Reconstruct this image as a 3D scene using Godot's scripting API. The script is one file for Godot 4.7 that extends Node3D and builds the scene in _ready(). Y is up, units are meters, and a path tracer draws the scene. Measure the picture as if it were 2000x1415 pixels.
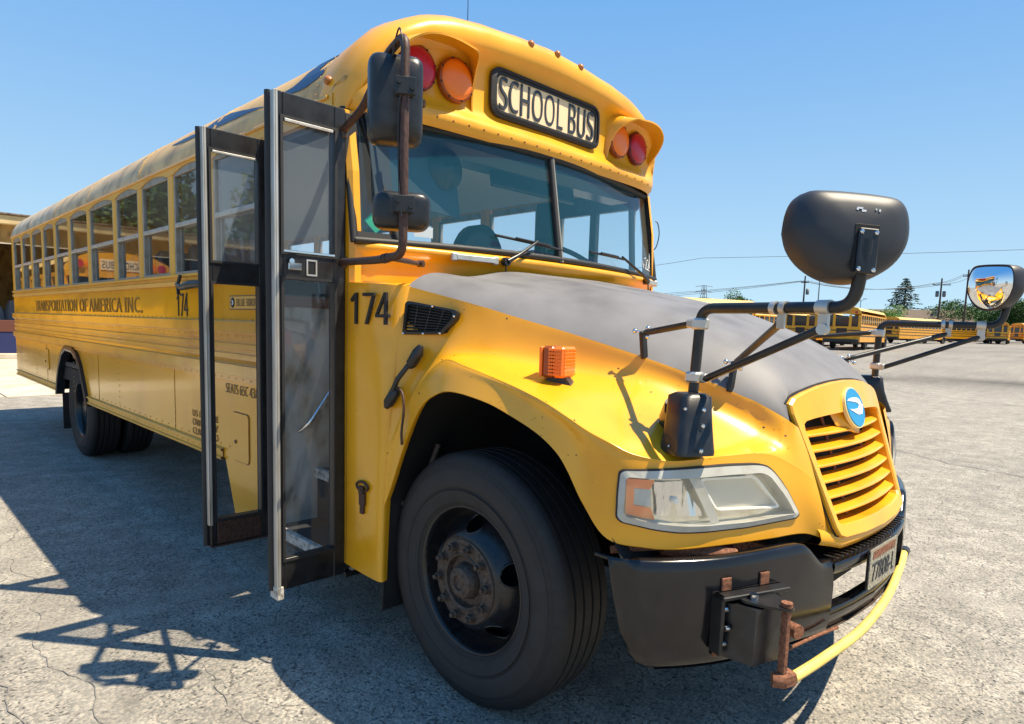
extends Node3D

# ---------------------------------------------------------------- mesh helpers
class MB:
	var st := SurfaceTool.new()
	var n := 0
	func _init():
		st.begin(Mesh.PRIMITIVE_TRIANGLES)
		st.set_smooth_group(-1)
	func smooth():
		n += 1
		st.set_smooth_group(n)
	func flat():
		st.set_smooth_group(-1)
	func tri(a: Vector3, b: Vector3, c: Vector3):
		st.add_vertex(a); st.add_vertex(b); st.add_vertex(c)
	func quad(a: Vector3, b: Vector3, c: Vector3, d: Vector3):
		tri(a, b, c); tri(a, c, d)
	# grid of rows of points; smooth
	func grid(rows: Array, soft := true):
		if soft: smooth()
		else: flat()
		for i in rows.size() - 1:
			var p = rows[i]; var q = rows[i + 1]
			for j in p.size() - 1:
				quad(p[j], p[j + 1], q[j + 1], q[j])
		flat()
	# box with small chamfers
	func box(c: Vector3, s: Vector3, b := Basis(), ch := 0.0):
		flat()
		var h := s * 0.5
		var k := minf(ch, minf(h.x, minf(h.y, h.z)) * 0.49)
		if k <= 0.0:
			var v := []
			for i in 8:
				v.append(c + b * Vector3(h.x if i & 1 else -h.x, h.y if i & 2 else -h.y, h.z if i & 4 else -h.z))
			quad(v[0], v[2], v[3], v[1]); quad(v[4], v[5], v[7], v[6])
			quad(v[0], v[1], v[5], v[4]); quad(v[2], v[6], v[7], v[3])
			quad(v[0], v[4], v[6], v[2]); quad(v[1], v[3], v[7], v[5])
			return
		var P := func(sx: int, sy: int, sz: int, ax: int) -> Vector3:
			var q := Vector3(sx * (h.x if ax == 0 else h.x - k), sy * (h.y if ax == 1 else h.y - k), sz * (h.z if ax == 2 else h.z - k))
			return c + b * q
		for s1 in [-1, 1]:
			quad(P.call(s1, -1, -1, 0), P.call(s1, 1, -1, 0), P.call(s1, 1, 1, 0), P.call(s1, -1, 1, 0))
			quad(P.call(-1, s1, -1, 1), P.call(1, s1, -1, 1), P.call(1, s1, 1, 1), P.call(-1, s1, 1, 1))
			quad(P.call(-1, -1, s1, 2), P.call(1, -1, s1, 2), P.call(1, 1, s1, 2), P.call(-1, 1, s1, 2))
			for s2 in [-1, 1]:
				quad(P.call(s1, s2, -1, 0), P.call(s1, s2, 1, 0), P.call(s1, s2, 1, 1), P.call(s1, s2, -1, 1))
				quad(P.call(s1, -1, s2, 0), P.call(s1, 1, s2, 0), P.call(s1, 1, s2, 2), P.call(s1, -1, s2, 2))
				quad(P.call(-1, s1, s2, 1), P.call(1, s1, s2, 1), P.call(1, s1, s2, 2), P.call(-1, s1, s2, 2))
				for s3 in [-1, 1]:
					tri(P.call(s1, s2, s3, 0), P.call(s1, s2, s3, 1), P.call(s1, s2, s3, 2))
	func span(a: Vector3, b: Vector3, ch := 0.0):
		box((a + b) * 0.5, (b - a).abs(), Basis(), ch)
	# round tube along points; radius may be an array
	func tube(pts: Array, r, sides := 10, caps := true):
		smooth()
		var rings := []
		var t0: Vector3 = (pts[1] - pts[0]).normalized()
		var up := Vector3.UP if absf(t0.y) < 0.9 else Vector3.RIGHT
		var nx := t0.cross(up).normalized()
		for i in pts.size():
			var t: Vector3
			if i == 0: t = t0
			elif i == pts.size() - 1: t = (pts[i] - pts[i - 1]).normalized()
			else: t = ((pts[i + 1] - pts[i]).normalized() + (pts[i] - pts[i - 1]).normalized()).normalized()
			nx = (nx - t * nx.dot(t)).normalized()
			var ny := t.cross(nx)
			var rr: float = r[i] if r is Array else r
			var ring := []
			for k in sides + 1:
				var a := TAU * (k % sides) / sides
				ring.append(pts[i] + (nx * cos(a) + ny * sin(a)) * rr)
			rings.append(ring)
		for i in rings.size() - 1:
			for k in sides:
				quad(rings[i][k], rings[i][k + 1], rings[i + 1][k + 1], rings[i + 1][k])
		flat()
		if caps:
			for e in [0, rings.size() - 1]:
				for k in sides:
					tri(pts[e], rings[e][k], rings[e][k + 1])
	# profile [(along axis, radius)] turned round the axis z of xf
	func lathe(prof: Array, xf: Transform3D, sides := 32, soft := true):
		var rings := []
		for p in prof:
			var ring := []
			for k in sides + 1:
				var a := TAU * (k % sides) / sides
				ring.append(xf * Vector3(cos(a) * p.y, sin(a) * p.y, p.x))
			rings.append(ring)
		for i in rings.size() - 1:
			if not soft: flat()
			elif i == 0 or soft: 
				if i == 0: smooth()
			for k in sides:
				if prof[i].y < 1e-6: tri(rings[i][k], rings[i + 1][k + 1], rings[i + 1][k])
				elif prof[i + 1].y < 1e-6: tri(rings[i][k], rings[i][k + 1], rings[i + 1][k])
				else: quad(rings[i][k], rings[i][k + 1], rings[i + 1][k + 1], rings[i + 1][k])
		flat()
	# sharp-edged lathe: each band gets its own smooth group
	func turned(prof: Array, xf: Transform3D, sides := 32):
		for i in prof.size() - 1:
			lathe([prof[i], prof[i + 1]], xf, sides)
	# polygon in the xy plane of xf, extruded along z by d
	func prism(poly: PackedVector2Array, d: float, xf := Transform3D()):
		flat()
		var idx := Geometry2D.triangulate_polygon(poly)
		for i in range(0, idx.size(), 3):
			var a := poly[idx[i]]; var b := poly[idx[i + 1]]; var c := poly[idx[i + 2]]
			tri(xf * Vector3(a.x, a.y, d), xf * Vector3(b.x, b.y, d), xf * Vector3(c.x, c.y, d))
			tri(xf * Vector3(a.x, a.y, 0), xf * Vector3(c.x, c.y, 0), xf * Vector3(b.x, b.y, 0))
		for i in poly.size():
			var a := poly[i]; var b := poly[(i + 1) % poly.size()]
			quad(xf * Vector3(a.x, a.y, 0), xf * Vector3(b.x, b.y, 0), xf * Vector3(b.x, b.y, d), xf * Vector3(a.x, a.y, d))
	# two closed loops of the same length
	func ring(a: Array, b: Array, soft := false):
		if soft: smooth()
		else: flat()
		for i in a.size():
			var j := (i + 1) % a.size()
			quad(a[i], a[j], b[j], b[i])
		flat()
	# polygon laid on a surface map(Vector2) -> Vector3, cut in strips across its first axis
	func wrap(poly: PackedVector2Array, map: Callable, step := 0.05, along_y := false):
		var lo := poly[0]; var hi := poly[0]
		for p in poly: lo = lo.min(p); hi = hi.max(p)
		var a0 := lo.y if along_y else lo.x
		var a1 := hi.y if along_y else hi.x
		var k := int(ceil((a1 - a0) / step))
		smooth()
		for i in k:
			var c0 := a0 + (a1 - a0) * i / k; var c1 := a0 + (a1 - a0) * (i + 1) / k
			var cut: PackedVector2Array
			if along_y: cut = PackedVector2Array([Vector2(lo.x - 1, c0), Vector2(hi.x + 1, c0), Vector2(hi.x + 1, c1), Vector2(lo.x - 1, c1)])
			else: cut = PackedVector2Array([Vector2(c0, lo.y - 1), Vector2(c1, lo.y - 1), Vector2(c1, hi.y + 1), Vector2(c0, hi.y + 1)])
			for q in Geometry2D.intersect_polygons(poly, cut):
				var idx := Geometry2D.triangulate_polygon(q)
				for j in range(0, idx.size(), 3):
					tri(map.call(q[idx[j]]), map.call(q[idx[j + 1]]), map.call(q[idx[j + 2]]))
		flat()
	func done() -> ArrayMesh:
		st.generate_normals()
		return st.commit()

func V2(a: Array) -> PackedVector2Array:
	var r := PackedVector2Array()
	for i in range(0, a.size(), 2): r.append(Vector2(a[i], a[i + 1]))
	return r

func obj(called: String, mb, mat: Material, parent: Node = self) -> MeshInstance3D:
	var o := MeshInstance3D.new()
	o.name = called
	o.mesh = mb.done() if mb is MB else mb
	o.material_override = mat
	parent.add_child(o, true)
	return o

func stuff(o: Node) -> Node:
	o.set_meta("kind", "stuff")
	return o

func thing(called: String, label: String, category: String, at := Vector3.ZERO, group := "") -> Node3D:
	var o := Node3D.new()
	o.name = called
	add_child(o, true)
	o.position = at
	tag(o, label, category, group)
	return o

func tag(o: Node, label: String, category: String, group := "") -> Node:
	o.set_meta("label", label)
	o.set_meta("category", category)
	if group: o.set_meta("group", group)
	return o

func structure(called: String, mb, mat: Material) -> MeshInstance3D:
	var o := obj(called, mb, mat)
	o.set_meta("kind", "structure")
	return o

func text(called: String, words: String, mat: Material, parent: Node, xf: Transform3D, height: float, width := 0.0, depth := 0.004, weight := 400) -> MeshInstance3D:
	var f := SystemFont.new()
	f.font_names = PackedStringArray(["Droid Sans"])
	f.font_weight = weight
	var t := TextMesh.new()
	t.text = words
	t.font = f
	t.font_size = 64
	t.pixel_size = height / 46.0
	t.curve_step = 1.0
	t.depth = depth
	var o := obj(called, t, mat, parent)
	var w := t.get_aabb().size
	var sx := (width / w.x) if width > 0.0 else 1.0
	var sy := height / w.y
	o.transform = xf * Transform3D(Basis.from_scale(Vector3(sx, sy, 1)), -Vector3(t.get_aabb().get_center().x * sx, t.get_aabb().get_center().y * sy, 0))
	return o

func cat(p0: Vector3, p1: Vector3, p2: Vector3, p3: Vector3, t: float) -> Vector3:
	return 0.5 * ((2.0 * p1) + (p2 - p0) * t + (2.0 * p0 - 5.0 * p1 + 4.0 * p2 - p3) * t * t + (3.0 * p1 - p0 - 3.0 * p2 + p3) * t * t * t)

func curve(c: Array, n: int) -> Array:
	var r := []
	for i in c.size() - 1:
		for k in n:
			r.append(cat(c[maxi(i - 1, 0)], c[i], c[i + 1], c[mini(i + 2, c.size() - 1)], float(k) / n))
	r.append(c[-1])
	return r

# smooth surface through a net of control rows
func surf(rows: Array, nu: int, nv: int) -> Array:
	var fine := []
	for r in rows: fine.append(curve(r, nu))
	var out := []
	for j in fine[0].size():
		var c := []
		for i in fine.size(): c.append(fine[i][j])
		out.append(curve(c, nv))
	return out

func mirrored(rows: Array) -> Array:
	var out := []
	for r in rows:
		var q := []
		for p in r: q.append(Vector3(p.x, p.y, -p.z))
		out.append(q)
	return out

# points rounded at the corners of a polyline
func bent(pts: Array, r: float, n := 5) -> Array:
	var out := [pts[0]]
	for i in range(1, pts.size() - 1):
		var a: Vector3 = pts[i] + (pts[i - 1] - pts[i]).normalized() * r
		var b: Vector3 = pts[i] + (pts[i + 1] - pts[i]).normalized() * r
		for k in n + 1:
			var t := float(k) / n
			out.append(a.lerp(pts[i], t).lerp(pts[i].lerp(b, t), t))
	out.append(pts[-1])
	return out

func rounded(poly: PackedVector2Array, r: float, n := 4) -> PackedVector2Array:
	var out := PackedVector2Array()
	for i in poly.size():
		var p := poly[i]
		var q := poly[(i - 1 + poly.size()) % poly.size()]
		var s := poly[(i + 1) % poly.size()]
		var ra := minf(r, minf(p.distance_to(q), p.distance_to(s)) * 0.45)
		var a := p + (q - p).normalized() * ra
		var b := p + (s - p).normalized() * ra
		for k in n + 1:
			var t := float(k) / n
			out.append(a.lerp(p, t).lerp(p.lerp(b, t), t))
	return out

func rect2(x0: float, y0: float, x1: float, y1: float) -> PackedVector2Array:
	return PackedVector2Array([Vector2(x0, y0), Vector2(x1, y0), Vector2(x1, y1), Vector2(x0, y1)])

# ---------------------------------------------------------------- materials
var M := {}

func noise_tex(freq: float, seed_: int, stops: Array, octaves := 4, size := 512, stretch := 1.0) -> NoiseTexture2D:
	var f := FastNoiseLite.new()
	f.seed = seed_
	f.frequency = freq
	f.noise_type = FastNoiseLite.TYPE_SIMPLEX_SMOOTH
	f.fractal_octaves = octaves
	var g := Gradient.new()
	var offs := PackedFloat32Array(); var cols := PackedColorArray()
	for s in stops:
		offs.append(s[0]); cols.append(s[1])
	g.offsets = offs; g.colors = cols
	var t := NoiseTexture2D.new()
	t.width = size; t.height = size
	t.seamless = true
	t.noise = f
	t.color_ramp = g
	return t

func mat(name_: String, c: Color, rough := 0.6, metal := 0.0, coat := 0.0) -> StandardMaterial3D:
	var m := StandardMaterial3D.new()
	m.resource_name = name_
	m.albedo_color = c.linear_to_srgb()
	m.roughness = rough
	m.metallic = metal
	if coat > 0.0:
		m.clearcoat_enabled = true
		m.clearcoat = coat
		m.clearcoat_roughness = 0.12
	M[name_] = m
	return m

func worn(m: StandardMaterial3D, t: Texture2D, scale: Vector3, world := true):
	m.albedo_texture = t
	m.uv1_triplanar = true
	m.uv1_world_triplanar = world
	m.uv1_scale = scale
	return m

func bumpy(m: StandardMaterial3D, freq: float, seed_: int, amount: float, oct := 3):
	var f := FastNoiseLite.new()
	f.seed = seed_; f.frequency = freq
	f.fractal_octaves = oct
	var t := NoiseTexture2D.new()
	t.width = 512; t.height = 512; t.seamless = true; t.noise = f
	t.as_normal_map = true
	t.bump_strength = amount
	m.normal_enabled = true
	m.normal_texture = t
	return m

func glass(name_: String, c: Color, alpha: float, rough := 0.02):
	var m := mat(name_, c, rough)
	m.transparency = BaseMaterial3D.TRANSPARENCY_ALPHA
	m.albedo_color.a = alpha
	return m

func make_materials():
	var soft := noise_tex(0.006, 11, [[0.0, Color(0.86, 0.82, 0.76)], [0.45, Color(0.97, 0.96, 0.93)], [1.0, Color(1, 1, 1)]], 5)
	var dirty := noise_tex(0.012, 23, [[0.0, Color(0.55, 0.5, 0.42)], [0.32, Color(0.86, 0.83, 0.78)], [0.6, Color(0.97, 0.96, 0.94)], [1.0, Color(1, 1, 1)]], 6)
	var grime := noise_tex(0.02, 31, [[0.0, Color(0.45, 0.42, 0.4)], [0.5, Color(0.85, 0.84, 0.82)], [1.0, Color(1, 1, 1)]], 5)
	var y := Color(0.88, 0.408, 0.012)
	worn(mat("yellow", y, 0.3, 0.0, 0.7), soft, Vector3(0.5, 0.5, 0.5))
	M.yellow.roughness = 0.42
	M.yellow.clearcoat = 0.35
	bumpy(M.yellow, 0.008, 3, 0.10, 3)
	M.yellow.roughness_texture = noise_tex(0.02, 87, [[0.0, Color(0.55, 0.55, 0.55)], [0.5, Color(0.8, 0.8, 0.8)], [1.0, Color(1, 1, 1)]], 5)
	worn(mat("yellow_side", y, 0.2, 0.0, 0.35), soft, Vector3(0.3, 0.16, 0.3))
	M.yellow_side.clearcoat_roughness = 0.06
	M.yellow_side.metallic_specular = 0.32
	bumpy(M.yellow_side, 0.006, 5, 0.3, 2)
	worn(mat("yellow_dull", Color(0.78, 0.42, 0.06), 0.45), soft, Vector3(0.45, 0.25, 0.45))
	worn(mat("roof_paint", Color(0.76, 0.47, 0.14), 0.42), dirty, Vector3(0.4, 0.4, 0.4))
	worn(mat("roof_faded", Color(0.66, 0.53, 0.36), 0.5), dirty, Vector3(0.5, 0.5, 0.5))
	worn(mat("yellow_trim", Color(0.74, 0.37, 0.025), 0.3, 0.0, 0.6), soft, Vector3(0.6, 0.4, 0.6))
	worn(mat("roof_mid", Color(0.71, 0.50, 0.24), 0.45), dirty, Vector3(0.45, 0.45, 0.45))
	worn(mat("hood_grey", Color(0.172, 0.171, 0.182), 0.58), noise_tex(0.009, 71, [[0.0, Color(0.72, 0.72, 0.73)], [0.4, Color(0.9, 0.9, 0.9)], [0.75, Color(1, 1, 1)], [1.0, Color(0.94, 0.92, 0.9)]], 6), Vector3(0.7, 0.7, 0.7))
	worn(mat("black", Color(0.018, 0.018, 0.02), 0.38), grime, Vector3(1, 1, 1))
	worn(mat("black_plastic", Color(0.02, 0.022, 0.027), 0.34), grime, Vector3(1.3, 1.3, 1.3))
	bumpy(M.black_plastic, 0.2, 8, 0.12, 2)
	worn(mat("bumper", Color(0.045, 0.0445, 0.05), 0.24), noise_tex(0.011, 57, [[0.0, Color(0.3, 0.28, 0.27)], [0.35, Color(0.40, 0.40, 0.42)], [0.62, Color(0.44, 0.45, 0.48)], [0.80, Color(0.52, 0.52, 0.55)], [0.9, Color(0.75, 0.74, 0.74)], [1.0, Color(1, 0.98, 0.95)]], 6), Vector3(0.9, 0.5, 0.9))
	M.bumper.roughness_texture = noise_tex(0.02, 88, [[0.0, Color(0.45, 0.45, 0.45)], [0.55, Color(0.7, 0.7, 0.7)], [1.0, Color(1, 1, 1)]], 5)
	worn(mat("tyre_dust", Color(0.030, 0.0275, 0.027), 0.8), soft, Vector3(2.5, 2.5, 2.5))
	mat("mirror_shell", Color(0.022, 0.024, 0.03), 0.5)
	mat("lamp_panel", Color(0.50, 0.48, 0.41), 0.3)
	mat("lamp_trim", Color(0.82, 0.82, 0.76), 0.3)
	mat("dark", Color(0.006, 0.006, 0.007), 0.8)
	mat("rubber_seal", Color(0.014, 0.014, 0.015), 0.6)
	worn(mat("tyre", Color(0.019, 0.0185, 0.0195), 0.68), noise_tex(0.03, 91, [[0.0, Color(0.7, 0.66, 0.62)], [1.0, Color(1.0, 1.0, 1.0)]], 5), Vector3(1.5, 1.5, 1.5))
	worn(mat("rim", Color(0.018, 0.019, 0.023), 0.26), grime, Vector3(3, 3, 3))
	worn(mat("hub", Color(0.115, 0.085, 0.070), 0.62, 0.25), grime, Vector3(5, 5, 5))
	worn(mat("rust", Color(0.30, 0.15, 0.085), 0.85), noise_tex(0.03, 41, [[0.0, Color(0.35, 0.3, 0.3)], [0.5, Color(0.85, 0.75, 0.7)], [1.0, Color(1, 1, 1)]], 5), Vector3(4, 4, 4))
	worn(mat("rusty_tube", Color(0.09, 0.047, 0.032), 0.55), noise_tex(0.03, 43, [[0.0, Color(0.35, 0.3, 0.3)], [0.5, Color(0.85, 0.75, 0.7)], [1.0, Color(1, 1, 1)]], 5), Vector3(5, 2, 5))
	worn(mat("aluminium", Color(0.56, 0.56, 0.56), 0.45, 0.7), soft, Vector3(3, 1, 3))
	worn(mat("window_frame", Color(0.36, 0.34, 0.31), 0.5, 0.4), soft, Vector3(2, 2, 2))
	mat("chrome", Color(0.75, 0.75, 0.75), 0.15, 1.0)
	mat("mirror_face", Color(0.85, 0.86, 0.88), 0.02, 1.0)
	worn(mat("white_grime", Color(0.66, 0.64, 0.60), 0.6), grime, Vector3(2, 2, 2))
	worn(mat("step_wall", Color(0.50, 0.49, 0.47), 0.6), dirty, Vector3(0.7, 0.4, 0.7))
	mat("visor_smoke", Color(0.035, 0.05, 0.06), 0.3)
	mat("lining", Color(0.62, 0.67, 0.68), 0.6)
	mat("floor_rubber", Color(0.03, 0.03, 0.032), 0.7)
	mat("seat_vinyl", Color(0.02, 0.035, 0.045), 0.45)
	mat("red_lens", Color(0.46, 0.004, 0.028), 0.28, 0.0, 0.2)
	mat("red_rim", Color(0.16, 0.004, 0.01), 0.3)
	mat("amber_lens", Color(0.88, 0.19, 0.006), 0.32, 0.0, 0.2)
	mat("amber_rim", Color(0.30, 0.06, 0.006), 0.35)
	mat("amber_side", Color(0.92, 0.22, 0.02), 0.3)
	mat("marker_lens", Color(0.42, 0.15, 0.03), 0.35)
	worn(mat("lamp_bezel", Color(0.50, 0.50, 0.47), 0.45), soft, Vector3(3, 3, 3))
	worn(mat("reflector", Color(0.78, 0.77, 0.70), 0.2, 0.85), soft, Vector3(4, 4, 4))
	glass("lamp_lens", Color(0.84, 0.80, 0.62), 0.13, 0.03)
	glass("window_glass", Color(0.05, 0.07, 0.075), 0.22)
	glass("far_window_glass", Color(0.1, 0.25, 0.28), 0.06)
	glass("windscreen_glass", Color(0.02, 0.17, 0.24), 0.17)
	glass("door_glass", Color(0.30, 0.36, 0.43), 0.20)
	M.door_glass.metallic_specular = 0.7
	glass("door_glass_low", Color(0.2, 0.22, 0.24), 0.09)
	mat("sign_face", Color(0.80, 0.60, 0.36), 0.75)
	mat("sign_ink", Color(0.025, 0.032, 0.045), 0.5)
	mat("ink", Color(0.014, 0.012, 0.012), 0.6)
	mat("faded_ink", Color(0.17, 0.085, 0.02), 0.6)
	mat("ghost_ink", Color(0.25, 0.125, 0.02), 0.4)
	mat("navy", Color(0.008, 0.022, 0.075), 0.35)
	mat("badge_blue", Color(0.006, 0.22, 0.46), 0.3)
	mat("badge_white", Color(0.78, 0.8, 0.82), 0.4)
	mat("badge_rim", Color(0.70, 0.62, 0.30), 0.4)
	worn(mat("plate_face", Color(0.42, 0.40, 0.32), 0.5), grime, Vector3(6, 6, 6))
	worn(mat("arm_yellow", Color(0.82, 0.62, 0.16), 0.5), soft, Vector3(3, 3, 3))
	mat("sticker_green", Color(0.05, 0.50, 0.26), 0.5)
	mat("chalk", Color(0.8, 0.82, 0.82), 0.9)
	mat("blue_tape", Color(0.08, 0.25, 0.5), 0.5)
	# places far off
	worn(mat("far_yellow", Color(0.80, 0.37, 0.018), 0.35), soft, Vector3(0.5, 0.5, 0.5))
	worn(mat("far_roof", Color(0.74, 0.50, 0.16), 0.5), soft, Vector3(0.3, 0.3, 0.3))
	mat("far_glass", Color(0.03, 0.035, 0.04), 0.08)
	mat("far_black", Color(0.02, 0.02, 0.02), 0.6)
	worn(mat("fascia", Color(0.56, 0.44, 0.24), 0.8), soft, Vector3(0.3, 0.3, 0.3))
	worn(mat("stucco", Color(0.36, 0.22, 0.065), 0.85), dirty, Vector3(0.4, 0.2, 0.4))
	worn(mat("concrete_pale", Color(0.52, 0.48, 0.41), 0.85), soft, Vector3(0.4, 0.4, 0.4))
	worn(mat("shop_brown", Color(0.17, 0.11, 0.075), 0.85), soft, Vector3(0.3, 0.3, 0.3))
	worn(mat("roof_shingle", Color(0.20, 0.15, 0.115), 0.9), grime, Vector3(0.5, 0.5, 0.5))
	worn(mat("pole_wood", Color(0.10, 0.075, 0.06), 0.9), grime, Vector3(1, 0.2, 1))
	mat("steel_grey", Color(0.14, 0.15, 0.16), 0.6, 0.3)
	mat("wire", Color(0.05, 0.05, 0.055), 0.7)
	worn(mat("bark", Color(0.07, 0.05, 0.036), 0.9), grime, Vector3(2, 0.6, 2))
	for a in [["leaf_green", Color(0.045, 0.115, 0.018)], ["leaf_bright", Color(0.12, 0.23, 0.025)], ["leaf_dark", Color(0.018, 0.05, 0.024)]]:
		var lm := mat(a[0], Color(1, 1, 1), 0.6)
		lm.albedo_color = Color(1, 1, 1)
		lm.vertex_color_use_as_albedo = true
		lm.backlight_enabled = true
		lm.backlight = Color(a[1].r * 0.8, a[1].g * 0.8, a[1].b * 0.6)
		lm.set_meta("tone", a[1])
	mat("blue_wall", Color(0.006, 0.014, 0.085), 0.7)
	mat("red_brown", Color(0.10, 0.03, 0.02), 0.8)
	mat("cloth_grey", Color(0.16, 0.165, 0.18), 0.8)

# ---------------------------------------------------------------- scene
func _ready():
	var cam := Camera3D.new()
	cam.name = "camera"
	add_child(cam)
	var fwd := Vector3(-0.70400875, -0.1077238, -0.70197384)
	var rgt := Vector3(0.70338806, 0.03072298, -0.71014177)
	cam.transform = Transform3D(Basis(rgt, rgt.cross(fwd).normalized(), -fwd).orthonormalized(), Vector3(1.90654613, 1.52517831, 2.80714283))
	# the photograph is a crop of a wider frame: its lens axis lies a little below its middle
	cam.set_frustum(0.05 * 1415.0 / 1283.1, Vector2(0, 0.05 * 71.4 / 1283.1), 0.05, 2500.0)
	cam.current = true
	var we := WorldEnvironment.new()
	we.name = "world_environment"
	var env := Environment.new()
	env.background_mode = Environment.BG_SKY
	var sky := Sky.new()
	var sm := ProceduralSkyMaterial.new()
	sm.sky_top_color = Color(0.25, 0.475, 0.70)
	sm.sky_horizon_color = Color(0.62, 0.725, 0.77)
	sm.sky_curve = 0.2
	sm.sky_energy_multiplier = 1.0
	sm.ground_horizon_color = Color(0.62, 0.62, 0.60)
	sm.ground_bottom_color = Color(0.5, 0.49, 0.47)
	sky.sky_material = sm
	env.sky = sky
	env.tonemap_mode = Environment.TONE_MAPPER_LINEAR
	env.tonemap_exposure = 1.85
	env.sdfgi_enabled = true
	env.ssao_enabled = true
	env.ssil_enabled = true
	we.environment = env
	add_child(we)
	var sun := DirectionalLight3D.new()
	sun.name = "sun"
	sun.light_color = Color(1.0, 0.94, 0.83)
	sun.light_energy = 1.6
	sun.light_angular_distance = 0.5
	sun.shadow_enabled = true
	add_child(sun)
	sun.look_at_from_position(Vector3.ZERO, Vector3(-0.405, -1.0, 0.319), Vector3.UP)

	make_materials()
	build_ground()
	build_garage()
	build_bus()
	build_background()

# ---------------------------------------------------------------- ground
func land(x: float, z: float) -> float:
	var d := -z
	var h := 0.0145 * (clampf(d - 4.0, 0.0, 56.0)) + 0.0095 * clampf(d - 60.0, 0.0, 140.0)
	return h

func ground_material() -> StandardMaterial3D:
	# four metres of old lot: packed grains, pits, and patches of fine map cracking
	var n := 2048
	var grain := func(seed_: int, freq: float, what: int) -> PackedByteArray:
		var f := FastNoiseLite.new()
		f.seed = seed_
		f.noise_type = FastNoiseLite.TYPE_CELLULAR
		f.cellular_return_type = what
		f.frequency = freq
		f.fractal_type = FastNoiseLite.FRACTAL_NONE
		if freq < 0.05:
			f.domain_warp_enabled = true
			f.domain_warp_amplitude = 26.0
			f.domain_warp_frequency = 0.03
		var im := f.get_seamless_image(n, n)
		im.convert(Image.FORMAT_L8)
		return im.get_data()
	var soft := FastNoiseLite.new()
	soft.seed = 9; soft.frequency = 0.006; soft.fractal_octaves = 6
	var c := soft.get_seamless_image(n, n)
	c.convert(Image.FORMAT_L8)
	var da: PackedByteArray = grain.call(3, 0.19, FastNoiseLite.RETURN_CELL_VALUE)
	var db: PackedByteArray = grain.call(3, 0.19, FastNoiseLite.RETURN_DISTANCE)
	var dk: PackedByteArray = grain.call(21, 0.016, FastNoiseLite.RETURN_DISTANCE2_SUB)
	var dc := c.get_data()
	var rgb := PackedByteArray(); rgb.resize(n * n * 3)
	var hgt := PackedByteArray(); hgt.resize(n * n)
	for i in n * n:
		var v := da[i] / 255.0
		var d := db[i] / 255.0
		var s := dc[i] / 255.0
		var l := (0.72 + 0.28 * v) * (0.80 + 0.28 * s)
		if d > 0.66: l *= 0.90
		if v < 0.04: l *= 0.7
		var h := (1.0 - d) * 0.7 + v * 0.3
		if dk[i] < 9 and s > 0.47:
			l *= 0.62 + 0.04 * dk[i]
			h *= 0.5
		rgb[i * 3] = int(minf(l * (0.985 + 0.03 * v), 1.0) * 255.0)
		rgb[i * 3 + 1] = int(minf(l * 0.985, 1.0) * 255.0)
		rgb[i * 3 + 2] = int(minf(l * (0.965 - 0.03 * v), 1.0) * 255.0)
		hgt[i] = int(h * 255.0)
	var img := Image.create_from_data(n, n, false, Image.FORMAT_RGB8, rgb)
	var bump := Image.create_from_data(n, n, false, Image.FORMAT_L8, hgt)
	bump.convert(Image.FORMAT_RGBA8)
	bump.bump_map_to_normal_map(2.4)
	var m := mat("asphalt", Color(0.45, 0.432, 0.405), 0.9)
	worn(m, ImageTexture.create_from_image(img), Vector3(0.25, 0.25, 0.25))
	m.normal_enabled = true
	m.normal_texture = ImageTexture.create_from_image(bump)
	m.normal_scale = 0.9
	m.vertex_color_use_as_albedo = true
	return m

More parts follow.
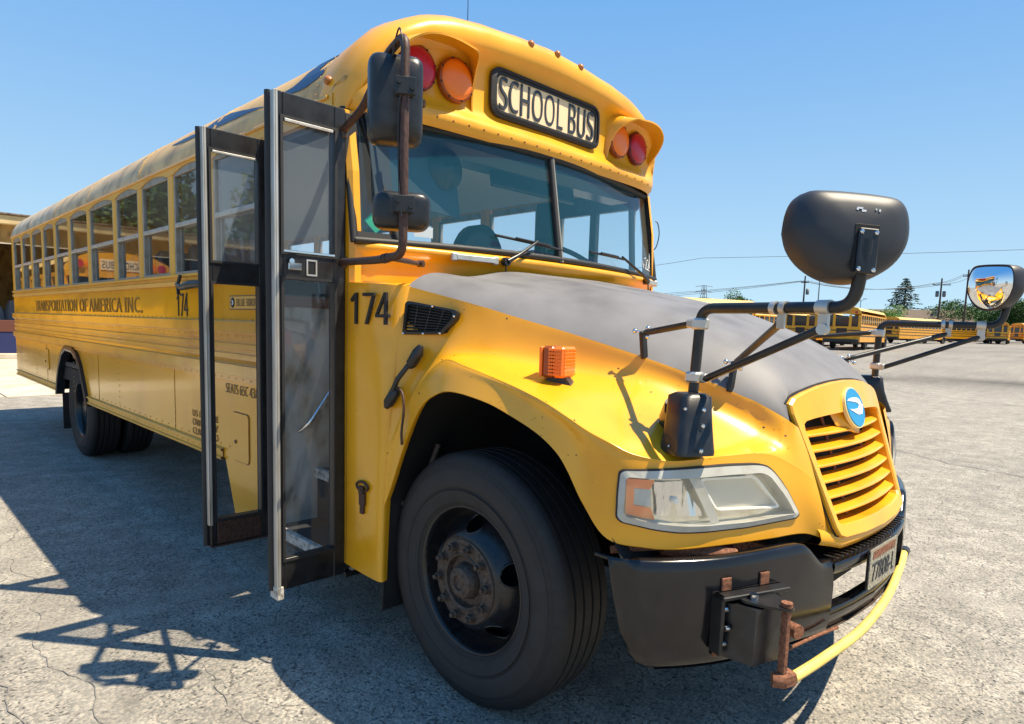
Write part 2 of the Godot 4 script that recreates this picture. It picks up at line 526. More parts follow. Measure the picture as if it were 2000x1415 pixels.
func build_ground():
	var m := ground_material()
	var patch := FastNoiseLite.new()
	patch.seed = 4; patch.frequency = 0.09; patch.fractal_octaves = 4
	var streak := FastNoiseLite.new()
	streak.seed = 14; streak.frequency = 0.05; streak.fractal_octaves = 3
	var ax := []
	var k := 95
	for i in range(-k, k + 1):
		var t := float(i) / k
		ax.append(24.0 * t + 1900.0 * pow(absf(t), 7.0) * signf(t))
	var mb := MB.new()
	mb.smooth()
	var pt := func(i: int, j: int) -> Vector3:
		var x: float = ax[i] - 1.0; var z: float = ax[j] + 1.0
		return Vector3(x, land(x, z), z)
	var tone := func(p: Vector3) -> Color:
		var s := 0.94 + 0.16 * patch.get_noise_2d(p.x * 1.3, p.z * 1.3) + 0.16 * patch.get_noise_2d(p.x * 9.0 + 40.0, p.z * 14.0)
		var g := streak.get_noise_2d(p.x * 0.25 + p.z * 0.25, (p.x - p.z) * 1.6)
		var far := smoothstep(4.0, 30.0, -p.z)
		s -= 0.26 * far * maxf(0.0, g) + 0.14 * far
		# a worn, tarry strip across the far side of the lot
		var strip := (p.z + 21.5 + 0.35 * (p.x + 3.0)) / 1.1 + 1.2 * streak.get_noise_2d(p.x * 3.0, 7.0)
		s *= 1.0 - 0.6 * exp(-strip * strip) * smoothstep(-10.0, -4.0, p.x)
		return Color(s, s * (1.0 - 0.01 * far), s)
	for i in 2 * k:
		for j in 2 * k:
			var q := [pt.call(i, j), pt.call(i + 1, j), pt.call(i + 1, j + 1), pt.call(i, j), pt.call(i + 1, j + 1), pt.call(i, j + 1)]
			for p in q:
				mb.st.set_color(tone.call(p))
				mb.st.add_vertex(p)
	var g := structure("parking_lot_ground", mb, m)
	# cracks: sealed and open joints wandering over the lot
	var rng := RandomNumberGenerator.new()
	rng.seed = 77
	var cm := MB.new()
	var runs := [[Vector2(-4.2, 1.9), 0.10, 4.5, 0.007], [Vector2(-3.6, 2.35), 0.02, 4.4, 0.009], [Vector2(-2.6, 1.55), 0.12, 2.6, 0.006], [Vector2(-2.6, 2.62), 0.06, 2.2, 0.005], [Vector2(-5.5, 1.4), 0.08, 3.5, 0.008], [Vector2(2.0, -3.0), -1.2, 6.0, 0.012], [Vector2(1.5, -1.5), -0.7, 5.0, 0.010], [Vector2(-8.0, -9.0), 0.3, 12.0, 0.03], [Vector2(-2.0, -14.0), -0.4, 14.0, 0.04], [Vector2(-14.0, -22.0), 0.5, 20.0, 0.05], [Vector2(1.6, 0.6), -1.0, 2.5, 0.006]]
	for r in runs:
		var p: Vector2 = r[0]
		var a: float = r[1]
		var w: float = r[3] * 0.45
		var step: float = 0.035 + w * 4.0
		var prev := []
		for i in int(r[2] / step):
			a += rng.randf_range(-0.5, 0.5) + (r[1] - a) * 0.55
			var q := p + Vector2(cos(a), sin(a)) * step
			var nrm := Vector2(-sin(a), cos(a)) * w * rng.randf_range(0.25, 0.8)
			var cur := [q - nrm, q + nrm]
			if prev.size():
				var f := func(v: Vector2) -> Vector3: return Vector3(v.x, land(v.x, v.y) + 0.0045, v.y)
				cm.quad(f.call(prev[0]), f.call(prev[1]), f.call(cur[1]), f.call(cur[0]))
			prev = cur
			p = q
	mat("crack", Color(0.17, 0.16, 0.15), 0.95)
	stuff(obj("crack", cm, M.crack, g))
	# loose stones and grit that catch the light
	var peb := MB.new()
	peb.box(Vector3.ZERO, Vector3(0.012, 0.007, 0.010), Basis(Vector3(0.3, 1, 0.2).normalized(), 0.6), 0.003)
	var mm := MultiMesh.new()
	mm.transform_format = MultiMesh.TRANSFORM_3D
	mm.mesh = peb.done()
	mm.instance_count = 900
	for i in 900:
		var x := rng.randf_range(-5.0, 3.5)
		var z := rng.randf_range(-4.0, 3.2)
		var s := rng.randf_range(0.35, 1.1)
		mm.set_instance_transform(i, Transform3D(Basis(Vector3.UP, rng.randf() * TAU).scaled(Vector3(s, s, s)), Vector3(x, land(x, z) + 0.002, z)))
	var mi := MultiMeshInstance3D.new()
	mi.name = "grit"
	mi.multimesh = mm
	mat("grit", Color(0.30, 0.28, 0.26), 0.9)
	mi.material_override = M.grit
	g.add_child(mi, true)
	stuff(mi)
	# pale concrete apron in front of the garage, in slabs
	var apron := thing("concrete_apron", "", "")
	apron.remove_meta("label"); apron.remove_meta("category")
	apron.set_meta("kind", "structure")
	var slab := MB.new()
	slab.box(Vector3.ZERO, Vector3(3.03, 0.03, 3.97), Basis(), 0.006)
	var sm := slab.done()
	for i in 4:
		for j in 8:
			var o := obj("slab", sm, M.concrete_pale, apron)
			o.position = Vector3(-23.4 + i * 3.05, 0.004, -9.0 + j * 4.0)

# ---------------------------------------------------------------- garage on the left
func build_garage():
	var g := thing("garage_building", "tan garage with flat roof, open dark bay and pale fascia behind the bus tail", "building", Vector3(-25, 0, 0))
	var mb := MB.new()
	mb.span(Vector3(-9, 4.31, -6), Vector3(0.25, 4.6, 34), 0.02)
	obj("roof_fascia", mb, M.fascia, g)
	mb = MB.new()
	mb.span(Vector3(-9.2, 4.603, -6.2), Vector3(0.32, 4.66, 34.2), 0.01)
	obj("roof_edge", mb, M.roof_shingle, g)
	mb = MB.new()
	mb.span(Vector3(-0.3, 3.74, -6), Vector3(0, 4.307, 34))
	obj("bay_lintel", mb, M.stucco, g)
	mb = MB.new()
	mb.span(Vector3(-0.02, 3.70, -6), Vector3(0.05, 3.737, 34))
	obj("lintel_trim", mb, M.concrete_pale, g)
	mb = MB.new()
	mb.span(Vector3(-9, 0, -6), Vector3(-8.8, 4.3, 34))
	mb.span(Vector3(-8.797, 0, -6), Vector3(-0.303, 4.3, -5.8))
	mb.span(Vector3(-8.797, 0, 33.8), Vector3(-0.303, 4.3, 34))
	obj("wall", mb, M.stucco, g)
	for z in [-5.9, 6.0, 15.0, 24.0, 33.6]:
		mb = MB.new()
		mb.span(Vector3(-0.28, 0.88, z - 0.2), Vector3(-0.02, 3.735, z + 0.2))
		obj("bay_post", mb, M.stucco, g)
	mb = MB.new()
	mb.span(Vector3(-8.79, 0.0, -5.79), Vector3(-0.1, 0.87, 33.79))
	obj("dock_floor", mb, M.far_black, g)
	mb = MB.new()
	mb.span(Vector3(-0.097, 0.18, -5.9), Vector3(-0.02, 0.87, 33.9), 0.01)
	obj("dock_face", mb, M.blue_wall, g)
	mb = MB.new()
	mb.span(Vector3(-0.4, 0.873, -5.9), Vector3(0.0, 1.25, -0.02), 0.01)
	mb.span(Vector3(-0.4, 0.873, 0.02), Vector3(0.0, 1.25, 33.9), 0.01)
	obj("dock_beam", mb, M.red_brown, g)
	mb = MB.new()
	mb.span(Vector3(-0.09, 0.02, -5.9), Vector3(0.35, 0.175, 33.9), 0.02)
	obj("kerb", mb, M.concrete_pale, g)
	text("street_number", "21", M.ink, g, Transform3D(Basis(Vector3.UP, PI / 2), Vector3(0.254, 4.46, 0.75)), 0.2, 0.22, 0.006)
	text("street_number", "23", M.ink, g, Transform3D(Basis(Vector3.UP, PI / 2), Vector3(0.254, 4.46, 0.42)), 0.2, 0.24, 0.006)
	# things stored on the dock
	var rng := RandomNumberGenerator.new()
	rng.seed = 5
	for i in 2:
		var s := MB.new()
		var rows := []
		for a in 7:
			var ring := []
			for b in 13:
				var th := TAU * (b % 12) / 12.0
				var t := a / 6.0
				var r := (0.28 + 0.05 * sin(th * 3 + i)) * (1.0 - 0.75 * pow(t, 3.0)) * (1.0 + rng.randf_range(-0.03, 0.03) * (1 if b < 12 else 0))
				ring.append(Vector3(cos(th) * r, t * (0.95 + 0.1 * i), sin(th) * r))
			rows.append(ring)
		s.grid(rows)
		var o := obj("laundry_sack", s, M.cloth_grey)
		o.position = Vector3(-26.9, 0.873, -0.60 - 0.46 * i)
		tag(o, ["pale grey sack standing in the dark garage bay, nearest the photo's left edge", "pale grey sack standing in the dark garage bay, nearest the bus tail"][i], "sack", "sacks in the garage bay")
	# bare shrub tree behind the roof
	var t := thing("bare_tree", "thin leafless treetop rising above the garage roof at far left", "tree", Vector3(-36, 0, -0.9))
	var tb := MB.new()
	tb.tube([Vector3(0, 0, 0), Vector3(0.05, 3.0, 0), Vector3(0, 4.8, 0.1)], [0.12, 0.08, 0.05], 6)
	obj("trunk", tb, M.bark, t)
	tb = MB.new()
	for i in 46:
		var a := rng.randf() * TAU
		var y := rng.randf_range(3.6, 5.4)
		var l := rng.randf_range(0.5, 1.5)
		var p := Vector3(0, y, 0.1)
		var q := p + Vector3(cos(a) * l * 0.45, l, sin(a) * l * 0.45)
		tb.tube([p, p.lerp(q, 0.5) + Vector3(0, -0.1, 0), q], [0.02, 0.012, 0.005], 4, false)
	stuff(obj("twigs", tb, M.bark, t))

# ---------------------------------------------------------------- far things
func leaves(mb: MB, at: Vector3, r: Vector3, count: int, size: float, tone: Color, rng: RandomNumberGenerator, lumps := 9):
	var centres := []
	for i in lumps:
		var d := Vector3(rng.randfn(), rng.randfn() * 0.8, rng.randfn()).normalized() * rng.randf_range(0.35, 0.8)
		centres.append([d, rng.randf_range(0.28, 0.5), rng.randf_range(0.7, 1.25)])
	mb.flat()
	for i in count:
		var c: Array = centres[rng.randi() % lumps]
		var d := Vector3(rng.randfn(), rng.randfn(), rng.randfn()).normalized() * pow(rng.randf(), 0.35)
		var p: Vector3 = at + (c[0] + d * c[1]) * r
		var n := Vector3(rng.randfn(), rng.randfn() + 0.6, rng.randfn()).normalized()
		var u := n.cross(Vector3(rng.randfn(), rng.randfn(), rng.randfn())).normalized() * size * rng.randf_range(0.6, 1.3)
		var w := n.cross(u) * 0.6
		var k: float = c[2] * rng.randf_range(0.75, 1.25)
		mb.st.set_color(Color(tone.r * k, tone.g * k, tone.b * k))
		mb.quad(p - u, p + w, p + u, p - w)

func tree(called: String, label: String, at: Vector3, h: float, w: float, leaf: String, seed_: int, group := "trees beyond the far buses") -> Node3D:
	at.y = land(at.x, at.z)
	var t := thing(called, label, "tree", at, group)
	var rng := RandomNumberGenerator.new()
	rng.seed = seed_
	var tb := MB.new()
	tb.tube([Vector3(0, -0.1, 0), Vector3(0.05, h * 0.25, 0), Vector3(-0.05, h * 0.6, 0.05)], [h * 0.035, h * 0.025, h * 0.01], 7)
	for i in 7:
		var a := rng.randf() * TAU
		var p := Vector3(0, h * rng.randf_range(0.2, 0.45), 0)
		tb.tube([p, p + Vector3(cos(a) * w * 0.2, h * 0.14, sin(a) * w * 0.2), p + Vector3(cos(a) * w * 0.38, h * 0.22, sin(a) * w * 0.38)], [h * 0.014, h * 0.009, h * 0.004], 5, false)
	obj("trunk", tb, M.bark, t)
	var cm := MB.new()
	leaves(cm, Vector3(0, h * 0.56, 0), Vector3(w * 0.62, h * 0.52, w * 0.62), 11000, h * 0.019, M[leaf].get_meta("tone"), rng, 22)
	obj("crown", cm, M[leaf], t)
	return t

func conifer(label: String, at: Vector3, h: float, w: float):
	at.y = land(at.x, at.z)
	var t := thing("evergreen_tree", label, "tree", at)
	var tb := MB.new()
	tb.tube([Vector3(0, -0.1, 0), Vector3(0, h * 0.5, 0), Vector3(0, h * 0.98, 0)], [h * 0.025, h * 0.014, 0.02], 7)
	obj("trunk", tb, M.bark, t)
	var rng := RandomNumberGenerator.new()
	rng.seed = 12
	var cm := MB.new()
	var tone: Color = M.leaf_dark.get_meta("tone")
	var y := 0.16
	while y < 0.985:
		var reach := w * 0.5 * pow(1.0 - y, 0.85) + 0.12
		for b in 7:
			var a := rng.randf() * TAU
			var l := reach * rng.randf_range(0.6, 1.12)
			for k in 26:
				var s := pow(rng.randf(), 0.7)
				var p := Vector3(cos(a) * l * s, y * h - l * 0.22 * s + l * 0.10 * s * s, sin(a) * l * s)
				p += Vector3(rng.randfn(), rng.randfn() * 0.4, rng.randfn()) * 0.14 * (0.4 + l * 0.25)
				var u := Vector3(cos(a) + rng.randfn() * 0.5, -0.35 + rng.randfn() * 0.3, sin(a) + rng.randfn() * 0.5).normalized() * rng.randf_range(0.12, 0.28)
				var v := u.cross(Vector3(rng.randfn(), rng.randfn(), rng.randfn())).normalized() * 0.09
				var q := rng.randf_range(0.6, 1.4)
				cm.st.set_color(Color(tone.r * q, tone.g * q, tone.b * q))
				cm.quad(p - u, p + v, p + u, p - v)
		y += 0.028
	obj("crown", cm, M.leaf_dark, t)

func power_pole(label: String, at: Vector3, top: float, arm: float, drums: int) -> Array:
	var base := land(at.x, at.z)
	var t := thing("utility_pole", label, "utility pole", Vector3(at.x, base, at.z), "utility poles behind the lot")
	var h := top - base
	var mb := MB.new()
	mb.tube([Vector3(0, -0.2, 0), Vector3(0, h, 0)], [0.19, 0.12], 8)
	obj("pole", mb, M.pole_wood, t)
	var tips := []
	var dir := Vector3(0.92, 0, -0.39)
	if arm > 0.0:
		mb = MB.new()
		mb.box(Vector3(0, h - 1.1, 0) + dir.cross(Vector3.UP) * 0.16, Vector3(arm, 0.14, 0.11), Basis(dir, Vector3.UP, dir.cross(Vector3.UP)))
		obj("crossarm", mb, M.pole_wood, t)
		for s in [-0.45, -0.15, 0.45]:
			mb = MB.new()
			var p: Vector3 = Vector3(0, h - 1.03, 0) + dir * (arm * s) + dir.cross(Vector3.UP) * 0.16
			mb.tube([p, p + Vector3(0, 0.22, 0)], 0.05, 6)
			obj("insulator", mb, M.steel_grey, t)
			tips.append(t.position + p + Vector3(0, 0.2, 0))
	else:
		tips = [t.position + Vector3(0, h - 0.1, 0), t.position + Vector3(0, h - 1.4, 0)]
	for i in drums:
		mb = MB.new()
		var p := Vector3(0, h - 3.1, 0) + dir * (0.5 if i == 0 else -0.5)
		mb.tube([p, p + Vector3(0, 0.15, 0), p + Vector3(0, 0.95, 0), p + Vector3(0, 1.0, 0)], [0.2, 0.27, 0.27, 0.1], 9)
		obj("transformer", mb, M.steel_grey, t)
	return tips

func wire(a: Vector3, b: Vector3, sag: float, label: String, r := 0.03):
	var pts := []
	for i in 17:
		var t := i / 16.0
		pts.append(a.lerp(b, t) - Vector3(0, sag * 4.0 * t * (1.0 - t), 0))
	var mb := MB.new()
	mb.tube(pts, r, 4, false)
	tag(obj("power_line", mb, M.wire), label, "power line", "power lines behind the lot")

# one parked bus: +x is its front
func parked_bus(label: String, at: Vector3, turn: float, hooded := true, length := 10.2) -> Node3D:
	at.y = land(at.x, at.z)
	var b := thing("parked_school_bus", label, "school bus", at, "school buses parked across the lot")
	b.rotation.y = turn
	var L := length
	var prof := [Vector2(1.2, 0.55), Vector2(1.2, 2.5), Vector2(1.13, 2.74), Vector2(0.95, 2.92), Vector2(0.6, 3.02), Vector2(0, 3.06)]
	var full := []
	for p in prof: full.append(p)
	for i in range(prof.size() - 2, -1, -1): full.append(Vector2(-prof[i].x, prof[i].y))
	var mb := MB.new()
	var rows := []
	for x in [-L * 0.5, L * 0.5 - 0.12]:
		var r := []
		for i in range(2, full.size() - 2): r.append(Vector3(x, full[i].y, full[i].x))
		rows.append(r)
	# body shell: sides below and above the windows, ends
	for s in [-1, 1]:
		mb.span(Vector3(-L / 2, 0.55, s * 1.2 - 0.02), Vector3(L / 2 - 0.3, 1.78, s * 1.2 + 0.02))
		mb.span(Vector3(-L / 2, 2.42, s * 1.2 - 0.018), Vector3(L / 2 - 0.3, 2.52, s * 1.2 + 0.018))
		for i in 13:
			var x := -L / 2 + 0.06 + i * (L - 0.5) / 12.0
			mb.span(Vector3(x - 0.06, 1.78, s * 1.2 - 0.017), Vector3(x + 0.06, 2.42, s * 1.2 + 0.017))
	var top := PackedVector2Array()
	for p in full: if p.y > 2.4: top.append(p)
	var xr := Transform3D(Basis(Vector3(0, 0, 1), Vector3(0, 1, 0), Vector3(-1, 0, 0)), Vector3(-L / 2 + 0.03, 0, 0))
	# rear wall with its window openings
	mb.prism(top, 0.05, xr)
	mb.span(Vector3(-L / 2 - 0.02, 0.55, -1.18), Vector3(-L / 2 + 0.03, 1.62, 1.18))
	for z in [-1.12, -0.52, 0.52, 1.12]:
		mb.span(Vector3(-L / 2 - 0.018, 1.62, z - 0.09), Vector3(-L / 2 + 0.028, 2.45, z + 0.09))
	var body := obj("body", mb, M.far_yellow, b)
	mb = MB.new()
	mb.grid(rows)
	obj("roof", mb, M.far_roof, b)
	mb = MB.new()
	for s in [-1, 1]:
		for y in [0.98, 1.32, 1.62]:
			mb.span(Vector3(-L / 2, y - 0.03, s * 1.225 - 0.012), Vector3(L / 2 - 0.3, y + 0.03, s * 1.225 + 0.012))
	for y in [1.0, 1.35]:
		mb.span(Vector3(-L / 2 - 0.045, y - 0.03, -1.18), Vector3(-L / 2 - 0.023, y + 0.03, 1.18))
	obj("black_rail", mb, M.far_black, b)
	var pane := MB.new()
	pane.span(Vector3(-0.33, 0, -0.01), Vector3(0.33, 0.64, 0.01))
	var pm := pane.done()
	for s in [-1, 1]:
		for i in 12:
			var o := obj("window", pm, M.far_glass, b)
			o.position = Vector3(-L / 2 + 0.06 + (i + 0.5) * (L - 0.5) / 12.0, 1.78, s * 1.18)
			var rl := MB.new()
			rl.span(Vector3(-0.33, 0.31, -0.02), Vector3(0.33, 0.345, 0.02))
			obj("sash_rail", rl, M.window_frame, o)
	for w in [[-0.82, 0.4, 1.65], [0, 0.8, 1.65], [0.82, 0.4, 1.65]]:
		pane = MB.new()
		pane.span(Vector3(-L / 2 - 0.005, w[2], w[0] - w[1] / 2), Vector3(-L / 2 + 0.015, w[2] + 0.72, w[0] + w[1] / 2))
		obj("rear_window", pane, M.far_glass, b)
	pane = MB.new()
	pane.span(Vector3(-L / 2 - 0.03, 1.06, -0.34), Vector3(-L / 2 - 0.021, 1.5, 0.34))
	obj("door_window", pane, M.far_glass, b)
	for s in [-1, 1]:
		for q in [[0.88, "red_lens", 2.62, 0.085], [0.66, "amber_lens", 2.68, 0.085], [1.02, "red_lens", 1.18, 0.07], [0.84, "amber_lens", 1.18, 0.06]]:
			mb = MB.new()
			mb.tube([Vector3(-L / 2 - 0.06, q[2], s * q[0]), Vector3(-L / 2 + 0.01, q[2], s * q[0])], q[3], 12)
			obj("tail_light", mb, M[q[1]], b)
	mb = MB.new()
	mb.box(Vector3(-L / 2 - 0.1, 0.62, 0), Vector3(0.14, 0.22, 2.3), Basis(), 0.04)
	obj("rear_bumper", mb, M.far_black, b)
	text("rear_lettering", "SCHOOL BUS", M.ink, b, Transform3D(Basis(Vector3.UP, -PI / 2), Vector3(-L / 2 - 0.022, 2.66, 0)), 0.17, 0.95, 0.006)
	var hx := L / 2
	if hooded:
		mb = MB.new()
		var hood := []
		for q in [[-0.3, 1.15, 1.72], [0.5, 1.0, 1.58], [1.25, 0.72, 1.36], [1.52, 0.62, 1.2]]:
			hood.append([Vector3(hx + q[0], 0.62, q[1] + 0.12), Vector3(hx + q[0], 1.1, q[1] + 0.1), Vector3(hx + q[0], q[2] - 0.1, q[1]), Vector3(hx + q[0], q[2], q[1] * 0.8), Vector3(hx + q[0], q[2] + 0.06, 0), Vector3(hx + q[0], q[2], -q[1] * 0.8), Vector3(hx + q[0], q[2] - 0.1, -q[1]), Vector3(hx + q[0], 1.1, -q[1] - 0.1), Vector3(hx + q[0], 0.62, -q[1] - 0.12)])
		mb.grid(hood)
		mb.span(Vector3(hx + 1.46, 0.62, -0.7), Vector3(hx + 1.53, 1.22, 0.7), 0.02)
		obj("hood", mb, M.far_yellow, b)
		mb = MB.new()
		for i in 5: mb.span(Vector3(hx + 1.525, 0.8 + i * 0.075, -0.4), Vector3(hx + 1.55, 0.84 + i * 0.075, 0.4))
		obj("grille", mb, M.far_black, b)
		mb = MB.new()
		mb.box(Vector3(hx + 1.6, 0.56, 0), Vector3(0.16, 0.26, 2.2), Basis(), 0.05)
		obj("front_bumper", mb, M.far_black, b)
		for s in [-1, 1]:
			mb = MB.new()
			mb.box(Vector3(hx + 1.5, 0.95, s * 0.62), Vector3(0.12, 0.18, 0.3), Basis(Vector3.UP, s * -0.5), 0.03)
			obj("headlight", mb, M.reflector, b)
	# front of the cab
	mb = MB.new()
	mb.prism(V2([-1.16, 2.42, 1.16, 2.42, 1.2, 2.55, 1.08, 2.8, 0.7, 2.98, 0, 3.05, -0.7, 2.98, -1.08, 2.8, -1.2, 2.55]), 0.22, Transform3D(Basis(Vector3(0, 0, -1), Vector3.UP, Vector3(1, 0, 0)), Vector3(hx - 0.32, 0, 0)))
	mb.span(Vector3(hx - 0.3, 0.7, -1.18), Vector3(hx - 0.22, 1.75, 1.18))
	for z in [-1.15, 0.0, 1.15]: mb.span(Vector3(hx - 0.31, 1.75, z - 0.045), Vector3(hx - 0.24, 2.42, z + 0.045))
	obj("cab_front", mb, M.far_yellow, b)
	mb = MB.new()
	mb.span(Vector3(hx - 0.29, 1.75, -1.1), Vector3(hx - 0.27, 2.42, 1.1))
	obj("windscreen", mb, M.far_glass, b)
	mb = MB.new()
	mb.span(Vector3(hx - 0.098, 2.6, -0.46), Vector3(hx - 0.085, 2.86, 0.46), 0.004)
	obj("sign", mb, M.sign_face, b)
	text("front_lettering", "SCHOOL BUS", M.ink, b, Transform3D(Basis(Vector3.UP, PI / 2), Vector3(hx - 0.083, 2.73, 0)), 0.17, 0.85, 0.006)
	for s in [-1, 1]:
		for q in [[0.9, "red_lens"], [0.68, "amber_lens"]]:
			mb = MB.new()
			mb.tube([Vector3(hx - 0.12, 2.72, s * q[0]), Vector3(hx - 0.04, 2.72, s * q[0])], 0.095, 14)
			obj("warning_light", mb, M[q[1]], b)
	for x in [-L / 2 + 2.6, hx + 0.55]:
		for s in [-1, 1]:
			mb = MB.new()
			mb.lathe([Vector2(-0.14, 0.3), Vector2(-0.14, 0.45), Vector2(-0.10, 0.5), Vector2(0.10, 0.5), Vector2(0.14, 0.45), Vector2(0.14, 0.3), Vector2(0.08, 0.26), Vector2(0.08, 0.0)], Transform3D(Basis(), Vector3(x, 0.5, s * 1.06)), 20)
			obj("wheel", mb, M.tyre, b)
	mb = MB.new()
	mb.span(Vector3(-L / 2 + 0.5, 0.35, -0.6), Vector3(L / 2 + 0.6, 0.54, 0.6))
	mb.span(Vector3(-L / 2 + 0.1, 0.545, -1.16), Vector3(L / 2 - 0.4, 0.6, 1.16))
	obj("chassis", mb, M.far_black, b)
	return b

# ---------------------------------------------------------------- background
func build_background():
	# buses: [label, x, z, heading of the front seen from above (degrees from +x towards -z), hooded]
	parked_bus("parked school bus seen from behind with its tail and right side toward us", Vector3(-15.6, 0, -52.0), deg_to_rad(97))
	parked_bus("parked school bus seen from behind, left of its neighbour, half behind the mirror strut", Vector3(-19.6, 0, -54.5), deg_to_rad(98))
	parked_bus("parked school bus showing its side, hood to the right, behind the nearest tail", Vector3(-20.9, 0, -88.0), deg_to_rad(78))
	var row := [["leftmost bus of the far row along the tree line, side on", -21.0, -114.0, 55.0], ["bus of the far row seen tail on between two side-on neighbours", -16.1, -113.0, 97.0], ["hindmost bus of the far row, peeping over the one in front", -26.8, -128.0, 50.0], ["rightmost bus of the far row at the photo's right edge", -11.9, -124.0, 52.0]]
	for r in row: parked_bus(r[0], Vector3(r[1], 0, r[2]), deg_to_rad(r[3]))
	var left := [["nearest of the school buses whose roofs show over the hood, roof only", -17.2, -27.5, 66.0], ["second roof over the hood, just right of the windscreen corner", -20.8, -27.6, 68.0], ["farther bus of the dense row left of the mirror strut, nearest the strut", -25.2, -58.6, 84.0], ["second bus of the dense row left of the mirror strut", -29.2, -60.6, 84.0], ["third bus of the dense row left of the mirror strut", -33.2, -62.6, 84.0], ["fourth bus of the dense row, farthest left under the mirror arm", -37.4, -64.6, 84.0]]
	for r in left: parked_bus(r[0], Vector3(r[1], 0, r[2]), deg_to_rad(r[3]))
	parked_bus("school bus facing us, seen mirrored in the rear side windows", Vector3(-20.0, 0, 4.25), 0.0, true, 7.2)
	# houses and sheds
	shed("brown_building", "long brown low building with pale chimney block behind the far buses", Vector3(-33, 0, -136), 0.3, Vector3(17, 4.3, 9), 2.1, M.shop_brown, M.roof_shingle, true)
	shed("flat_warehouse", "wide low grey roofed building beyond the hood's far edge", Vector3(-47, 0, -88), -0.5, Vector3(34, 4.6, 12), 0.9, M.fascia, M.roof_shingle, false)
	shed("cream_canopy_building", "cream building with flat canopy edge beside the windscreen corner", Vector3(-47, 0, -60), -0.6, Vector3(9, 5.2, 8), 0.25, M.fascia, M.fascia, false)
	# trees
	conifer("tall dark evergreen tree behind the brown building", Vector3(-36.4, 0, -143), 12.0, 13.5)
	tree("leafy_tree", "round green tree on the right, in front of the double crossarm pole", Vector3(-28.0, 0, -138), 8.6, 9.6, "leaf_green", 3)
	tree("leafy_tree", "small dark round tree between the two right poles and the small mirror", Vector3(-23.6, 0, -148), 7.0, 7.6, "leaf_dark", 4)
	tree("leafy_tree", "green tree behind the small convex mirror", Vector3(-21.0, 0, -143), 7.0, 8.4, "leaf_green", 5)
	tree("leafy_tree", "green tree at the photo's right edge", Vector3(-16.4, 0, -141), 8.8, 9.6, "leaf_green", 6)
	tree("leafy_tree", "low dark tree cut off by the photo's right edge", Vector3(-9.5, 0, -146), 7.6, 9.2, "leaf_dark", 8)
	tree("leafy_bush", "bright yellow-green bush left of the brown building", Vector3(-31.2, 0, -110), 5.3, 6.6, "leaf_bright", 7)
	tree("leafy_tree", "small twin-headed tree far off above the long warehouse roof", Vector3(-69.5, 0, -141), 9.2, 7.0, "leaf_green", 9)
	tree("leafy_tree", "far low tree by the thin lamp mast behind the big mirror", Vector3(-60.0, 0, -150), 6.4, 9.0, "leaf_green", 10)
	for i in 4:
		tree("shade_tree", "tall leafy tree behind the garage, seen mirrored in the windows, %s" % ["nearest the bus", "second from the bus", "third from the bus", "farthest along"][i], Vector3(-38 - 2.0 * (i % 2), 0, 5 + i * 7.0), 9.5 + (i % 3), 8.5, "leaf_green", 20 + i, "trees behind the garage")
	# poles and lines
	var p1 := power_pole("utility pole with long crossarm and two drums, behind the round tree", Vector3(-26.8, 0, -126.6), 11.9, 2.6, 2)
	var p2 := power_pole("utility pole with short crossarm, left of the small convex mirror", Vector3(-23.8, 0, -130.0), 13.5, 1.6, 0)
	var p3 := power_pole("utility pole with one drum, beneath the big mirror", Vector3(-43.0, 0, -110.5), 11.6, 1.2, 1)
	var lm := thing("lamp_mast", "thin grey lamp mast just right of the drum pole", "lamp mast", Vector3(-33.4, land(-33.4, -91.3), -91.3))
	var mb := MB.new()
	mb.tube([Vector3(0, 0, 0), Vector3(0, 10.0, 0)], [0.1, 0.06], 8)
	obj("mast", mb, M.steel_grey, lm)
	mb = MB.new()
	mb.box(Vector3(0, 10.1, 0), Vector3(0.5, 0.12, 0.24), Basis(), 0.03)
	obj("lamp_head", mb, M.steel_grey, lm)
	lm = thing("lamp_mast", "short double headed lamp mast right of the big mirror's hook", "lamp mast", Vector3(-46.4, land(-46.4, -149.5), -149.5))
	mb = MB.new()
	mb.tube([Vector3(0, 0, 0), Vector3(0, 8.0, 0)], [0.1, 0.06], 8)
	obj("mast", mb, M.steel_grey, lm)
	for s in [-1, 1]:
		mb = MB.new()
		mb.tube([Vector3(0, 7.6, 0), Vector3(s * 0.7, 8.1, s * 0.3)], 0.04, 6)
		mb.box(Vector3(s * 0.95, 8.15, s * 0.4), Vector3(0.7, 0.14, 0.3), Basis(), 0.03)
		obj("lamp_head", mb, M.steel_grey, lm)
	# lattice pylon far away
	var py := thing("lattice_pylon", "distant lattice pylon above the roofs left of the big mirror arm", "pylon", Vector3(-126.7, land(0, -227), -226.8))
	mb = MB.new()
	for s in [Vector2(-1, -1), Vector2(1, -1), Vector2(1, 1), Vector2(-1, 1)]:
		mb.tube([Vector3(s.x * 2.3, 0, s.y * 2.3), Vector3(s.x * 0.9, 12, s.y * 0.9), Vector3(s.x * 0.5, 17.5, s.y * 0.5)], 0.11, 4)
	for k in 6:
		var y0 := k * 2.7; var y1 := y0 + 2.7
		var r0 := 2.3 - 0.105 * y0; var r1 := 2.3 - 0.105 * y1
		for s in [-1, 1]:
			mb.tube([Vector3(-r0, y0, s * r0), Vector3(r1, y1, s * r1)], 0.07, 4)
			mb.tube([Vector3(r0, y0, s * r0), Vector3(-r1, y1, s * r1)], 0.07, 4)
	obj("lattice", mb, M.steel_grey, py)
	mb = MB.new()
	for y in [12.5, 15.0, 17.0]: mb.tube([Vector3(-2.6, y, 1.8), Vector3(0, y + 0.5, 0), Vector3(2.6, y, -1.8)], 0.09, 4)
	obj("cross_arm", mb, M.steel_grey, py)
	# lines
	var names := ["upper", "middle", "lower"]
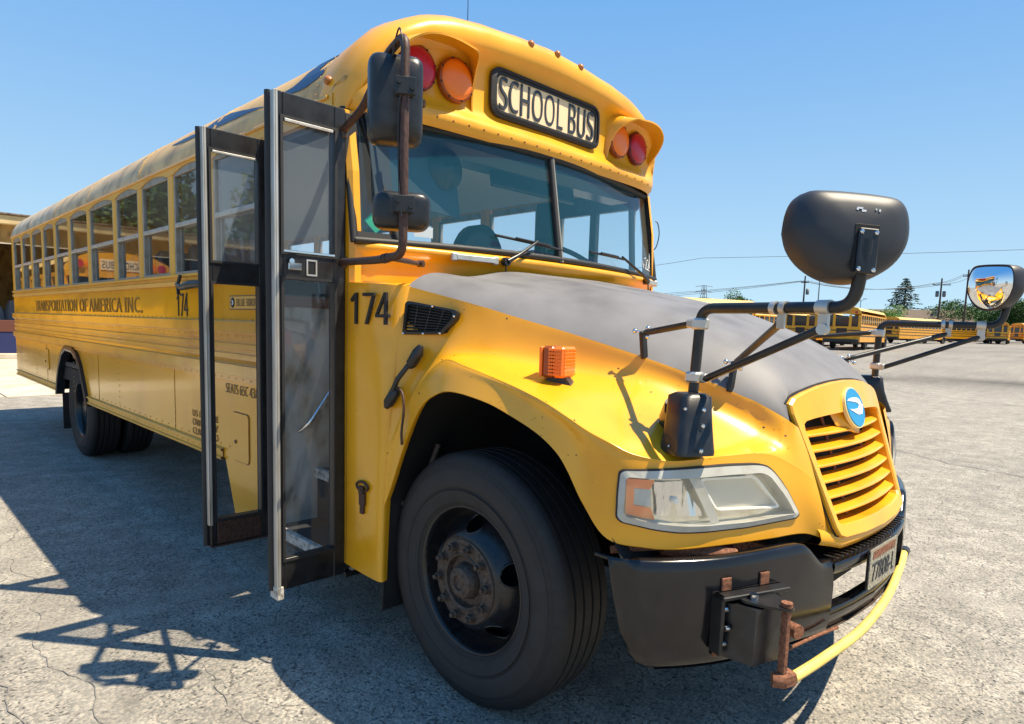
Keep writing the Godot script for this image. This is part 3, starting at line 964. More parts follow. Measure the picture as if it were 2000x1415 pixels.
	for i in 3:
		wire(p1[i], p2[i], 0.3, "power line between the two right poles, %s of three" % names[i])
		wire(p3[i], p1[i], 1.2, "power line from the drum pole to the double drum pole, %s of three" % names[i])
		wire(p2[i], p2[i] + Vector3(75, 1.5, -32), 1.0, "power line leaving the photo's right edge, %s of three" % names[i])
		wire(p3[i], p3[i] + Vector3(-95, -1.5 - 1.0 * i, 12), 2.0, "power line from the drum pole toward the windscreen, %s of three" % names[i])
	wire(Vector3(-62, 15.5, -110), Vector3(60, 21.0, -170), 1.0, "highest thin line crossing the sky right of the big mirror", 0.035)
	wire(Vector3(-62, 15.5, -110), Vector3(-150, 13.0, -90), 2.5, "highest thin line crossing the sky left of the big mirror", 0.035)

func shed(called: String, label: String, at: Vector3, turn: float, s: Vector3, rise: float, wall_m: Material, roof_m: Material, chimney: bool):
	at.y = land(at.x, at.z)
	var b := thing(called, label, "building", at)
	b.rotation.y = turn
	var mb := MB.new()
	mb.span(Vector3(-s.x / 2, -0.3, -s.z / 2), Vector3(s.x / 2, s.y * 0.72, s.z / 2))
	obj("wall", mb, wall_m, b)
	mb = MB.new()
	mb.prism(V2([-s.z / 2 - 0.5, s.y * 0.725, s.z / 2 + 0.5, s.y * 0.725, s.z / 2 + 0.5, s.y * 0.725 + 0.25, 0, s.y * 0.725 + 0.3 + rise, -s.z / 2 - 0.5, s.y * 0.725 + 0.25]), s.x + 0.8, Transform3D(Basis(Vector3(0, 0, -1), Vector3.UP, Vector3(1, 0, 0)), Vector3(-s.x / 2 - 0.4, 0, 0)))
	var roof := obj("roof", mb, roof_m, b)
	if chimney:
		for x in [-2.2, 3.5]:
			mb = MB.new()
			mb.span(Vector3(x - 0.4, s.y * 0.72 + 0.6, 1.6), Vector3(x + 0.4, s.y * 0.72 + rise + (1.0 if x < 0 else 0.5), 2.4), 0.02)
			obj("chimney", mb, M.concrete_pale, roof)
	for i in int(s.x / 3.0):
		mb = MB.new()
		var x := -s.x / 2 + 1.5 + i * 3.0
		mb.span(Vector3(x - 0.5, 1.0, s.z / 2 - 0.02), Vector3(x + 0.5, 2.1, s.z / 2 + 0.03))
		obj("window", mb, M.far_glass, b)

# ---------------------------------------------------------------- the bus (x forward, z to its door side, origin under the front axle)
const HW := 1.22
var PILLARS := [-9.60, -8.93, -8.25, -7.56, -6.885, -6.2, -5.40, -4.514, -3.807, -3.10, -2.389, -1.672]
var ROOF := [Vector2(1.22, 2.55), Vector2(1.215, 2.60), Vector2(1.195, 2.66), Vector2(1.165, 2.715), Vector2(1.12, 2.77), Vector2(1.06, 2.825), Vector2(0.98, 2.87), Vector2(0.86, 2.92), Vector2(0.70, 2.97), Vector2(0.5, 3.015), Vector2(0.25, 3.045), Vector2(0, 3.055)]
var PLAN := [Vector2(-0.5, 1.205), Vector2(0.50, 1.205), Vector2(0.62, 1.203), Vector2(0.70, 1.185), Vector2(0.78, 1.135), Vector2(0.85, 1.05), Vector2(0.915, 0.92), Vector2(0.965, 0.78), Vector2(1.005, 0.64), Vector2(1.035, 0.53), Vector2(1.06, 0.43), Vector2(1.10, 0.25), Vector2(1.115, 0)]
var BUMP := [Vector2(0.735, 1.202), Vector2(0.80, 1.172), Vector2(0.87, 1.10), Vector2(0.94, 1.0), Vector2(1.0, 0.88), Vector2(1.06, 0.70), Vector2(1.115, 0.5), Vector2(1.155, 0.25), Vector2(1.17, 0)]
var bus: Node3D

func roof_y(z: float) -> float:
	var a := absf(z)
	for i in ROOF.size() - 1:
		if a <= ROOF[i].x and a >= ROOF[i + 1].x:
			return lerpf(ROOF[i].y, ROOF[i + 1].y, (ROOF[i].x - a) / maxf(ROOF[i].x - ROOF[i + 1].x, 1e-6))
	return 2.55

# point on the roof's side: s is the distance up from the drip rail
func roof_at(s: float, off: float, side := 1.0) -> Vector2:
	var left := s
	if s <= 0.0: return Vector2((HW + off) * side, 2.55 + s)
	for i in ROOF.size() - 1:
		var l: float = ROOF[i].distance_to(ROOF[i + 1])
		if left <= l or i == ROOF.size() - 2:
			var p: Vector2 = ROOF[i].lerp(ROOF[i + 1], left / l)
			var t: Vector2 = (ROOF[i + 1] - ROOF[i]) / l
			p += Vector2(t.y, -t.x) * off
			return Vector2(p.x * side, p.y)
		left -= l
	return Vector2.ZERO

func along(line: Array, s: float, off := 0.0) -> Vector2:
	# smooth walk along a plan line, s metres from its first point
	var left := s
	for i in line.size() - 1:
		var l: float = line[i].distance_to(line[i + 1])
		if left <= l or i == line.size() - 2:
			var k := left / l
			var p: Vector2 = line[i].cubic_interpolate(line[i + 1], line[maxi(i - 1, 0)], line[mini(i + 2, line.size() - 1)], clampf(k, 0, 1)) if k <= 1.0 else line[i].lerp(line[i + 1], k)
			var t: Vector2 = (line[i + 1] - line[i]).normalized()
			if k > 0.5 and i + 2 < line.size(): t = t.lerp((line[i + 2] - line[i + 1]).normalized(), (k - 0.5)).normalized()
			elif k < 0.5 and i > 0: t = t.lerp((line[i] - line[i - 1]).normalized(), 0.5 - k).normalized()
			return p + Vector2(-t.y, t.x) * off
		left -= l
	return line[-1]

# cab front face: x at height y and width z
func screen_x(y: float, z: float) -> float:
	return -0.577 - 0.1737 * (y - 1.903) - 0.1145 * z * z

func build_bus():
	bus = thing("school_bus", "large yellow school bus numbered 174 with its folding door open and grey hood", "school bus")
	bus_sides()
	bus_roof()
	bus_inside()
	bus_cab_front()
	bus_windscreen()
	bus_nose()
	bus_grille()
	bus_bumper()
	bus_wheels()
	bus_door()
	bus_mirrors()
	bus_trim()

func rivets(pts: Array, normal: Vector3, r := 0.006) -> MB:
	var mb := MB.new()
	var u := normal.cross(Vector3(0.3, 0.9, 0.2)).normalized()
	var w := normal.cross(u)
	mb.flat()
	for p in pts:
		var top: Vector3 = p + normal * r * 0.6
		for k in 6:
			var a := TAU * k / 6.0; var b := TAU * (k + 1) / 6.0
			var p0: Vector3 = p + (u * cos(a) + w * sin(a)) * r; var p1: Vector3 = p + (u * cos(b) + w * sin(b)) * r
			var q0: Vector3 = top + (u * cos(a) + w * sin(a)) * r * 0.5; var q1: Vector3 = top + (u * cos(b) + w * sin(b)) * r * 0.5
			mb.quad(p0, p1, q1, q0)
			mb.tri(top, q0, q1)
	return mb

func side_strip(called: String, prof: Array, x0: float, x1: float, side: float, m: Material) -> MeshInstance3D:
	# prof: [y, how far it stands out]
	var rows := []
	var n := 24
	var rng := RandomNumberGenerator.new()
	rng.seed = int(absf(prof[0][0]) * 1000)
	for i in n + 1:
		var x := lerpf(x0, x1, float(i) / n)
		var r := []
		for p in prof: r.append(Vector3(x, p[0], side * (HW + p[1] * 1.7 + 0.0012 * sin(x * 9.0 + p[0] * 7.0))))
		rows.append(r)
	var mb := MB.new()
	mb.grid(rows, false)
	return obj(called, mb, m, bus)

func bus_sides():
	for side in [1.0, -1.0]:
		var xa := -9.637
		var xb := -1.62 if side > 0 else -0.83
		# lower skirt with the rear wheel opening
		var poly := V2([xa, 0.66, -7.0, 0.655, -6.99, 0.66, -6.9, 0.83, -6.80, 0.95, -6.62, 1.10, -6.46, 1.153, -6.14, 1.145, -5.98, 1.09, -5.86, 1.0, -5.74, 0.82, -5.64, 0.66, -2.2, 0.66, -2.06, 0.335, xb, 0.335, xb, 1.157, xa, 1.157])
		if side < 0: poly = V2([xa, 0.66, -7.0, 0.66, -6.80, 0.95, -6.46, 1.153, -6.14, 1.145, -5.86, 1.0, -5.64, 0.66, xb, 0.66, xb, 1.157, xa, 1.157])
		var mb := MB.new()
		mb.prism(poly, 0.02, Transform3D(Basis(), Vector3(0, 0, HW - 0.02 if side > 0 else -HW)))
		obj("skirt_panel", mb, M.yellow_side, bus)
		# gently oil-canned skin of the skirt, so that it mirrors the ground unevenly
		side_strip("lower_rub_rail", [[1.155, 0], [1.158, 0.008], [1.188, 0.008], [1.194, 0.02], [1.255, 0.02], [1.262, 0.001], [1.283, 0.0]], xa, xb - 0.04, side, M.yellow_trim)
		side_strip("corrugated_panel", [[1.283, 0], [1.290, 0.010], [1.318, 0.010], [1.325, 0.0], [1.345, 0.0], [1.352, 0.010], [1.378, 0.010], [1.386, 0.0], [1.406, 0.0]], xa, xb, side, M.yellow_trim)
		side_strip("upper_rub_rail", [[1.406, 0], [1.409, 0.008], [1.438, 0.008], [1.446, 0.02], [1.508, 0.02], [1.518, 0.001]], xa, xb - 0.04, side, M.yellow_trim)
		side_strip("belt_panel", [[1.518, 0.0], [1.735, 0.0]], xa, xb, side, M.yellow_side)
		side_strip("belt_moulding", [[1.735, 0.0], [1.738, 0.009], [1.765, 0.013], [1.772, 0.001], [1.792, 0.001], [1.796, 0.014], [1.812, 0.014], [1.814, -0.03]], xa, xb, side, M.yellow_dull)
		for seg in [[xa, -7.02], [-5.62, -2.22]]:
			var s := side_strip("skirt_rail", [[0.648, -0.03], [0.648, 0.012], [0.664, 0.014], [0.668, 0.006], [0.700, 0.006], [0.706, 0.013], [0.716, 0.013], [0.722, 0.001]], seg[0], seg[1], side, M.yellow_dull)
		# pillars
		for i in PILLARS.size():
			if side < 0 and i == 11: continue
			var px: float = PILLARS[i] - (0.1 if side < 0 else 0.0)
			mb = MB.new()
			var w := 0.05 if i < 11 else 0.045
			mb.span(Vector3(px - w, 1.8, side * (HW - 0.06)), Vector3(px + w, 2.55, side * (HW - 0.001)), 0.008)
			obj("pillar", mb, M.yellow_dull, bus)
		# header over the windows, lower edge scalloped between pillars
		var hp := PackedVector2Array()
		hp.append(Vector2(xa, 2.56))
		hp.append(Vector2(xa, 2.49))
		for i in PILLARS.size() - 1:
			var sh := 0.1 if side < 0 else 0.0
			var a: float = PILLARS[i] + 0.05 - sh; var b: float = PILLARS[i + 1] - 0.05 - sh
			hp.append(Vector2(a, 2.488))
			for k in 7:
				var t := (k + 1) / 8.0
				hp.append(Vector2(lerpf(a, b, t), 2.492 + 0.034 * sin(PI * t)))
			hp.append(Vector2(b, 2.488))
		var xe := -0.90
		hp.append(Vector2(-1.62, 2.488)); hp.append(Vector2(-1.62, 2.47)); hp.append(Vector2(xe, 2.47)); hp.append(Vector2(xe, 2.56))
		mb = MB.new()
		mb.prism(hp, 0.03, Transform3D(Basis(), Vector3(0, 0, HW - 0.028 if side > 0 else -HW - 0.002)))
		obj("window_header", mb, M.yellow_dull, bus)
		# drip rail
		mb = MB.new()
		mb.tube([Vector3(xa, 2.546, side * (HW + 0.006)), Vector3(-0.93, 2.546, side * (HW + 0.006))], 0.009, 6)
		obj("drip_rail", mb, M.yellow_trim, bus)
		# windows
		for i in PILLARS.size() - 1:
			var sh := 0.1 if side < 0 else 0.0
			var a: float = PILLARS[i] + 0.052 - sh; var b: float = PILLARS[i + 1] - 0.052 - sh
			if side < 0 and i == 10: b = -1.87
			make_window(a, b, side)
		if side < 0:
			make_window(-1.62, -0.92, side, false)
			for q in [[-1.87, 1.8, -1.62, 2.53], [-1.31, 1.815, -1.25, 2.53], [-1.62, 2.39, -1.312, 2.53], [-1.248, 2.39, -0.90, 2.53]]:
				mb = MB.new()
				mb.span(Vector3(q[0], q[1], -HW + 0.002), Vector3(q[2], q[3], -HW + 0.05), 0.004)
				obj("driver_window_frame", mb, M.black, bus)
		if side > 0:
			# rivet rows
			var pts := []
			for y in [1.173, 1.424, 1.523, 1.728, 0.745, 0.683]:
				var x := -9.55
				while x < -1.75:
					if not (y < 1.15 and x > -7.1 and x < -5.55) and not (y < 0.73 and x > -2.25): pts.append(Vector3(x, y, HW + (0.0136 if y in [1.173, 1.424] else 0.0102 if y == 0.683 else 0.001)))
					x += 0.105 if y != 0.745 else 0.14
			for x in [-8.25, -6.2, -4.514, -3.1]:
				for k in 9: pts.append(Vector3(x, 0.72 + k * 0.05, HW + 0.001))
			for k in 26: pts.append(Vector3(-1.66, 0.4 + k * 0.053, HW + 0.001))
			stuff(obj("rivet", rivets(pts, Vector3(0, 0, 1), 0.0065), M.yellow_trim, bus))
			# vertical panel laps
			for x in [-7.56, -5.2, -3.1]:
				mb = MB.new()
				mb.span(Vector3(x - 0.0015, 0.725, HW + 0.0005), Vector3(x + 0.0015, 1.153, HW + 0.0025))
				obj("panel_seam", mb, M.faded_ink, bus)
			# door jamb flange
			mb = MB.new()
			mb.span(Vector3(-1.655, 0.34, HW - 0.01), Vector3(-1.60, 2.469, HW + 0.006), 0.003)
			obj("door_jamb", mb, M.yellow_dull, bus)
			# rear wheel trim
			var o_ := [Vector2(-7.03, 0.62), Vector2(-6.93, 0.83), Vector2(-6.83, 0.97), Vector2(-6.64, 1.13), Vector2(-6.46, 1.19), Vector2(-6.13, 1.18), Vector2(-5.96, 1.12), Vector2(-5.83, 1.02), Vector2(-5.70, 0.83), Vector2(-5.57, 0.62)]
			var rows := []
			for q in [[1.0, 0.0], [1.0, 0.028], [0.955, 0.036], [0.92, 0.03], [0.915, -0.05]]:
				var r := []
				for p in o_: r.append(Vector3(-6.3 + (p.x + 6.3) * q[0], 0.55 + (p.y - 0.55) * (q[0] if q[0] == 1.0 else q[0] - 0.01), HW + q[1]))
				rows.append(r)
			mb = MB.new()
			mb.grid(rows, false)
			obj("wheel_trim", mb, M.black_plastic, bus)
	# small hatch behind the rear wheel and fuel hatch by the door
	for h in [[-7.55, 0.98, 0.2, 0.24], [-1.955, 0.822, 0.23, 0.29]]:
		var mb := MB.new()
		mb.prism(rounded(rect2(h[0] - h[2] / 2, h[1] - h[3] / 2, h[0] + h[2] / 2, h[1] + h[3] / 2), 0.03), 0.006, Transform3D(Basis(), Vector3(0, 0, HW + 0.002)))
		var hatch := obj("hatch", mb, M.yellow_side, bus)
		mb = MB.new()
		mb.prism(rounded(rect2(h[0] - h[2] / 2 - 0.006, h[1] - h[3] / 2 - 0.006, h[0] + h[2] / 2 + 0.006, h[1] + h[3] / 2 + 0.006), 0.034), 0.0012, Transform3D(Basis(), Vector3(0, 0, HW + 0.0006)))
		obj("hatch_gap", mb, M.faded_ink, hatch)
		mb = MB.new()
		mb.tube([Vector3(h[0] - 0.06, h[1] - 0.03, HW + 0.008), Vector3(h[0] - 0.06, h[1] - 0.03, HW + 0.014)], 0.012, 10)
		obj("lock", mb, M.rust, hatch)
	# rear wall
	var rp := PackedVector2Array()
	for p in ROOF: rp.append(Vector2(p.x, p.y - 0.005))
	for i in range(ROOF.size() - 2, -1, -1): rp.append(Vector2(-ROOF[i].x, ROOF[i].y - 0.005))
	rp.append(Vector2(-HW, 0.66)); rp.append(Vector2(HW, 0.66))
	var mb := MB.new()
	mb.prism(rp, 0.05, Transform3D(Basis(Vector3(0, 0, 1), Vector3.UP, Vector3(-1, 0, 0)), Vector3(-9.637, 0, 0)))
	obj("rear_wall", mb, M.yellow_side, bus)

func make_window(a: float, b: float, side: float, sash := true):
	var z := side * (HW - 0.022)
	var f := MB.new()
	var t := 0.022
	var d := 0.016
	f.span(Vector3(a, 1.812, z - d), Vector3(a + t, 2.50, z + d), 0.003)
	f.span(Vector3(b - t, 1.812, z - d), Vector3(b, 2.50, z + d), 0.003)
	f.span(Vector3(a + t, 2.478, z - d), Vector3(b - t, 2.53, z + d), 0.003)
	f.span(Vector3(a + t, 1.812, z - d), Vector3(b - t, 1.835, z + d), 0.003)
	var w := obj("window", f, M.window_frame, bus)
	if not sash:
		f = MB.new()
		f.quad(Vector3(a + t, 1.836, z), Vector3(b - t, 1.836, z), Vector3(b - t, 2.477, z), Vector3(a + t, 2.477, z))
		obj("pane", f, M.window_glass if side > 0 else M.far_window_glass, w)
		return
	f = MB.new()
	f.span(Vector3(a + t, 2.135, z - d + 0.002), Vector3(b - t, 2.165, z + d + 0.004), 0.004)
	obj("sash_rail", f, M.aluminium, w)
	f = MB.new()
	f.span(Vector3(a + t, 1.835, z - side * 0.02 - 0.008), Vector3(a + t + 0.022, 2.135, z - side * 0.02 + 0.008), 0.002)
	obj("sash_stile", f, M.window_frame, w)
	for q in [[2.166, 2.477, 0.004], [1.836, 2.134, -0.013]]:
		f = MB.new()
		f.quad(Vector3(a + t, q[0], z + side * q[2]), Vector3(b - t, q[0], z + side * q[2]), Vector3(b - t, q[1], z + side * q[2]), Vector3(a + t, q[1], z + side * q[2]))
		obj("pane", f, M.window_glass if side > 0 else M.far_window_glass, w)

func bus_roof():
	var cuts := [-9.66, -8.25, -6.885, -5.40, -3.807, -2.389, -1.0]
	var total := 0.0
	for i in ROOF.size() - 1: total += ROOF[i].distance_to(ROOF[i + 1])
	for c in cuts.size() - 1:
		var rows := []
		for x in [cuts[c] + 0.002, (cuts[c] + cuts[c + 1]) * 0.5, cuts[c + 1] - 0.002]:
			var r := []
			for p in ROOF: r.append(Vector3(x, p.y, p.x))
			for i in range(ROOF.size() - 2, -1, -1): r.append(Vector3(x, ROOF[i].y, -ROOF[i].x))
			rows.append(r)
		var mb := MB.new()
		mb.grid(rows)
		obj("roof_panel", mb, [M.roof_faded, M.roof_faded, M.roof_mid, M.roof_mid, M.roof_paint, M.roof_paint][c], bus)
		# lap seam between panels
		if c > 0:
			rows = []
			for q in [[-0.022, 0.0015], [-0.02, 0.005], [0.02, 0.005], [0.022, 0.0015]]:
				var r := []
				for k in 41:
					var s := total * 2.0 * k / 40.0
					var p := roof_at(s, q[1]) if s <= total else roof_at(total * 2.0 - s, q[1], -1.0)
					r.append(Vector3(cuts[c] + q[0], p.y, p.x))
				rows.append(r)
			mb = MB.new()
			mb.grid(rows, false)
			obj("roof_seam", mb, [M.roof_faded, M.roof_faded, M.roof_mid, M.roof_mid, M.roof_paint, M.roof_paint][c], bus)
	# roof rivets on the visible side
	var mb := MB.new()
	var rng := RandomNumberGenerator.new()
	rng.seed = 3
	var all := []
	for c in range(1, cuts.size()):
		for k in 9:
			var p := roof_at(0.03 + k * 0.045, 0.005)
			all.append(Vector3(cuts[c] - (0.012 if c < cuts.size() - 1 else 0.05), p.y, p.x))
	stuff(obj("rivet", rivets(all, Vector3(0, 0.5, 0.85).normalized(), 0.005), M.roof_paint, bus))
	# stylised bird and swooshes painted on the roof's side
	var lay := func(p: Vector2) -> Vector3:
		var q := roof_at(p.y, 0.003)
		return Vector3(p.x, q.y, q.x)
	var bird := V2([-1.474, 0.150, -1.37, 0.157, -1.318, 0.178, -1.30, 0.235, -1.285, 0.275, -1.262, 0.30, -1.30, 0.315, -1.345, 0.33, -1.25, 0.35, -1.12, 0.365, -1.0, 0.38, -1.05, 0.32, -1.11, 0.26, -1.145, 0.205, -1.105, 0.179, -1.062, 0.186, -1.02, 0.24, -0.975, 0.315, -1.02, 0.25, -1.055, 0.19, -1.046, 0.148, -1.1, 0.122, -1.176, 0.103, -1.258, 0.100, -1.347, 0.108, -1.474, 0.130])
	var swoosh := V2([-2.60, 0.20, -2.472, 0.245, -2.266, 0.238, -1.927, 0.163, -1.801, 0.142, -1.62, 0.105, -1.771, 0.116, -1.88, 0.126, -2.017, 0.129, -2.214, 0.134, -2.378, 0.142, -2.478, 0.160])
	var tail := V2([-3.25, 0.20, -3.015, 0.207, -2.70, 0.190, -2.62, 0.150, -2.932, 0.157, -3.2, 0.185])
	for q in [bird, swoosh, tail]:
		mb = MB.new()
		mb.wrap(q, lay, 0.02, true)
		obj("bird_emblem", mb, M.navy, bus)

func bus_inside():
	# ceiling lining
	var rows := []
	for x in [-9.58, -5.0, -0.95]:
		var r := []
		for i in range(1, ROOF.size()): r.append(Vector3(x, ROOF[i].y - 0.06, ROOF[i].x * 0.965))
		for i in range(ROOF.size() - 2, 0, -1): r.append(Vector3(x, ROOF[i].y - 0.06, -ROOF[i].x * 0.965))
		rows.append(r)
	var mb := MB.new()
	mb.grid(rows)
	obj("ceiling_lining", mb, M.lining, bus)
	mb = MB.new()
	mb.span(Vector3(-9.58, 0.95, -1.195), Vector3(-1.63, 1.0, 1.195))
	mb.span(Vector3(-1.627, 0.95, -1.195), Vector3(-0.62, 1.0, 0.42))
	obj("floor", mb, M.floor_rubber, bus)
	# inner side linings below the windows
	for s in [-1, 1]:
		mb = MB.new()
		mb.span(Vector3(-9.58, 1.225, s * 1.175 - 0.01), Vector3(-1.63 if s > 0 else -0.8, 1.80, s * 1.175 + 0.01))
		obj("side_lining", mb, M.lining, bus)
	# benches
	mb = MB.new()
	mb.box(Vector3(0.2, 0.40, 0), Vector3(0.42, 0.14, 0.96), Basis(), 0.04)
	mb.box(Vector3(-0.04, 0.72, 0), Vector3(0.10, 0.62, 0.96), Basis(Vector3(0, 0, 1), 0.14), 0.045)
	mb.span(Vector3(0.05, 0.0, -0.4), Vector3(0.09, 0.34, -0.36))
	mb.span(Vector3(0.05, 0.0, 0.36), Vector3(0.09, 0.34, 0.4))
	var bench := mb.done()
	for i in 10:
		for s in [-1, 1]:
			var o := obj("bench_seat", bench, M.seat_vinyl, bus)
			o.position = Vector3(-9.3 + i * 0.71, 1.0, s * 0.66)
	# driver's seat on the left with a rounded headrest
	mb = MB.new()
	mb.box(Vector3(-1.57, 1.42, -0.50), Vector3(0.5, 0.14, 0.5), Basis(), 0.05)
	mb.span(Vector3(-1.69, 1.0, -0.63), Vector3(-1.42, 1.36, -0.36), 0.02)
	obj("driver_seat", mb, M.seat_vinyl, bus)
	mb = MB.new()
	var back := []
	for q in [[0.03, 0.88], [0.06, 1.0], [-0.06, 1.0], [-0.03, 0.88]]:
		var r := []
		for k in 17:
			var a := PI * k / 16.0
			r.append(Vector3(-1.82 + q[0], 1.46 + 0.81 * pow(sin(a), 0.5) * q[1], -0.50 + 0.25 * cos(a) * q[1]))
		back.append(r)
	mb.grid(back)
	for q in [0, 3]:
		for k in 16: mb.tri(Vector3(-1.82, 1.46, -0.50), back[q][k], back[q][k + 1])
	obj("driver_backrest", mb, M.seat_vinyl, bus)
	# steering wheel, dash
	mb = MB.new()
	var ring := []
	var wb := Basis(Vector3(0, 0, 1), 0.95)
	for k in 33:
		var a := TAU * k / 32.0
		ring.append(Vector3(-0.94, 1.925, -0.56) + wb * Vector3(0.02, sin(a) * 0.225, cos(a) * 0.225))
	mb.tube(ring, 0.017, 8, false)
	mb.tube([Vector3(-0.94, 1.925, -0.56) + wb * Vector3(0, 0, -0.21), Vector3(-0.93, 1.915, -0.56), Vector3(-0.94, 1.925, -0.56) + wb * Vector3(0, 0, 0.21)], 0.016, 6)
	mb.tube([Vector3(-0.93, 1.915, -0.56), Vector3(-0.78, 1.6, -0.56)], 0.035, 8)
	obj("steering_wheel", mb, M.black_plastic, bus)
	var dash := []
	for q in [[0.03, 1.885], [-0.12, 1.86], [-0.20, 1.78], [-0.22, 1.4], [-0.22, 1.0]]:
		var r := []
		for k in 15:
			var z := lerpf(-1.17, 0.55 if q[1] < 1.8 else 1.17, k / 14.0)
			r.append(Vector3(screen_x(1.9, z) - 0.05 + q[0], q[1], z))
		dash.append(r)
	mb = MB.new()
	mb.grid(dash)
	obj("dashboard", mb, M.step_wall, bus)
	# entry: step well, steps, rails
	mb = MB.new()
	mb.span(Vector3(-1.58, 0.33, 0.40), Vector3(-0.83, 0.37, 1.19))
	obj("step", mb, M.floor_rubber, bus)
	mb = MB.new()
	mb.span(Vector3(-1.58, 0.373, 0.40), Vector3(-0.83, 0.66, 0.93))
	var s2 := obj("step", mb, M.floor_rubber, bus)
	mb = MB.new()
	mb.span(Vector3(-1.58, 0.662, 0.40), Vector3(-0.83, 0.948, 0.68))
	var s3 := obj("step", mb, M.floor_rubber, bus)
	for q in [[0.372, 1.20, bus], [0.664, 0.945, s2], [0.95, 0.695, s3]]:
		mb = MB.new()
		mb.span(Vector3(-1.575, q[0] - 0.05, q[1] - 0.03), Vector3(-0.835, q[0] + 0.008, q[1] + 0.004), 0.004)
		obj("step_nosing", mb, M.white_grime, q[2])
	mb = MB.new()
	mb.span(Vector3(-1.62, 0.34, 0.36), Vector3(-1.585, 1.62, 1.17))
	obj("entry_barrier", mb, M.step_wall, bus)
	mb = MB.new()
	mb.span(Vector3(-1.60, 1.60, 0.36), Vector3(-1.57, 1.66, 1.15), 0.006)
	obj("barrier_cap", mb, M.red_brown, bus)
	mb = MB.new()
	mb.span(Vector3(-0.826, 0.33, 0.42), Vector3(-0.80, 1.75, 1.17))
	obj("kick_wall", mb, M.step_wall, bus)
	mb = MB.new()
	mb.span(Vector3(-1.58, 1.003, 0.36), Vector3(-1.0, 1.06, 0.39), 0.01)
	mb.span(Vector3(-1.583, 0.34, 0.36), Vector3(-0.83, 0.94, 0.395))
	obj("step_riser", mb, M.white_grime, bus)
	mb = MB.new()
	mb.tube(bent([Vector3(-1.555, 1.62, 0.52), Vector3(-1.52, 1.56, 0.56), Vector3(-1.50, 0.95, 1.02), Vector3(-1.565, 0.90, 1.05)], 0.05), 0.014, 10)
	obj("grab_rail", mb, M.chrome, bus)
	mb = MB.new()
	mb.tube(bent([Vector3(-0.845, 1.0, 0.62), Vector3(-0.885, 0.98, 0.66), Vector3(-0.885, 0.62, 0.98), Vector3(-0.845, 0.58, 1.0)], 0.04), 0.013, 10)
	obj("grab_rail", mb, M.chrome, bus)
	# interior posts and the inner mirror
	for p in [[-0.82, 1.02], [-0.84, -1.1]]:
		mb = MB.new()
		mb.tube([Vector3(p[0], 1.8, p[1]), Vector3(p[0] - 0.05, 2.5, p[1])], 0.022, 8)
		obj("cab_post", mb, M.black_plastic, bus)
	mb = MB.new()
	mb.box(Vector3(-0.93, 2.40, -0.15), Vector3(0.03, 0.16, 0.72), Basis(Vector3(0, 0, 1), 0.2), 0.012)
	obj("inside_mirror", mb, M.black_plastic, bus)
	mb = MB.new()
	mb.box(Vector3(-0.95, 2.52, 0), Vector3(0.25, 0.22, 2.2), Basis(), 0.05)
	obj("header_lining", mb, M.visor_smoke, bus)
	mb = MB.new()
	mb.box(Vector3(-0.80, 2.285, 0.82), Vector3(0.008, 0.40, 0.62), Basis(Vector3.UP, 0.2) * Basis(Vector3(0, 0, 1), 0.17), 0.003)
	obj("sun_visor", mb, M.visor_smoke, bus)
	# wheel boxes over the rear axle
	for s in [-1, 1]:
		mb = MB.new()
		mb.span(Vector3(-7.05, 0.5, s * 0.62 - 0.01), Vector3(-5.55, 1.2, s * 0.62 + 0.01))
		mb.span(Vector3(-7.05, 1.16, minf(s * 0.63, s * 1.19)), Vector3(-5.55, 1.2, maxf(s * 0.63, s * 1.19)))
		mb.span(Vector3(-7.07, 0.66, minf(s * 0.63, s * 1.19)), Vector3(-7.052, 1.2, maxf(s * 0.63, s * 1.19)))
		obj("wheel_box", mb, M.dark, bus)
	# fan behind the glass
	mb = MB.new()
	mb.lathe([Vector2(0, 0.0), Vector2(0.0, 0.10), Vector2(0.05, 0.105), Vector2(0.06, 0.02), Vector2(0.12, 0.0)], Transform3D(Basis(Vector3.UP, PI / 2), Vector3(-0.86, 2.32, 0.62)), 20)
	obj("cab_fan", mb, M.black_plastic, bus)

func contour_x(z: float, base: float) -> float:
	# cab cap seen from above: nearly flat face with rounded corners
	var a := absf(z)
	var t := [[0.0, 0.0], [0.5, 0.010], [0.8, 0.026], [0.95, 0.042], [1.05, 0.066], [1.12, 0.098], [1.17, 0.142], [1.205, 0.20], [1.22, 0.30]]
	for i in t.size() - 1:
		if a <= t[i + 1][0]: return base - lerpf(t[i][1], t[i + 1][1], (a - t[i][0]) / (t[i + 1][0] - t[i][0]))
	return base - 0.30

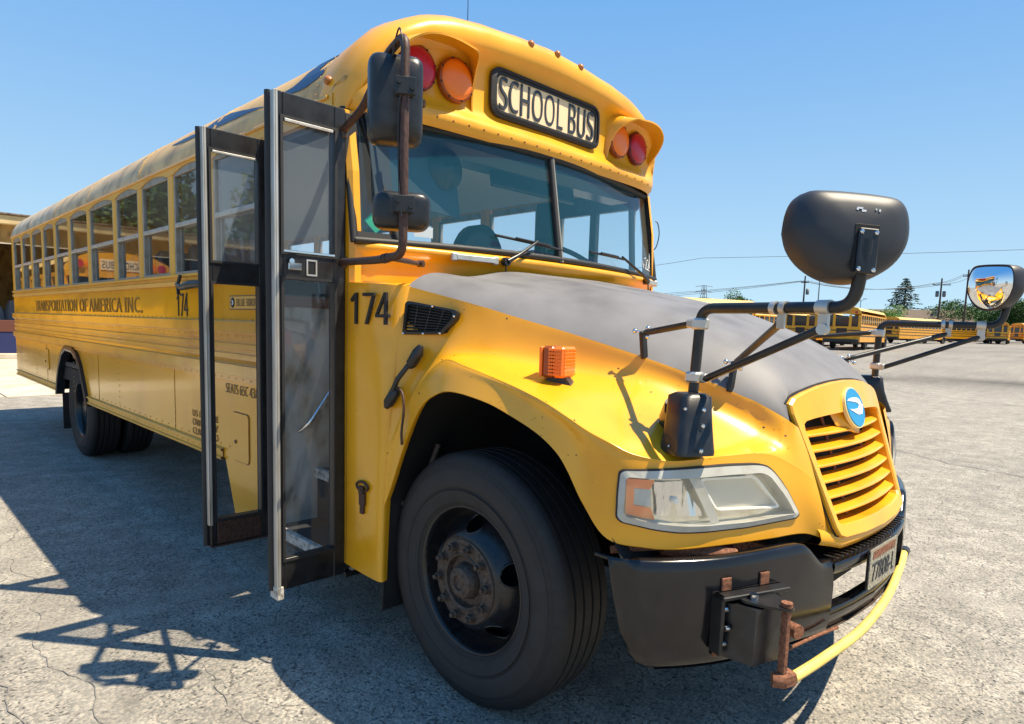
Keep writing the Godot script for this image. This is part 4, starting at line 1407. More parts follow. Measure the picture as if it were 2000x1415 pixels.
func bus_cab_front():
	var zs := []
	for i in 57:
		var u := -1.0 + 2.0 * i / 56.0
		zs.append(1.22 * signf(u) * (1.0 - pow(1.0 - absf(u), 1.6)))
	var rows := []
	for r in 15:
		var row := []
		for z in zs:
			var a := absf(z)
			var H := roof_y(z) + (0.014 + 0.036 * exp(-pow((a - 0.82) / 0.3, 2.0))) * (0.5 if r == 0 else 1.0) * (1.0 - smoothstep(1.12, 1.22, a))
			var out := smoothstep(0.98, 1.14, a)      # the recess fades out towards the corners
			var brow := minf(H - 0.11, 2.925 - 0.09 * z * z)
			var y := 0.0; var x := 0.0
			match r:
				0: y = H; x = -1.004
				1: y = H + 0.010; x = minf(-0.84, contour_x(z, -0.72))
				2: y = H - 0.005; x = contour_x(z, -0.70)
				3: y = H - 0.040; x = contour_x(z, -0.645)
				4: y = (H + brow) * 0.5 - 0.005; x = contour_x(z, -0.627)
				5: y = brow; x = contour_x(z, -0.622)
				6: y = brow - 0.018; x = contour_x(z, lerpf(-0.636, -0.624, out))
				7: y = brow - 0.042; x = contour_x(z, lerpf(-0.675, -0.628, out))
				8: y = brow - 0.075; x = contour_x(z, lerpf(-0.698, -0.632, out))
				9: y = 2.62; x = contour_x(z, lerpf(-0.698, -0.634, out))
				10: y = 2.575; x = contour_x(z, lerpf(-0.676, -0.632, out))
				11: y = 2.548; x = contour_x(z, lerpf(-0.645, -0.630, out))
				12: y = 2.52; x = contour_x(z, -0.630)
				13: y = 2.485; x = contour_x(z, -0.640)
				14: y = 2.466; x = contour_x(z, -0.668)
			y = minf(y, H - 0.0012 * r) if r > 1 else y
			if a > 1.2199: x = minf(x, -0.92)
			row.append(Vector3(x, y, z))
		rows.append(row)
	var mb := MB.new()
	mb.grid(rows)
	obj("roof_cap", mb, M.yellow, bus)
	# windscreen head strip closes the gap under the cap
	# sign: plate, black rubber surround, lettering
	var sx := func(p: Vector2, off: float) -> Vector3: return Vector3(contour_x(p.x, -0.690) + off, p.y, p.x)
	var outer := rounded(rect2(-0.447, 2.606, 0.447, 2.854), 0.075, 5)
	var mid := rounded(rect2(-0.425, 2.625, 0.425, 2.835), 0.06, 5)
	var inner := rounded(rect2(-0.408, 2.640, 0.408, 2.820), 0.05, 5)
	mb = MB.new()
	var L := []
	for q in [[outer, 0.002], [outer, 0.022], [mid, 0.030], [mid, 0.022], [inner, 0.022], [inner, 0.010]]:
		var l := []
		for p in q[0]: l.append(sx.call(p, q[1]))
		L.append(l)
	for i in 5: mb.ring(L[i], L[i + 1])
	var frame := obj("sign_surround", mb, M.rubber_seal, bus)
	mb = MB.new()
	mb.wrap(inner, func(p: Vector2) -> Vector3: return sx.call(p, 0.011), 0.06)
	var face := obj("sign_plate", mb, M.sign_face, bus)
	text("lettering", "SCHOOL BUS", M.sign_ink, face, Transform3D(Basis(Vector3.UP, PI / 2), Vector3(-0.6805, 2.730, 0)), 0.166, 0.775, 0.008)
	# warning lights under their hoods
	for s in [1.0, -1.0]:
		for q in [[0.888, "red"], [0.667, "amber"]]:
			var zc: float = q[0] * s
			var xf := Transform3D(Basis(Vector3.UP, PI / 2 - s * 0.05), Vector3(contour_x(zc, -0.690) - 0.002, 2.715, zc))
			mb = MB.new()
			mb.lathe([Vector2(0, 0.104), Vector2(0.022, 0.104), Vector2(0.028, 0.100), Vector2(0.030, 0.092)], xf, 36)
			var l := obj("warning_light", mb, M[q[1] + "_rim"], bus)
			mb = MB.new()
			mb.lathe([Vector2(0.024, 0.094), Vector2(0.034, 0.091), Vector2(0.042, 0.07), Vector2(0.046, 0.04), Vector2(0.047, 0.0)], xf, 36)
			obj("lens", mb, M[q[1] + "_lens"], l)
			var pts := []
			for k in 8: pts.append(xf * Vector3(cos(k * TAU / 8 + 0.3) * 0.099, sin(k * TAU / 8 + 0.3) * 0.099, 0.029))
			stuff(obj("screw", rivets(pts, xf.basis.z, 0.006), M.black, l))
		# hood: rooted on the face, reaching forward over both lamps
		var root := [[0.545, 2.600], [0.548, 2.70], [0.552, 2.795], [0.575, 2.845], [0.64, 2.872], [0.80, 2.868], [0.94, 2.845], [1.02, 2.80], [1.055, 2.73], [1.068, 2.655]]
		var lip := [[0.550, 2.590, 0.004], [0.565, 2.68, 0.022], [0.585, 2.765, 0.070], [0.635, 2.812, 0.150], [0.70, 2.822, 0.175], [0.82, 2.832, 0.180], [0.93, 2.818, 0.175], [1.01, 2.775, 0.160], [1.050, 2.715, 0.110], [1.07, 2.64, 0.03]]
		rows = []
		var a := []; var b := []; var c := []; var a2 := []; var b2 := []
		for i in root.size():
			var p := Vector3(contour_x(root[i][0], -0.690) - 0.012, root[i][1], root[i][0] * s)
			var e := Vector3(contour_x(lip[i][0], -0.690) + lip[i][2], lip[i][1], lip[i][0] * s)
			var ctr := Vector3(e.x, 2.70, 0.79 * s)
			var inn: Vector3 = (ctr - e).normalized() * 0.010
			a.append(p); b.append(e); b2.append(e + inn); a2.append(p + inn * 1.2)
		var net := [curve(a, 4), curve(b, 4), curve(b2, 4), curve(a2, 4)]
		mb = MB.new()
		for i in 3: mb.grid([net[i], net[i + 1]])
		obj("light_hood", mb, M.yellow, bus)
	# clearance lamps on the brow and one at the cap's side
	for z in [0.205, 0.0, -0.205]:
		mb = MB.new()
		var H := roof_y(z) + 0.014
		var xf := Transform3D(Basis(Vector3.UP, PI / 2).rotated(Vector3(0, 0, 1), 0.5), Vector3(contour_x(z, -0.640), H - 0.048, z))
		mb.lathe([Vector2(-0.02, 0.02), Vector2(0.006, 0.019), Vector2(0.016, 0.012), Vector2(0.018, 0.0)], xf, 14)
		obj("clearance_lamp", mb, M.marker_lens, bus)
	mb = MB.new()
	mb.lathe([Vector2(-0.01, 0.021), Vector2(0.008, 0.020), Vector2(0.018, 0.013), Vector2(0.02, 0.0)], Transform3D(Basis(), Vector3(-0.95, 2.625, 1.212)), 14)
	obj("clearance_lamp", mb, M.marker_lens, bus)
	# whip aerial
	mb = MB.new()
	mb.tube([Vector3(-1.05, 3.04, 0.30), Vector3(-1.05, 3.10, 0.30)], 0.012, 8)
	mb.tube([Vector3(-1.05, 3.10, 0.30), Vector3(-1.05, 3.30, 0.30), Vector3(-1.055, 3.50, 0.302)], [0.003, 0.0022, 0.0015], 6)
	obj("aerial", mb, M.black, bus)
	# rivets along the lip and by the cap's rear edge
	var pts := []
	for i in 22:
		var z := -1.0 + i * 0.095
		pts.append(Vector3(contour_x(z, -0.632), 2.505, z))
	stuff(obj("rivet", rivets(pts, Vector3(1, 0, 0), 0.006), M.rust, bus))
	# post between windscreen and door, side of the cab above the hood line
	mb = MB.new()
	var post := []
	for q in [[-0.83, 1.20], [-0.83, HW], [-0.800, HW + 0.001], [-0.796, HW - 0.002], [-0.792, HW + 0.001], [-0.755, HW - 0.002], [-0.735, HW - 0.02], [-0.73, HW - 0.05]]:
		post.append([Vector3(q[0], 1.70, q[1]), Vector3(q[0], 1.90, q[1]), Vector3(q[0] - 0.02, 2.2, q[1]), Vector3(q[0] - 0.07, 2.47, q[1])])
	mb.grid(post, false)
	obj("cab_post", mb, M.yellow, bus)
	mb = MB.new()
	mb.grid(mirrored(post), false)
	obj("cab_post", mb, M.yellow, bus)
	mb = MB.new()
	mb.span(Vector3(-1.0, 2.44, 1.16), Vector3(-0.80, 2.469, 1.2205), 0.004)
	obj("cab_side", mb, M.yellow, bus)
	mb = MB.new()
	mb.span(Vector3(-0.92, 0.7, -HW), Vector3(-0.75, 1.82, -HW + 0.02))
	obj("cab_side", mb, M.yellow, bus)
	# cowl under the windscreen: lit ledge, then a face dropping to the hood
	rows = []
	for q in [[1.905, -0.02], [1.893, 0.006], [1.884, 0.030], [1.872, 0.040], [1.856, 0.036], [1.838, 0.014], [1.815, 0.002], [1.76, 0.0], [1.64, -0.002]]:
		var row := []
		for i in 41:
			var z := -1.215 + 2.43 * i / 40.0
			var corner := smoothstep(1.12, 1.215, absf(z))
			row.append(Vector3(screen_x(1.9, z) + q[1] * (1.0 - corner * 0.7) - 0.02 * corner, q[0], z))
		rows.append(row)
	mb = MB.new()
	mb.grid(rows)
	obj("cowl", mb, M.yellow, bus)
	mb = MB.new()
	for i in 24:
		var z0 := 1.16 - i * 0.095
		var p := func(z: float) -> Vector3: return Vector3(screen_x(1.9, z) + 0.0035, 1.712, z)
		mb.tube([p.call(z0), p.call(z0 - 0.095)], 0.002, 4, false)
	obj("cowl_seam", mb, M.faded_ink, bus)
	# side of the cowl that carries the number
	for s in [1.0, -1.0]:
		var net := [
			[Vector3(-0.815, 1.71, 1.220), Vector3(-0.815, 1.40, 1.220), Vector3(-0.815, 1.1, 1.220), Vector3(-0.815, 0.75, 1.220), Vector3(-0.815, 0.39, 1.220)],
			[Vector3(-0.73, 1.705, 1.219), Vector3(-0.73, 1.40, 1.221), Vector3(-0.73, 1.1, 1.222), Vector3(-0.73, 0.75, 1.222), Vector3(-0.73, 0.385, 1.222)],
			[Vector3(-0.60, 1.70, 1.196), Vector3(-0.60, 1.40, 1.209), Vector3(-0.60, 1.1, 1.218), Vector3(-0.60, 0.75, 1.222), Vector3(-0.60, 0.38, 1.222)],
			[Vector3(-0.462, 1.69, 1.118), Vector3(-0.458, 1.40, 1.172), Vector3(-0.462, 1.1, 1.202), Vector3(-0.478, 0.75, 1.217), Vector3(-0.485, 0.38, 1.218)],
			[Vector3(-0.455, 1.69, 1.04), Vector3(-0.455, 1.40, 1.11), Vector3(-0.46, 1.1, 1.15), Vector3(-0.478, 0.75, 1.17), Vector3(-0.485, 0.38, 1.18)]]
		if s < 0: net = mirrored(net)
		mb = MB.new()
		mb.grid(surf(net, 6, 5))
		# little shelf on its top
		var sh := []
		for t in 5:
			var k := t / 4.0
			sh.append([net[0][0].lerp(Vector3(-0.70, 1.72, 0.80 * s), k), net[1][0].lerp(Vector3(-0.66, 1.72, 0.80 * s), k), net[2][0].lerp(Vector3(-0.55, 1.725, 0.80 * s), k), net[3][0].lerp(Vector3(-0.43, 1.73, 0.80 * s), k)])
		mb.grid(sh)
		var panel := obj("cowl_side", mb, M.yellow, bus)
		if s > 0:
			text("number", "174", M.ink, panel, Transform3D(Basis(Vector3.UP, 0.085), Vector3(-0.590, 1.588, 1.2125)), 0.138, 0.27, 0.012)
			mb = MB.new()
			mb.tube([Vector3(-0.762, 1.70, 1.2215), Vector3(-0.762, 1.0, 1.2225), Vector3(-0.764, 0.40, 1.2225)], 0.0016, 4, false)
			obj("panel_seam", mb, M.faded_ink, panel)
			var rv := []
			for k in 8: rv.append(Vector3(-0.785, 0.48 + k * 0.17, 1.221))
			stuff(obj("screw", rivets(rv, Vector3(0, 0, 1), 0.006), M.rust, panel))

func bus_windscreen():
	# rubber surround, two halves of curved glass, centre bar
	var pt := func(z: float, y: float, off: float) -> Vector3: return Vector3(screen_x(y, z) + off, y, z)
	var edge := []
	for i in 25: edge.append(Vector2(lerpf(1.205, -1.205, i / 24.0), 0))
	var band := func(lo: Callable, hi: Callable, off: float) -> MB:
		var rows := []
		for k in 2:
			var r := []
			for e in edge: r.append(pt.call(e.x, (lo if k == 0 else hi).call(e.x), off))
			rows.append(r)
		var m := MB.new()
		m.grid(rows)
		return m
	var y0 := func(z: float) -> float: return 1.893 - 0.012 * z * z
	var y1 := func(z: float) -> float: return 2.492 - 0.012 * z * z
	var mb := MB.new()
	var bot := []; var top := []
	for e in edge:
		bot.append(pt.call(e.x, y0.call(e.x) + 0.016, 0.012))
		top.append(pt.call(e.x, y1.call(e.x) - 0.012, 0.008))
	mb.tube(bot, 0.017, 8)
	mb.tube(top, 0.02, 8)
	for s in [1.0, -1.0]:
		mb.tube([pt.call(1.203 * s, 1.885, 0.006), pt.call(1.203 * s, 2.2, 0.006), pt.call(1.203 * s, 2.485, 0.006)], 0.018, 8)
	var sur := obj("windscreen_surround", mb, M.rubber_seal, bus)
	mb = MB.new()
	mb.tube([pt.call(0, 1.89, 0.012), pt.call(0, 2.2, 0.012), pt.call(0, 2.49, 0.012)], 0.016, 8)
	var bar := obj("centre_bar", mb, M.rubber_seal, bus)
	mb = MB.new()
	mb.tube([pt.call(-0.012, 1.895, 0.022), pt.call(-0.012, 2.2, 0.022), pt.call(-0.012, 2.48, 0.022)], 0.006, 6)
	obj("bar_trim", mb, M.window_frame, bar)
	for s in [1.0, -1.0]:
		var rows := []
		for j in 9:
			var r := []
			for i in 15:
				var z = s * lerpf(0.008, 1.195, i / 14.0)
				r.append(pt.call(z, lerpf(y0.call(z), y1.call(z), j / 8.0), 0.0))
			rows.append(r)
		mb = MB.new()
		mb.grid(rows)
		var g := obj("windscreen", mb, M.windscreen_glass, bus)
		if s < 0:
			# chalked figures in the corner
			mb = MB.new()
			var strokes := [[-1.02, 2.005, -1.02, 1.955], [-0.995, 1.985, -1.04, 1.975], [-1.055, 2.02, -1.075, 2.03], [-1.075, 2.03, -1.085, 2.0], [-1.085, 2.0, -1.06, 1.95], [-1.06, 1.95, -1.095, 1.95], [-1.1, 2.01, -1.12, 2.02], [-1.12, 2.02, -1.125, 1.99], [-1.125, 1.99, -1.10, 1.945], [-1.10, 1.945, -1.135, 1.945], [-1.135, 1.96, -1.165, 2.07]]
			for q in strokes: mb.tube([pt.call(q[0], q[1], 0.003), pt.call((q[0] + q[2]) / 2, (q[1] + q[3]) / 2, 0.003), pt.call(q[2], q[3], 0.003)], 0.0022, 4, false)
			obj("chalk_mark", mb, M.chalk, g)
		else:
			mb = MB.new()
			mb.prism(V2([0.0, -0.055, 0.055, 0, 0, 0.055, -0.055, 0]), 0.001, Transform3D(Basis(Vector3.UP, PI / 2 - 0.23), pt.call(1.09, 1.99, -0.008)))
			obj("sticker", mb, M.sticker_green, g)
			mb = MB.new()
			mb.prism(rect2(-0.05, -0.025, 0.05, 0.025), 0.001, Transform3D(Basis(Vector3.UP, PI / 2 - 0.18), pt.call(0.86, 1.965, -0.008)))
			obj("sticker", mb, M.chalk, g)
	# leaning corner bar and its sill block on the door side
	mb = MB.new()
	mb.tube([pt.call(1.0, 1.89, 0.012), pt.call(1.06, 2.15, 0.010), pt.call(1.10, 2.35, 0.006), pt.call(1.13, 2.48, 0.004)], 0.016, 8)
	obj("corner_bar", mb, M.rubber_seal, bus)
	mb = MB.new()
	var q0 := []
	for yy in [1.885, 1.935]:
		var r := []
		for i in 8: r.append(pt.call(lerpf(1.0, 1.2, i / 7.0), yy, 0.010))
		q0.append(r)
	mb.grid(q0)
	obj("corner_sill", mb, M.rubber_seal, bus)
	# wipers
	for w in [[0.44, 0.30, 0.02, 0.52], [-0.94, -0.62, -0.12, -0.66]]:
		mb = MB.new()
		var piv: Vector3 = pt.call(w[0], 1.857, 0.065)
		var tip: Vector3 = pt.call(w[1] - (0.10 if w[0] > 0 else 0.0), 1.985, 0.045)
		mb.tube([piv + Vector3(-0.03, 0, 0), piv], 0.022, 10)
		mb.tube([piv, piv.lerp(tip, 0.3) + Vector3(0.012, 0, 0), tip], [0.013, 0.010, 0.007], 8)
		var wp := obj("wiper", mb, M.black_plastic, bus)
		mb = MB.new()
		var bl := []
		for i in 9:
			var z: float = lerpf(tip.z + 0.27, tip.z - 0.23, i / 8.0)
			if w[0] < 0: z = lerpf(tip.z + 0.34, tip.z - 0.06, i / 8.0)
			bl.append(pt.call(z, tip.y - 0.006 + (0.03 if w[0] > 0 else 0.004) * (i / 8.0 - 0.4) * -1.0, 0.022))
		mb.tube(bl, 0.0075, 6)
		var mid := []
		for i in range(2, 7): mid.append(bl[i] + Vector3(0.014, 0.004, 0))
		mb.tube(mid, 0.007, 6)
		obj("wiper_blade", mb, M.black_plastic, wp)
	# grab handles / latches on the ledge
	for z in [[0.62, 0.24], [-1.07, 0.13]]:
		mb = MB.new()
		var zc: float = z[0]
		var hw: float = z[1] / 2
		var p := func(dz: float) -> Vector3: return Vector3(screen_x(1.9, zc + dz) + 0.042, 1.856, zc + dz)
		var dirv: Vector3 = (p.call(0.1) - p.call(-0.1)).normalized()
		var bs := Basis(dirv, Vector3.UP, dirv.cross(Vector3.UP))
		mb.box(p.call(0) + Vector3(0.012, 0, 0), Vector3(z[1] * 0.95, 0.028, 0.012), bs, 0.004)
		mb.box(p.call(hw) + Vector3(0.006, 0, 0), Vector3(0.035, 0.04, 0.022), bs, 0.006)
		mb.box(p.call(-hw) + Vector3(0.006, 0, 0), Vector3(0.035, 0.04, 0.022), bs, 0.006)
		obj("ledge_handle", mb, M.aluminium, bus)
	mb = MB.new()
	mb.tube([Vector3(-0.56, 1.80, 0.42), Vector3(-0.562, 1.856, 0.42)], 0.004, 6)
	obj("washer_hose", mb, M.black, bus)
	mb = MB.new()
	mb.tube([Vector3(-0.62, 1.78, -0.97), Vector3(-0.625, 1.85, -0.97)], 0.004, 6)
	obj("washer_hose", mb, M.black, bus)
	# loose wire loop at the far windscreen corner
	mb = MB.new()
	mb.tube(curve([Vector3(-0.76, 2.30, -1.222), Vector3(-0.745, 2.28, -1.232), Vector3(-0.735, 2.21, -1.240), Vector3(-0.745, 2.13, -1.232), Vector3(-0.76, 2.10, -1.222)], 5), 0.004, 6)
	obj("wire_loop", mb, M.black, bus)

var EDGE := [Vector3(-0.462, 1.689, 1.105), Vector3(-0.199, 1.625, 0.997), Vector3(-0.004, 1.572, 0.917), Vector3(0.24, 1.506, 0.817), Vector3(0.412, 1.456, 0.746), Vector3(0.576, 1.404, 0.679), Vector3(0.681, 1.367, 0.636), Vector3(0.881, 1.288, 0.554), Vector3(0.997, 1.218, 0.507)]
var CREST := [Vector3(-0.555, 1.815, 0), Vector3(-0.29, 1.772, 0), Vector3(-0.05, 1.730, 0), Vector3(0.22, 1.678, 0), Vector3(0.41, 1.63, 0), Vector3(0.58, 1.572, 0), Vector3(0.69, 1.525, 0), Vector3(0.86, 1.435, 0), Vector3(0.972, 1.355, 0)]

func bus_nose():
	# grey hood top
	var e := curve(EDGE, 5)
	var c := curve(CREST, 5)
	var rows := []
	var n: int = e.size()
	for i in n:
		var t := float(i) / (n - 1)
		var p := 4.0 + 4.0 * pow(2.0 * t - 1.0, 2.0)
		var row := []
		for j in 49:
			var f := -1.0 + 2.0 * j / 48.0
			f = signf(f) * (1.0 - pow(1.0 - absf(f), 1.5))
			var a := absf(f)
			var y := lerpf(e[i].y, c[i].y, 1.0 - pow(a, p))
			y -= 0.05 * exp(-pow((a - 0.66) / 0.2, 2.0)) * (1.0 - smoothstep(0.0, 0.45, t))
			row.append(Vector3(lerpf(c[i].x, e[i].x, a * a), y, e[i].z * f))
		rows.append(row)
	# the front edge follows the outline of the grille panel
	var rim := curve([Vector3(0.0, 1.362, 0), Vector3(0.13, 1.358, 0), Vector3(0.25, 1.347, 0), Vector3(0.37, 1.327, 0), Vector3(0.44, 1.309, 0), Vector3(0.470, 1.288, 0), Vector3(0.474, 1.255, 0), Vector3(0.494, 1.219, 0)], 6)
	for i in n:
		var w := smoothstep(0.80, 1.0, float(i) / (n - 1))
		if w <= 0.0: continue
		for j in 49:
			var f := -1.0 + 2.0 * j / 48.0
			f = 1.0 - pow(1.0 - absf(f), 1.5)
			var u := f * (rim.size() - 1)
			var k := mini(int(u), rim.size() - 2)
			var q: Vector3 = rim[k].lerp(rim[k + 1], u - k)
			var to := Vector3(panel_x(q.y, q.x) - 0.004 + 0.014 * smoothstep(0.472, 0.494, q.x), q.y, q.x * (1.0 if j >= 24 else -1.0))
			rows[i][j] = rows[i][j].lerp(to, w)
	var first := []
	for q in rows[0]: first.append(q + Vector3(-0.012, -0.035, 0))
	var back := [first, rows[0]]
	var mb := MB.new()
	mb.grid(rows)
	mb.grid(back)
	var front := []
	for q in rows[-1]: front.append(q + Vector3(-0.02, -0.014, 0))
	mb.grid([rows[-1], front])
	obj("hood", mb, M.hood_grey, bus)
	# fenders with hood sides, one net mirrored
	var cols := [
		[Vector3(-0.462, 1.689, 1.105), Vector3(-0.46, 1.42, 1.165), Vector3(-0.468, 1.10, 1.197), Vector3(-0.475, 0.90, 1.207), Vector3(-0.48, 0.705, 1.212)],
		[Vector3(-0.33, 1.657, 1.051), Vector3(-0.36, 1.42, 1.11), Vector3(-0.425, 1.06, 1.188), Vector3(-0.435, 0.94, 1.198), Vector3(-0.44, 0.80, 1.203)],
		[Vector3(-0.24, 1.635, 1.014), Vector3(-0.285, 1.44, 1.07), Vector3(-0.335, 1.22, 1.172), Vector3(-0.34, 1.13, 1.19), Vector3(-0.337, 1.019, 1.202)],
		[Vector3(-0.16, 1.615, 0.98), Vector3(-0.21, 1.435, 1.06), Vector3(-0.24, 1.335, 1.15), Vector3(-0.237, 1.27, 1.183), Vector3(-0.234, 1.182, 1.204)],
		[Vector3(-0.06, 1.588, 0.94), Vector3(-0.11, 1.425, 1.03), Vector3(-0.14, 1.393, 1.135), Vector3(-0.135, 1.335, 1.177), Vector3(-0.135, 1.25, 1.206)],
		[Vector3(0.04, 1.56, 0.90), Vector3(0.0, 1.418, 0.985), Vector3(-0.012, 1.378, 1.14), Vector3(-0.02, 1.335, 1.180), Vector3(-0.026, 1.274, 1.207)],
		[Vector3(0.19, 1.52, 0.838), Vector3(0.17, 1.391, 0.914), Vector3(0.16, 1.347, 1.14), Vector3(0.163, 1.31, 1.180), Vector3(0.164, 1.254, 1.208)],
		[Vector3(0.33, 1.48, 0.780), Vector3(0.312, 1.364, 0.857), Vector3(0.30, 1.320, 1.143), Vector3(0.30, 1.28, 1.183), Vector3(0.297, 1.219, 1.208)],
		[Vector3(0.46, 1.441, 0.727), Vector3(0.456, 1.344, 0.798), Vector3(0.43, 1.289, 1.143), Vector3(0.427, 1.24, 1.184), Vector3(0.422, 1.176, 1.208)],
		[Vector3(0.576, 1.404, 0.679), Vector3(0.58, 1.315, 0.745), Vector3(0.54, 1.254, 1.145), Vector3(0.53, 1.20, 1.185), Vector3(0.51, 1.125, 1.206)],
		[Vector3(0.681, 1.367, 0.636), Vector3(0.70, 1.265, 0.695), Vector3(0.640, 1.217, 1.145), Vector3(0.604, 1.14, 1.190), Vector3(0.563, 1.07, 1.205)],
		[Vector3(0.76, 1.338, 0.604), Vector3(0.79, 1.225, 0.662), Vector3(0.715, 1.187, 1.125), Vector3(0.668, 1.06, 1.190), Vector3(0.631, 0.975, 1.203)],
		[Vector3(0.83, 1.308, 0.576), Vector3(0.86, 1.193, 0.63), Vector3(0.778, 1.155, 1.085), Vector3(0.735, 0.995, 1.164), Vector3(0.711, 0.878, 1.178)],
		[Vector3(0.868, 1.293, 0.559), Vector3(0.895, 1.175, 0.61), Vector3(0.838, 1.136, 1.012), Vector3(0.808, 0.995, 1.105), Vector3(0.805, 0.857, 1.104)],
		[Vector3(0.900, 1.277, 0.547), Vector3(0.925, 1.165, 0.598), Vector3(0.877, 1.134, 0.945), Vector3(0.868, 0.996, 1.018), Vector3(0.872, 0.848, 1.005)],
		[Vector3(0.940, 1.255, 0.531), Vector3(0.960, 1.155, 0.583), Vector3(0.928, 1.138, 0.815), Vector3(0.942, 1.0, 0.845), Vector3(0.950, 0.847, 0.821)],
		[Vector3(0.972, 1.236, 0.517), Vector3(0.988, 1.145, 0.565), Vector3(0.980, 1.132, 0.655), Vector3(0.996, 1.0, 0.665), Vector3(1.003, 0.842, 0.645)],
		[Vector3(0.997, 1.218, 0.507), Vector3(1.012, 1.14, 0.525), Vector3(1.022, 1.085, 0.535), Vector3(1.040, 0.97, 0.512), Vector3(1.050, 0.835, 0.470)],
		[Vector3(1.0, 1.205, 0.476), Vector3(1.030, 1.12, 0.455), Vector3(1.055, 1.03, 0.437), Vector3(1.080, 0.93, 0.415), Vector3(1.105, 0.80, 0.390)]]
	var rows0 := []
	for r in 5:
		var q := []
		for k in cols: q.append(k[r])
		rows0.append(q)
	# tighten the shelf edge: one more row just outside it
	var extra := []
	for k in cols: extra.append(k[2].lerp(k[3], 0.22) + (k[2] - k[1].lerp(k[3], 0.5)) * 0.22)
	rows0.insert(3, extra)
	var net := surf(rows0, 7, 8)   # net[j] runs down from the hood edge
	var lamp_hole := V2([1.260, 1.083, 1.272, 1.090, 1.346, 1.090, 1.473, 1.091, 1.619, 1.094, 1.752, 1.089, 1.794, 1.078, 1.842, 1.042, 1.893, 0.988, 1.952, 0.918, 1.939, 0.911, 1.717, 0.908, 1.52, 0.912, 1.444, 0.916, 1.379, 0.926, 1.268, 0.947, 1.255, 0.960, 1.257, 1.026])
	for s in [1.0, -1.0]:
		mb = MB.new()
		var m: Array = net if s > 0 else mirrored(net)
		mb.smooth()
		for j in m.size() - 1:
			for i in m[j].size() - 1:
				var mid: Vector3 = (m[j][i] + m[j][i + 1] + m[j + 1][i] + m[j + 1][i + 1]) * 0.25
				if mid.x > 0.6 and Geometry2D.is_point_in_polygon(Vector2(plan_s(mid), mid.y), lamp_hole): continue
				mb.quad(m[j][i], m[j][i + 1], m[j + 1][i + 1], m[j + 1][i])
		mb.flat()
		var turn_in := []
		for col in m:
			var q: Vector3 = col[-1]
			var inward := Vector3(-0.01, 0.012, -0.035 * s)
			if absf(q.z) < 1.15: inward = Vector3(-0.035, 0.006, -0.02 * s)
			turn_in.append([q, q + Vector3(0.0, -0.003, -0.004 * s), q + inward])
		mb.grid(turn_in)
		obj("fender", mb, M.yellow, bus)
		# gap against the cowl
		mb = MB.new()
		var gap := []
		for q in m[0]: gap.append(q + Vector3(-0.004, 0, 0.001 * s))
		mb.tube(gap, 0.0032, 5, false)
		obj("hood_gap", mb, M.dark, bus)
		var rng := RandomNumberGenerator.new()
		rng.seed = 40 + int(s)
		var sp := MB.new()
		for k in 170:
			var j: int = rng.randi() % (m.size() - 1)
			var i: int = rng.randi() % (m[j].size() - 1)
			var c0: Vector3 = m[j][i].lerp(m[j + 1][i], rng.randf()).lerp(m[j][i + 1], rng.randf() * 0.8)
			var nn: Vector3 = (m[j + 1][i] - m[j][i]).cross(m[j][i + 1] - m[j][i]).normalized()
			if nn.z * s < 0.0: nn = -nn
			if c0.x > 0.7 and c0.y < 1.13 and c0.y > 0.88: continue
			var u := nn.cross(Vector3(0.2, 0.9, 0.3)).normalized()
			var w := nn.cross(u)
			var r := rng.randf_range(0.0008, 0.0026) if k % 12 else rng.randf_range(0.003, 0.006)
			var ct := c0 + nn * 0.0016
			for q in 6:
				var a := TAU * q / 6.0; var b := TAU * (q + 1) / 6.0
				sp.tri(ct, ct + (u * cos(a) + w * sin(a) * 0.7) * r - nn * 0.0008, ct + (u * cos(b) + w * sin(b) * 0.7) * r - nn * 0.0008)
		stuff(obj("paint_chip", sp, M.rusty_tube, bus))
		# dark wheel house behind the opening
		mb = MB.new()
		var wh := []
		for q in [[-0.50, 0.55], [-0.47, 0.85], [-0.37, 1.07], [-0.24, 1.24], [-0.08, 1.32], [0.15, 1.29], [0.38, 1.22], [0.56, 1.09], [0.70, 0.92], [0.78, 0.80]]:
			wh.append([Vector3(q[0], q[1], 1.17 * s), Vector3(q[0], q[1], 0.45 * s)])
		mb.grid(wh)
		mb.span(Vector3(-0.5, 0.5, (0.44 if s > 0 else -0.46)), Vector3(0.78, 1.3, (0.46 if s > 0 else -0.44)))
		obj("wheel_house", mb, M.dark, bus)
	# dark engine bay so that no light shows through
	mb = MB.new()
	mb.span(Vector3(-0.55, 0.45, -0.43), Vector3(0.94, 1.15, 0.43))
	obj("engine_block", mb, M.dark, bus)
	mb = MB.new()
	mb.span(Vector3(-0.55, 0.5, -1.15), Vector3(-0.52, 1.62, 1.15))
	obj("firewall", mb, M.dark, bus)
	# lower lip joining both fenders under the grille
	rows = []
	for q in [[0.845, -0.02], [0.815, 0.006], [0.79, 0.012], [0.772, 0.004], [0.768, -0.06]]:
		var r := []
		for i in 21:
			var z := lerpf(-0.43, 0.43, i / 20.0)
			r.append(Vector3(panel_x(0.83, z) + q[1] - 0.03 * smoothstep(0.36, 0.43, absf(z)), q[0] + 0.02 * smoothstep(0.33, 0.43, absf(z)), z))
		rows.append(r)
	mb = MB.new()
	mb.grid(rows)
	obj("nose_lip", mb, M.yellow, bus)
	# frame parts seen in the gap over the bumper
	mb = MB.new()
	mb.span(Vector3(0.4, 0.55, -0.46), Vector3(1.02, 0.75, -0.38))
	obj("frame_rail", mb, M.rust, bus)
	mb = MB.new()
	mb.span(Vector3(0.4, 0.55, 0.38), Vector3(1.02, 0.75, 0.46))
	obj("frame_rail", mb, M.rust, bus)
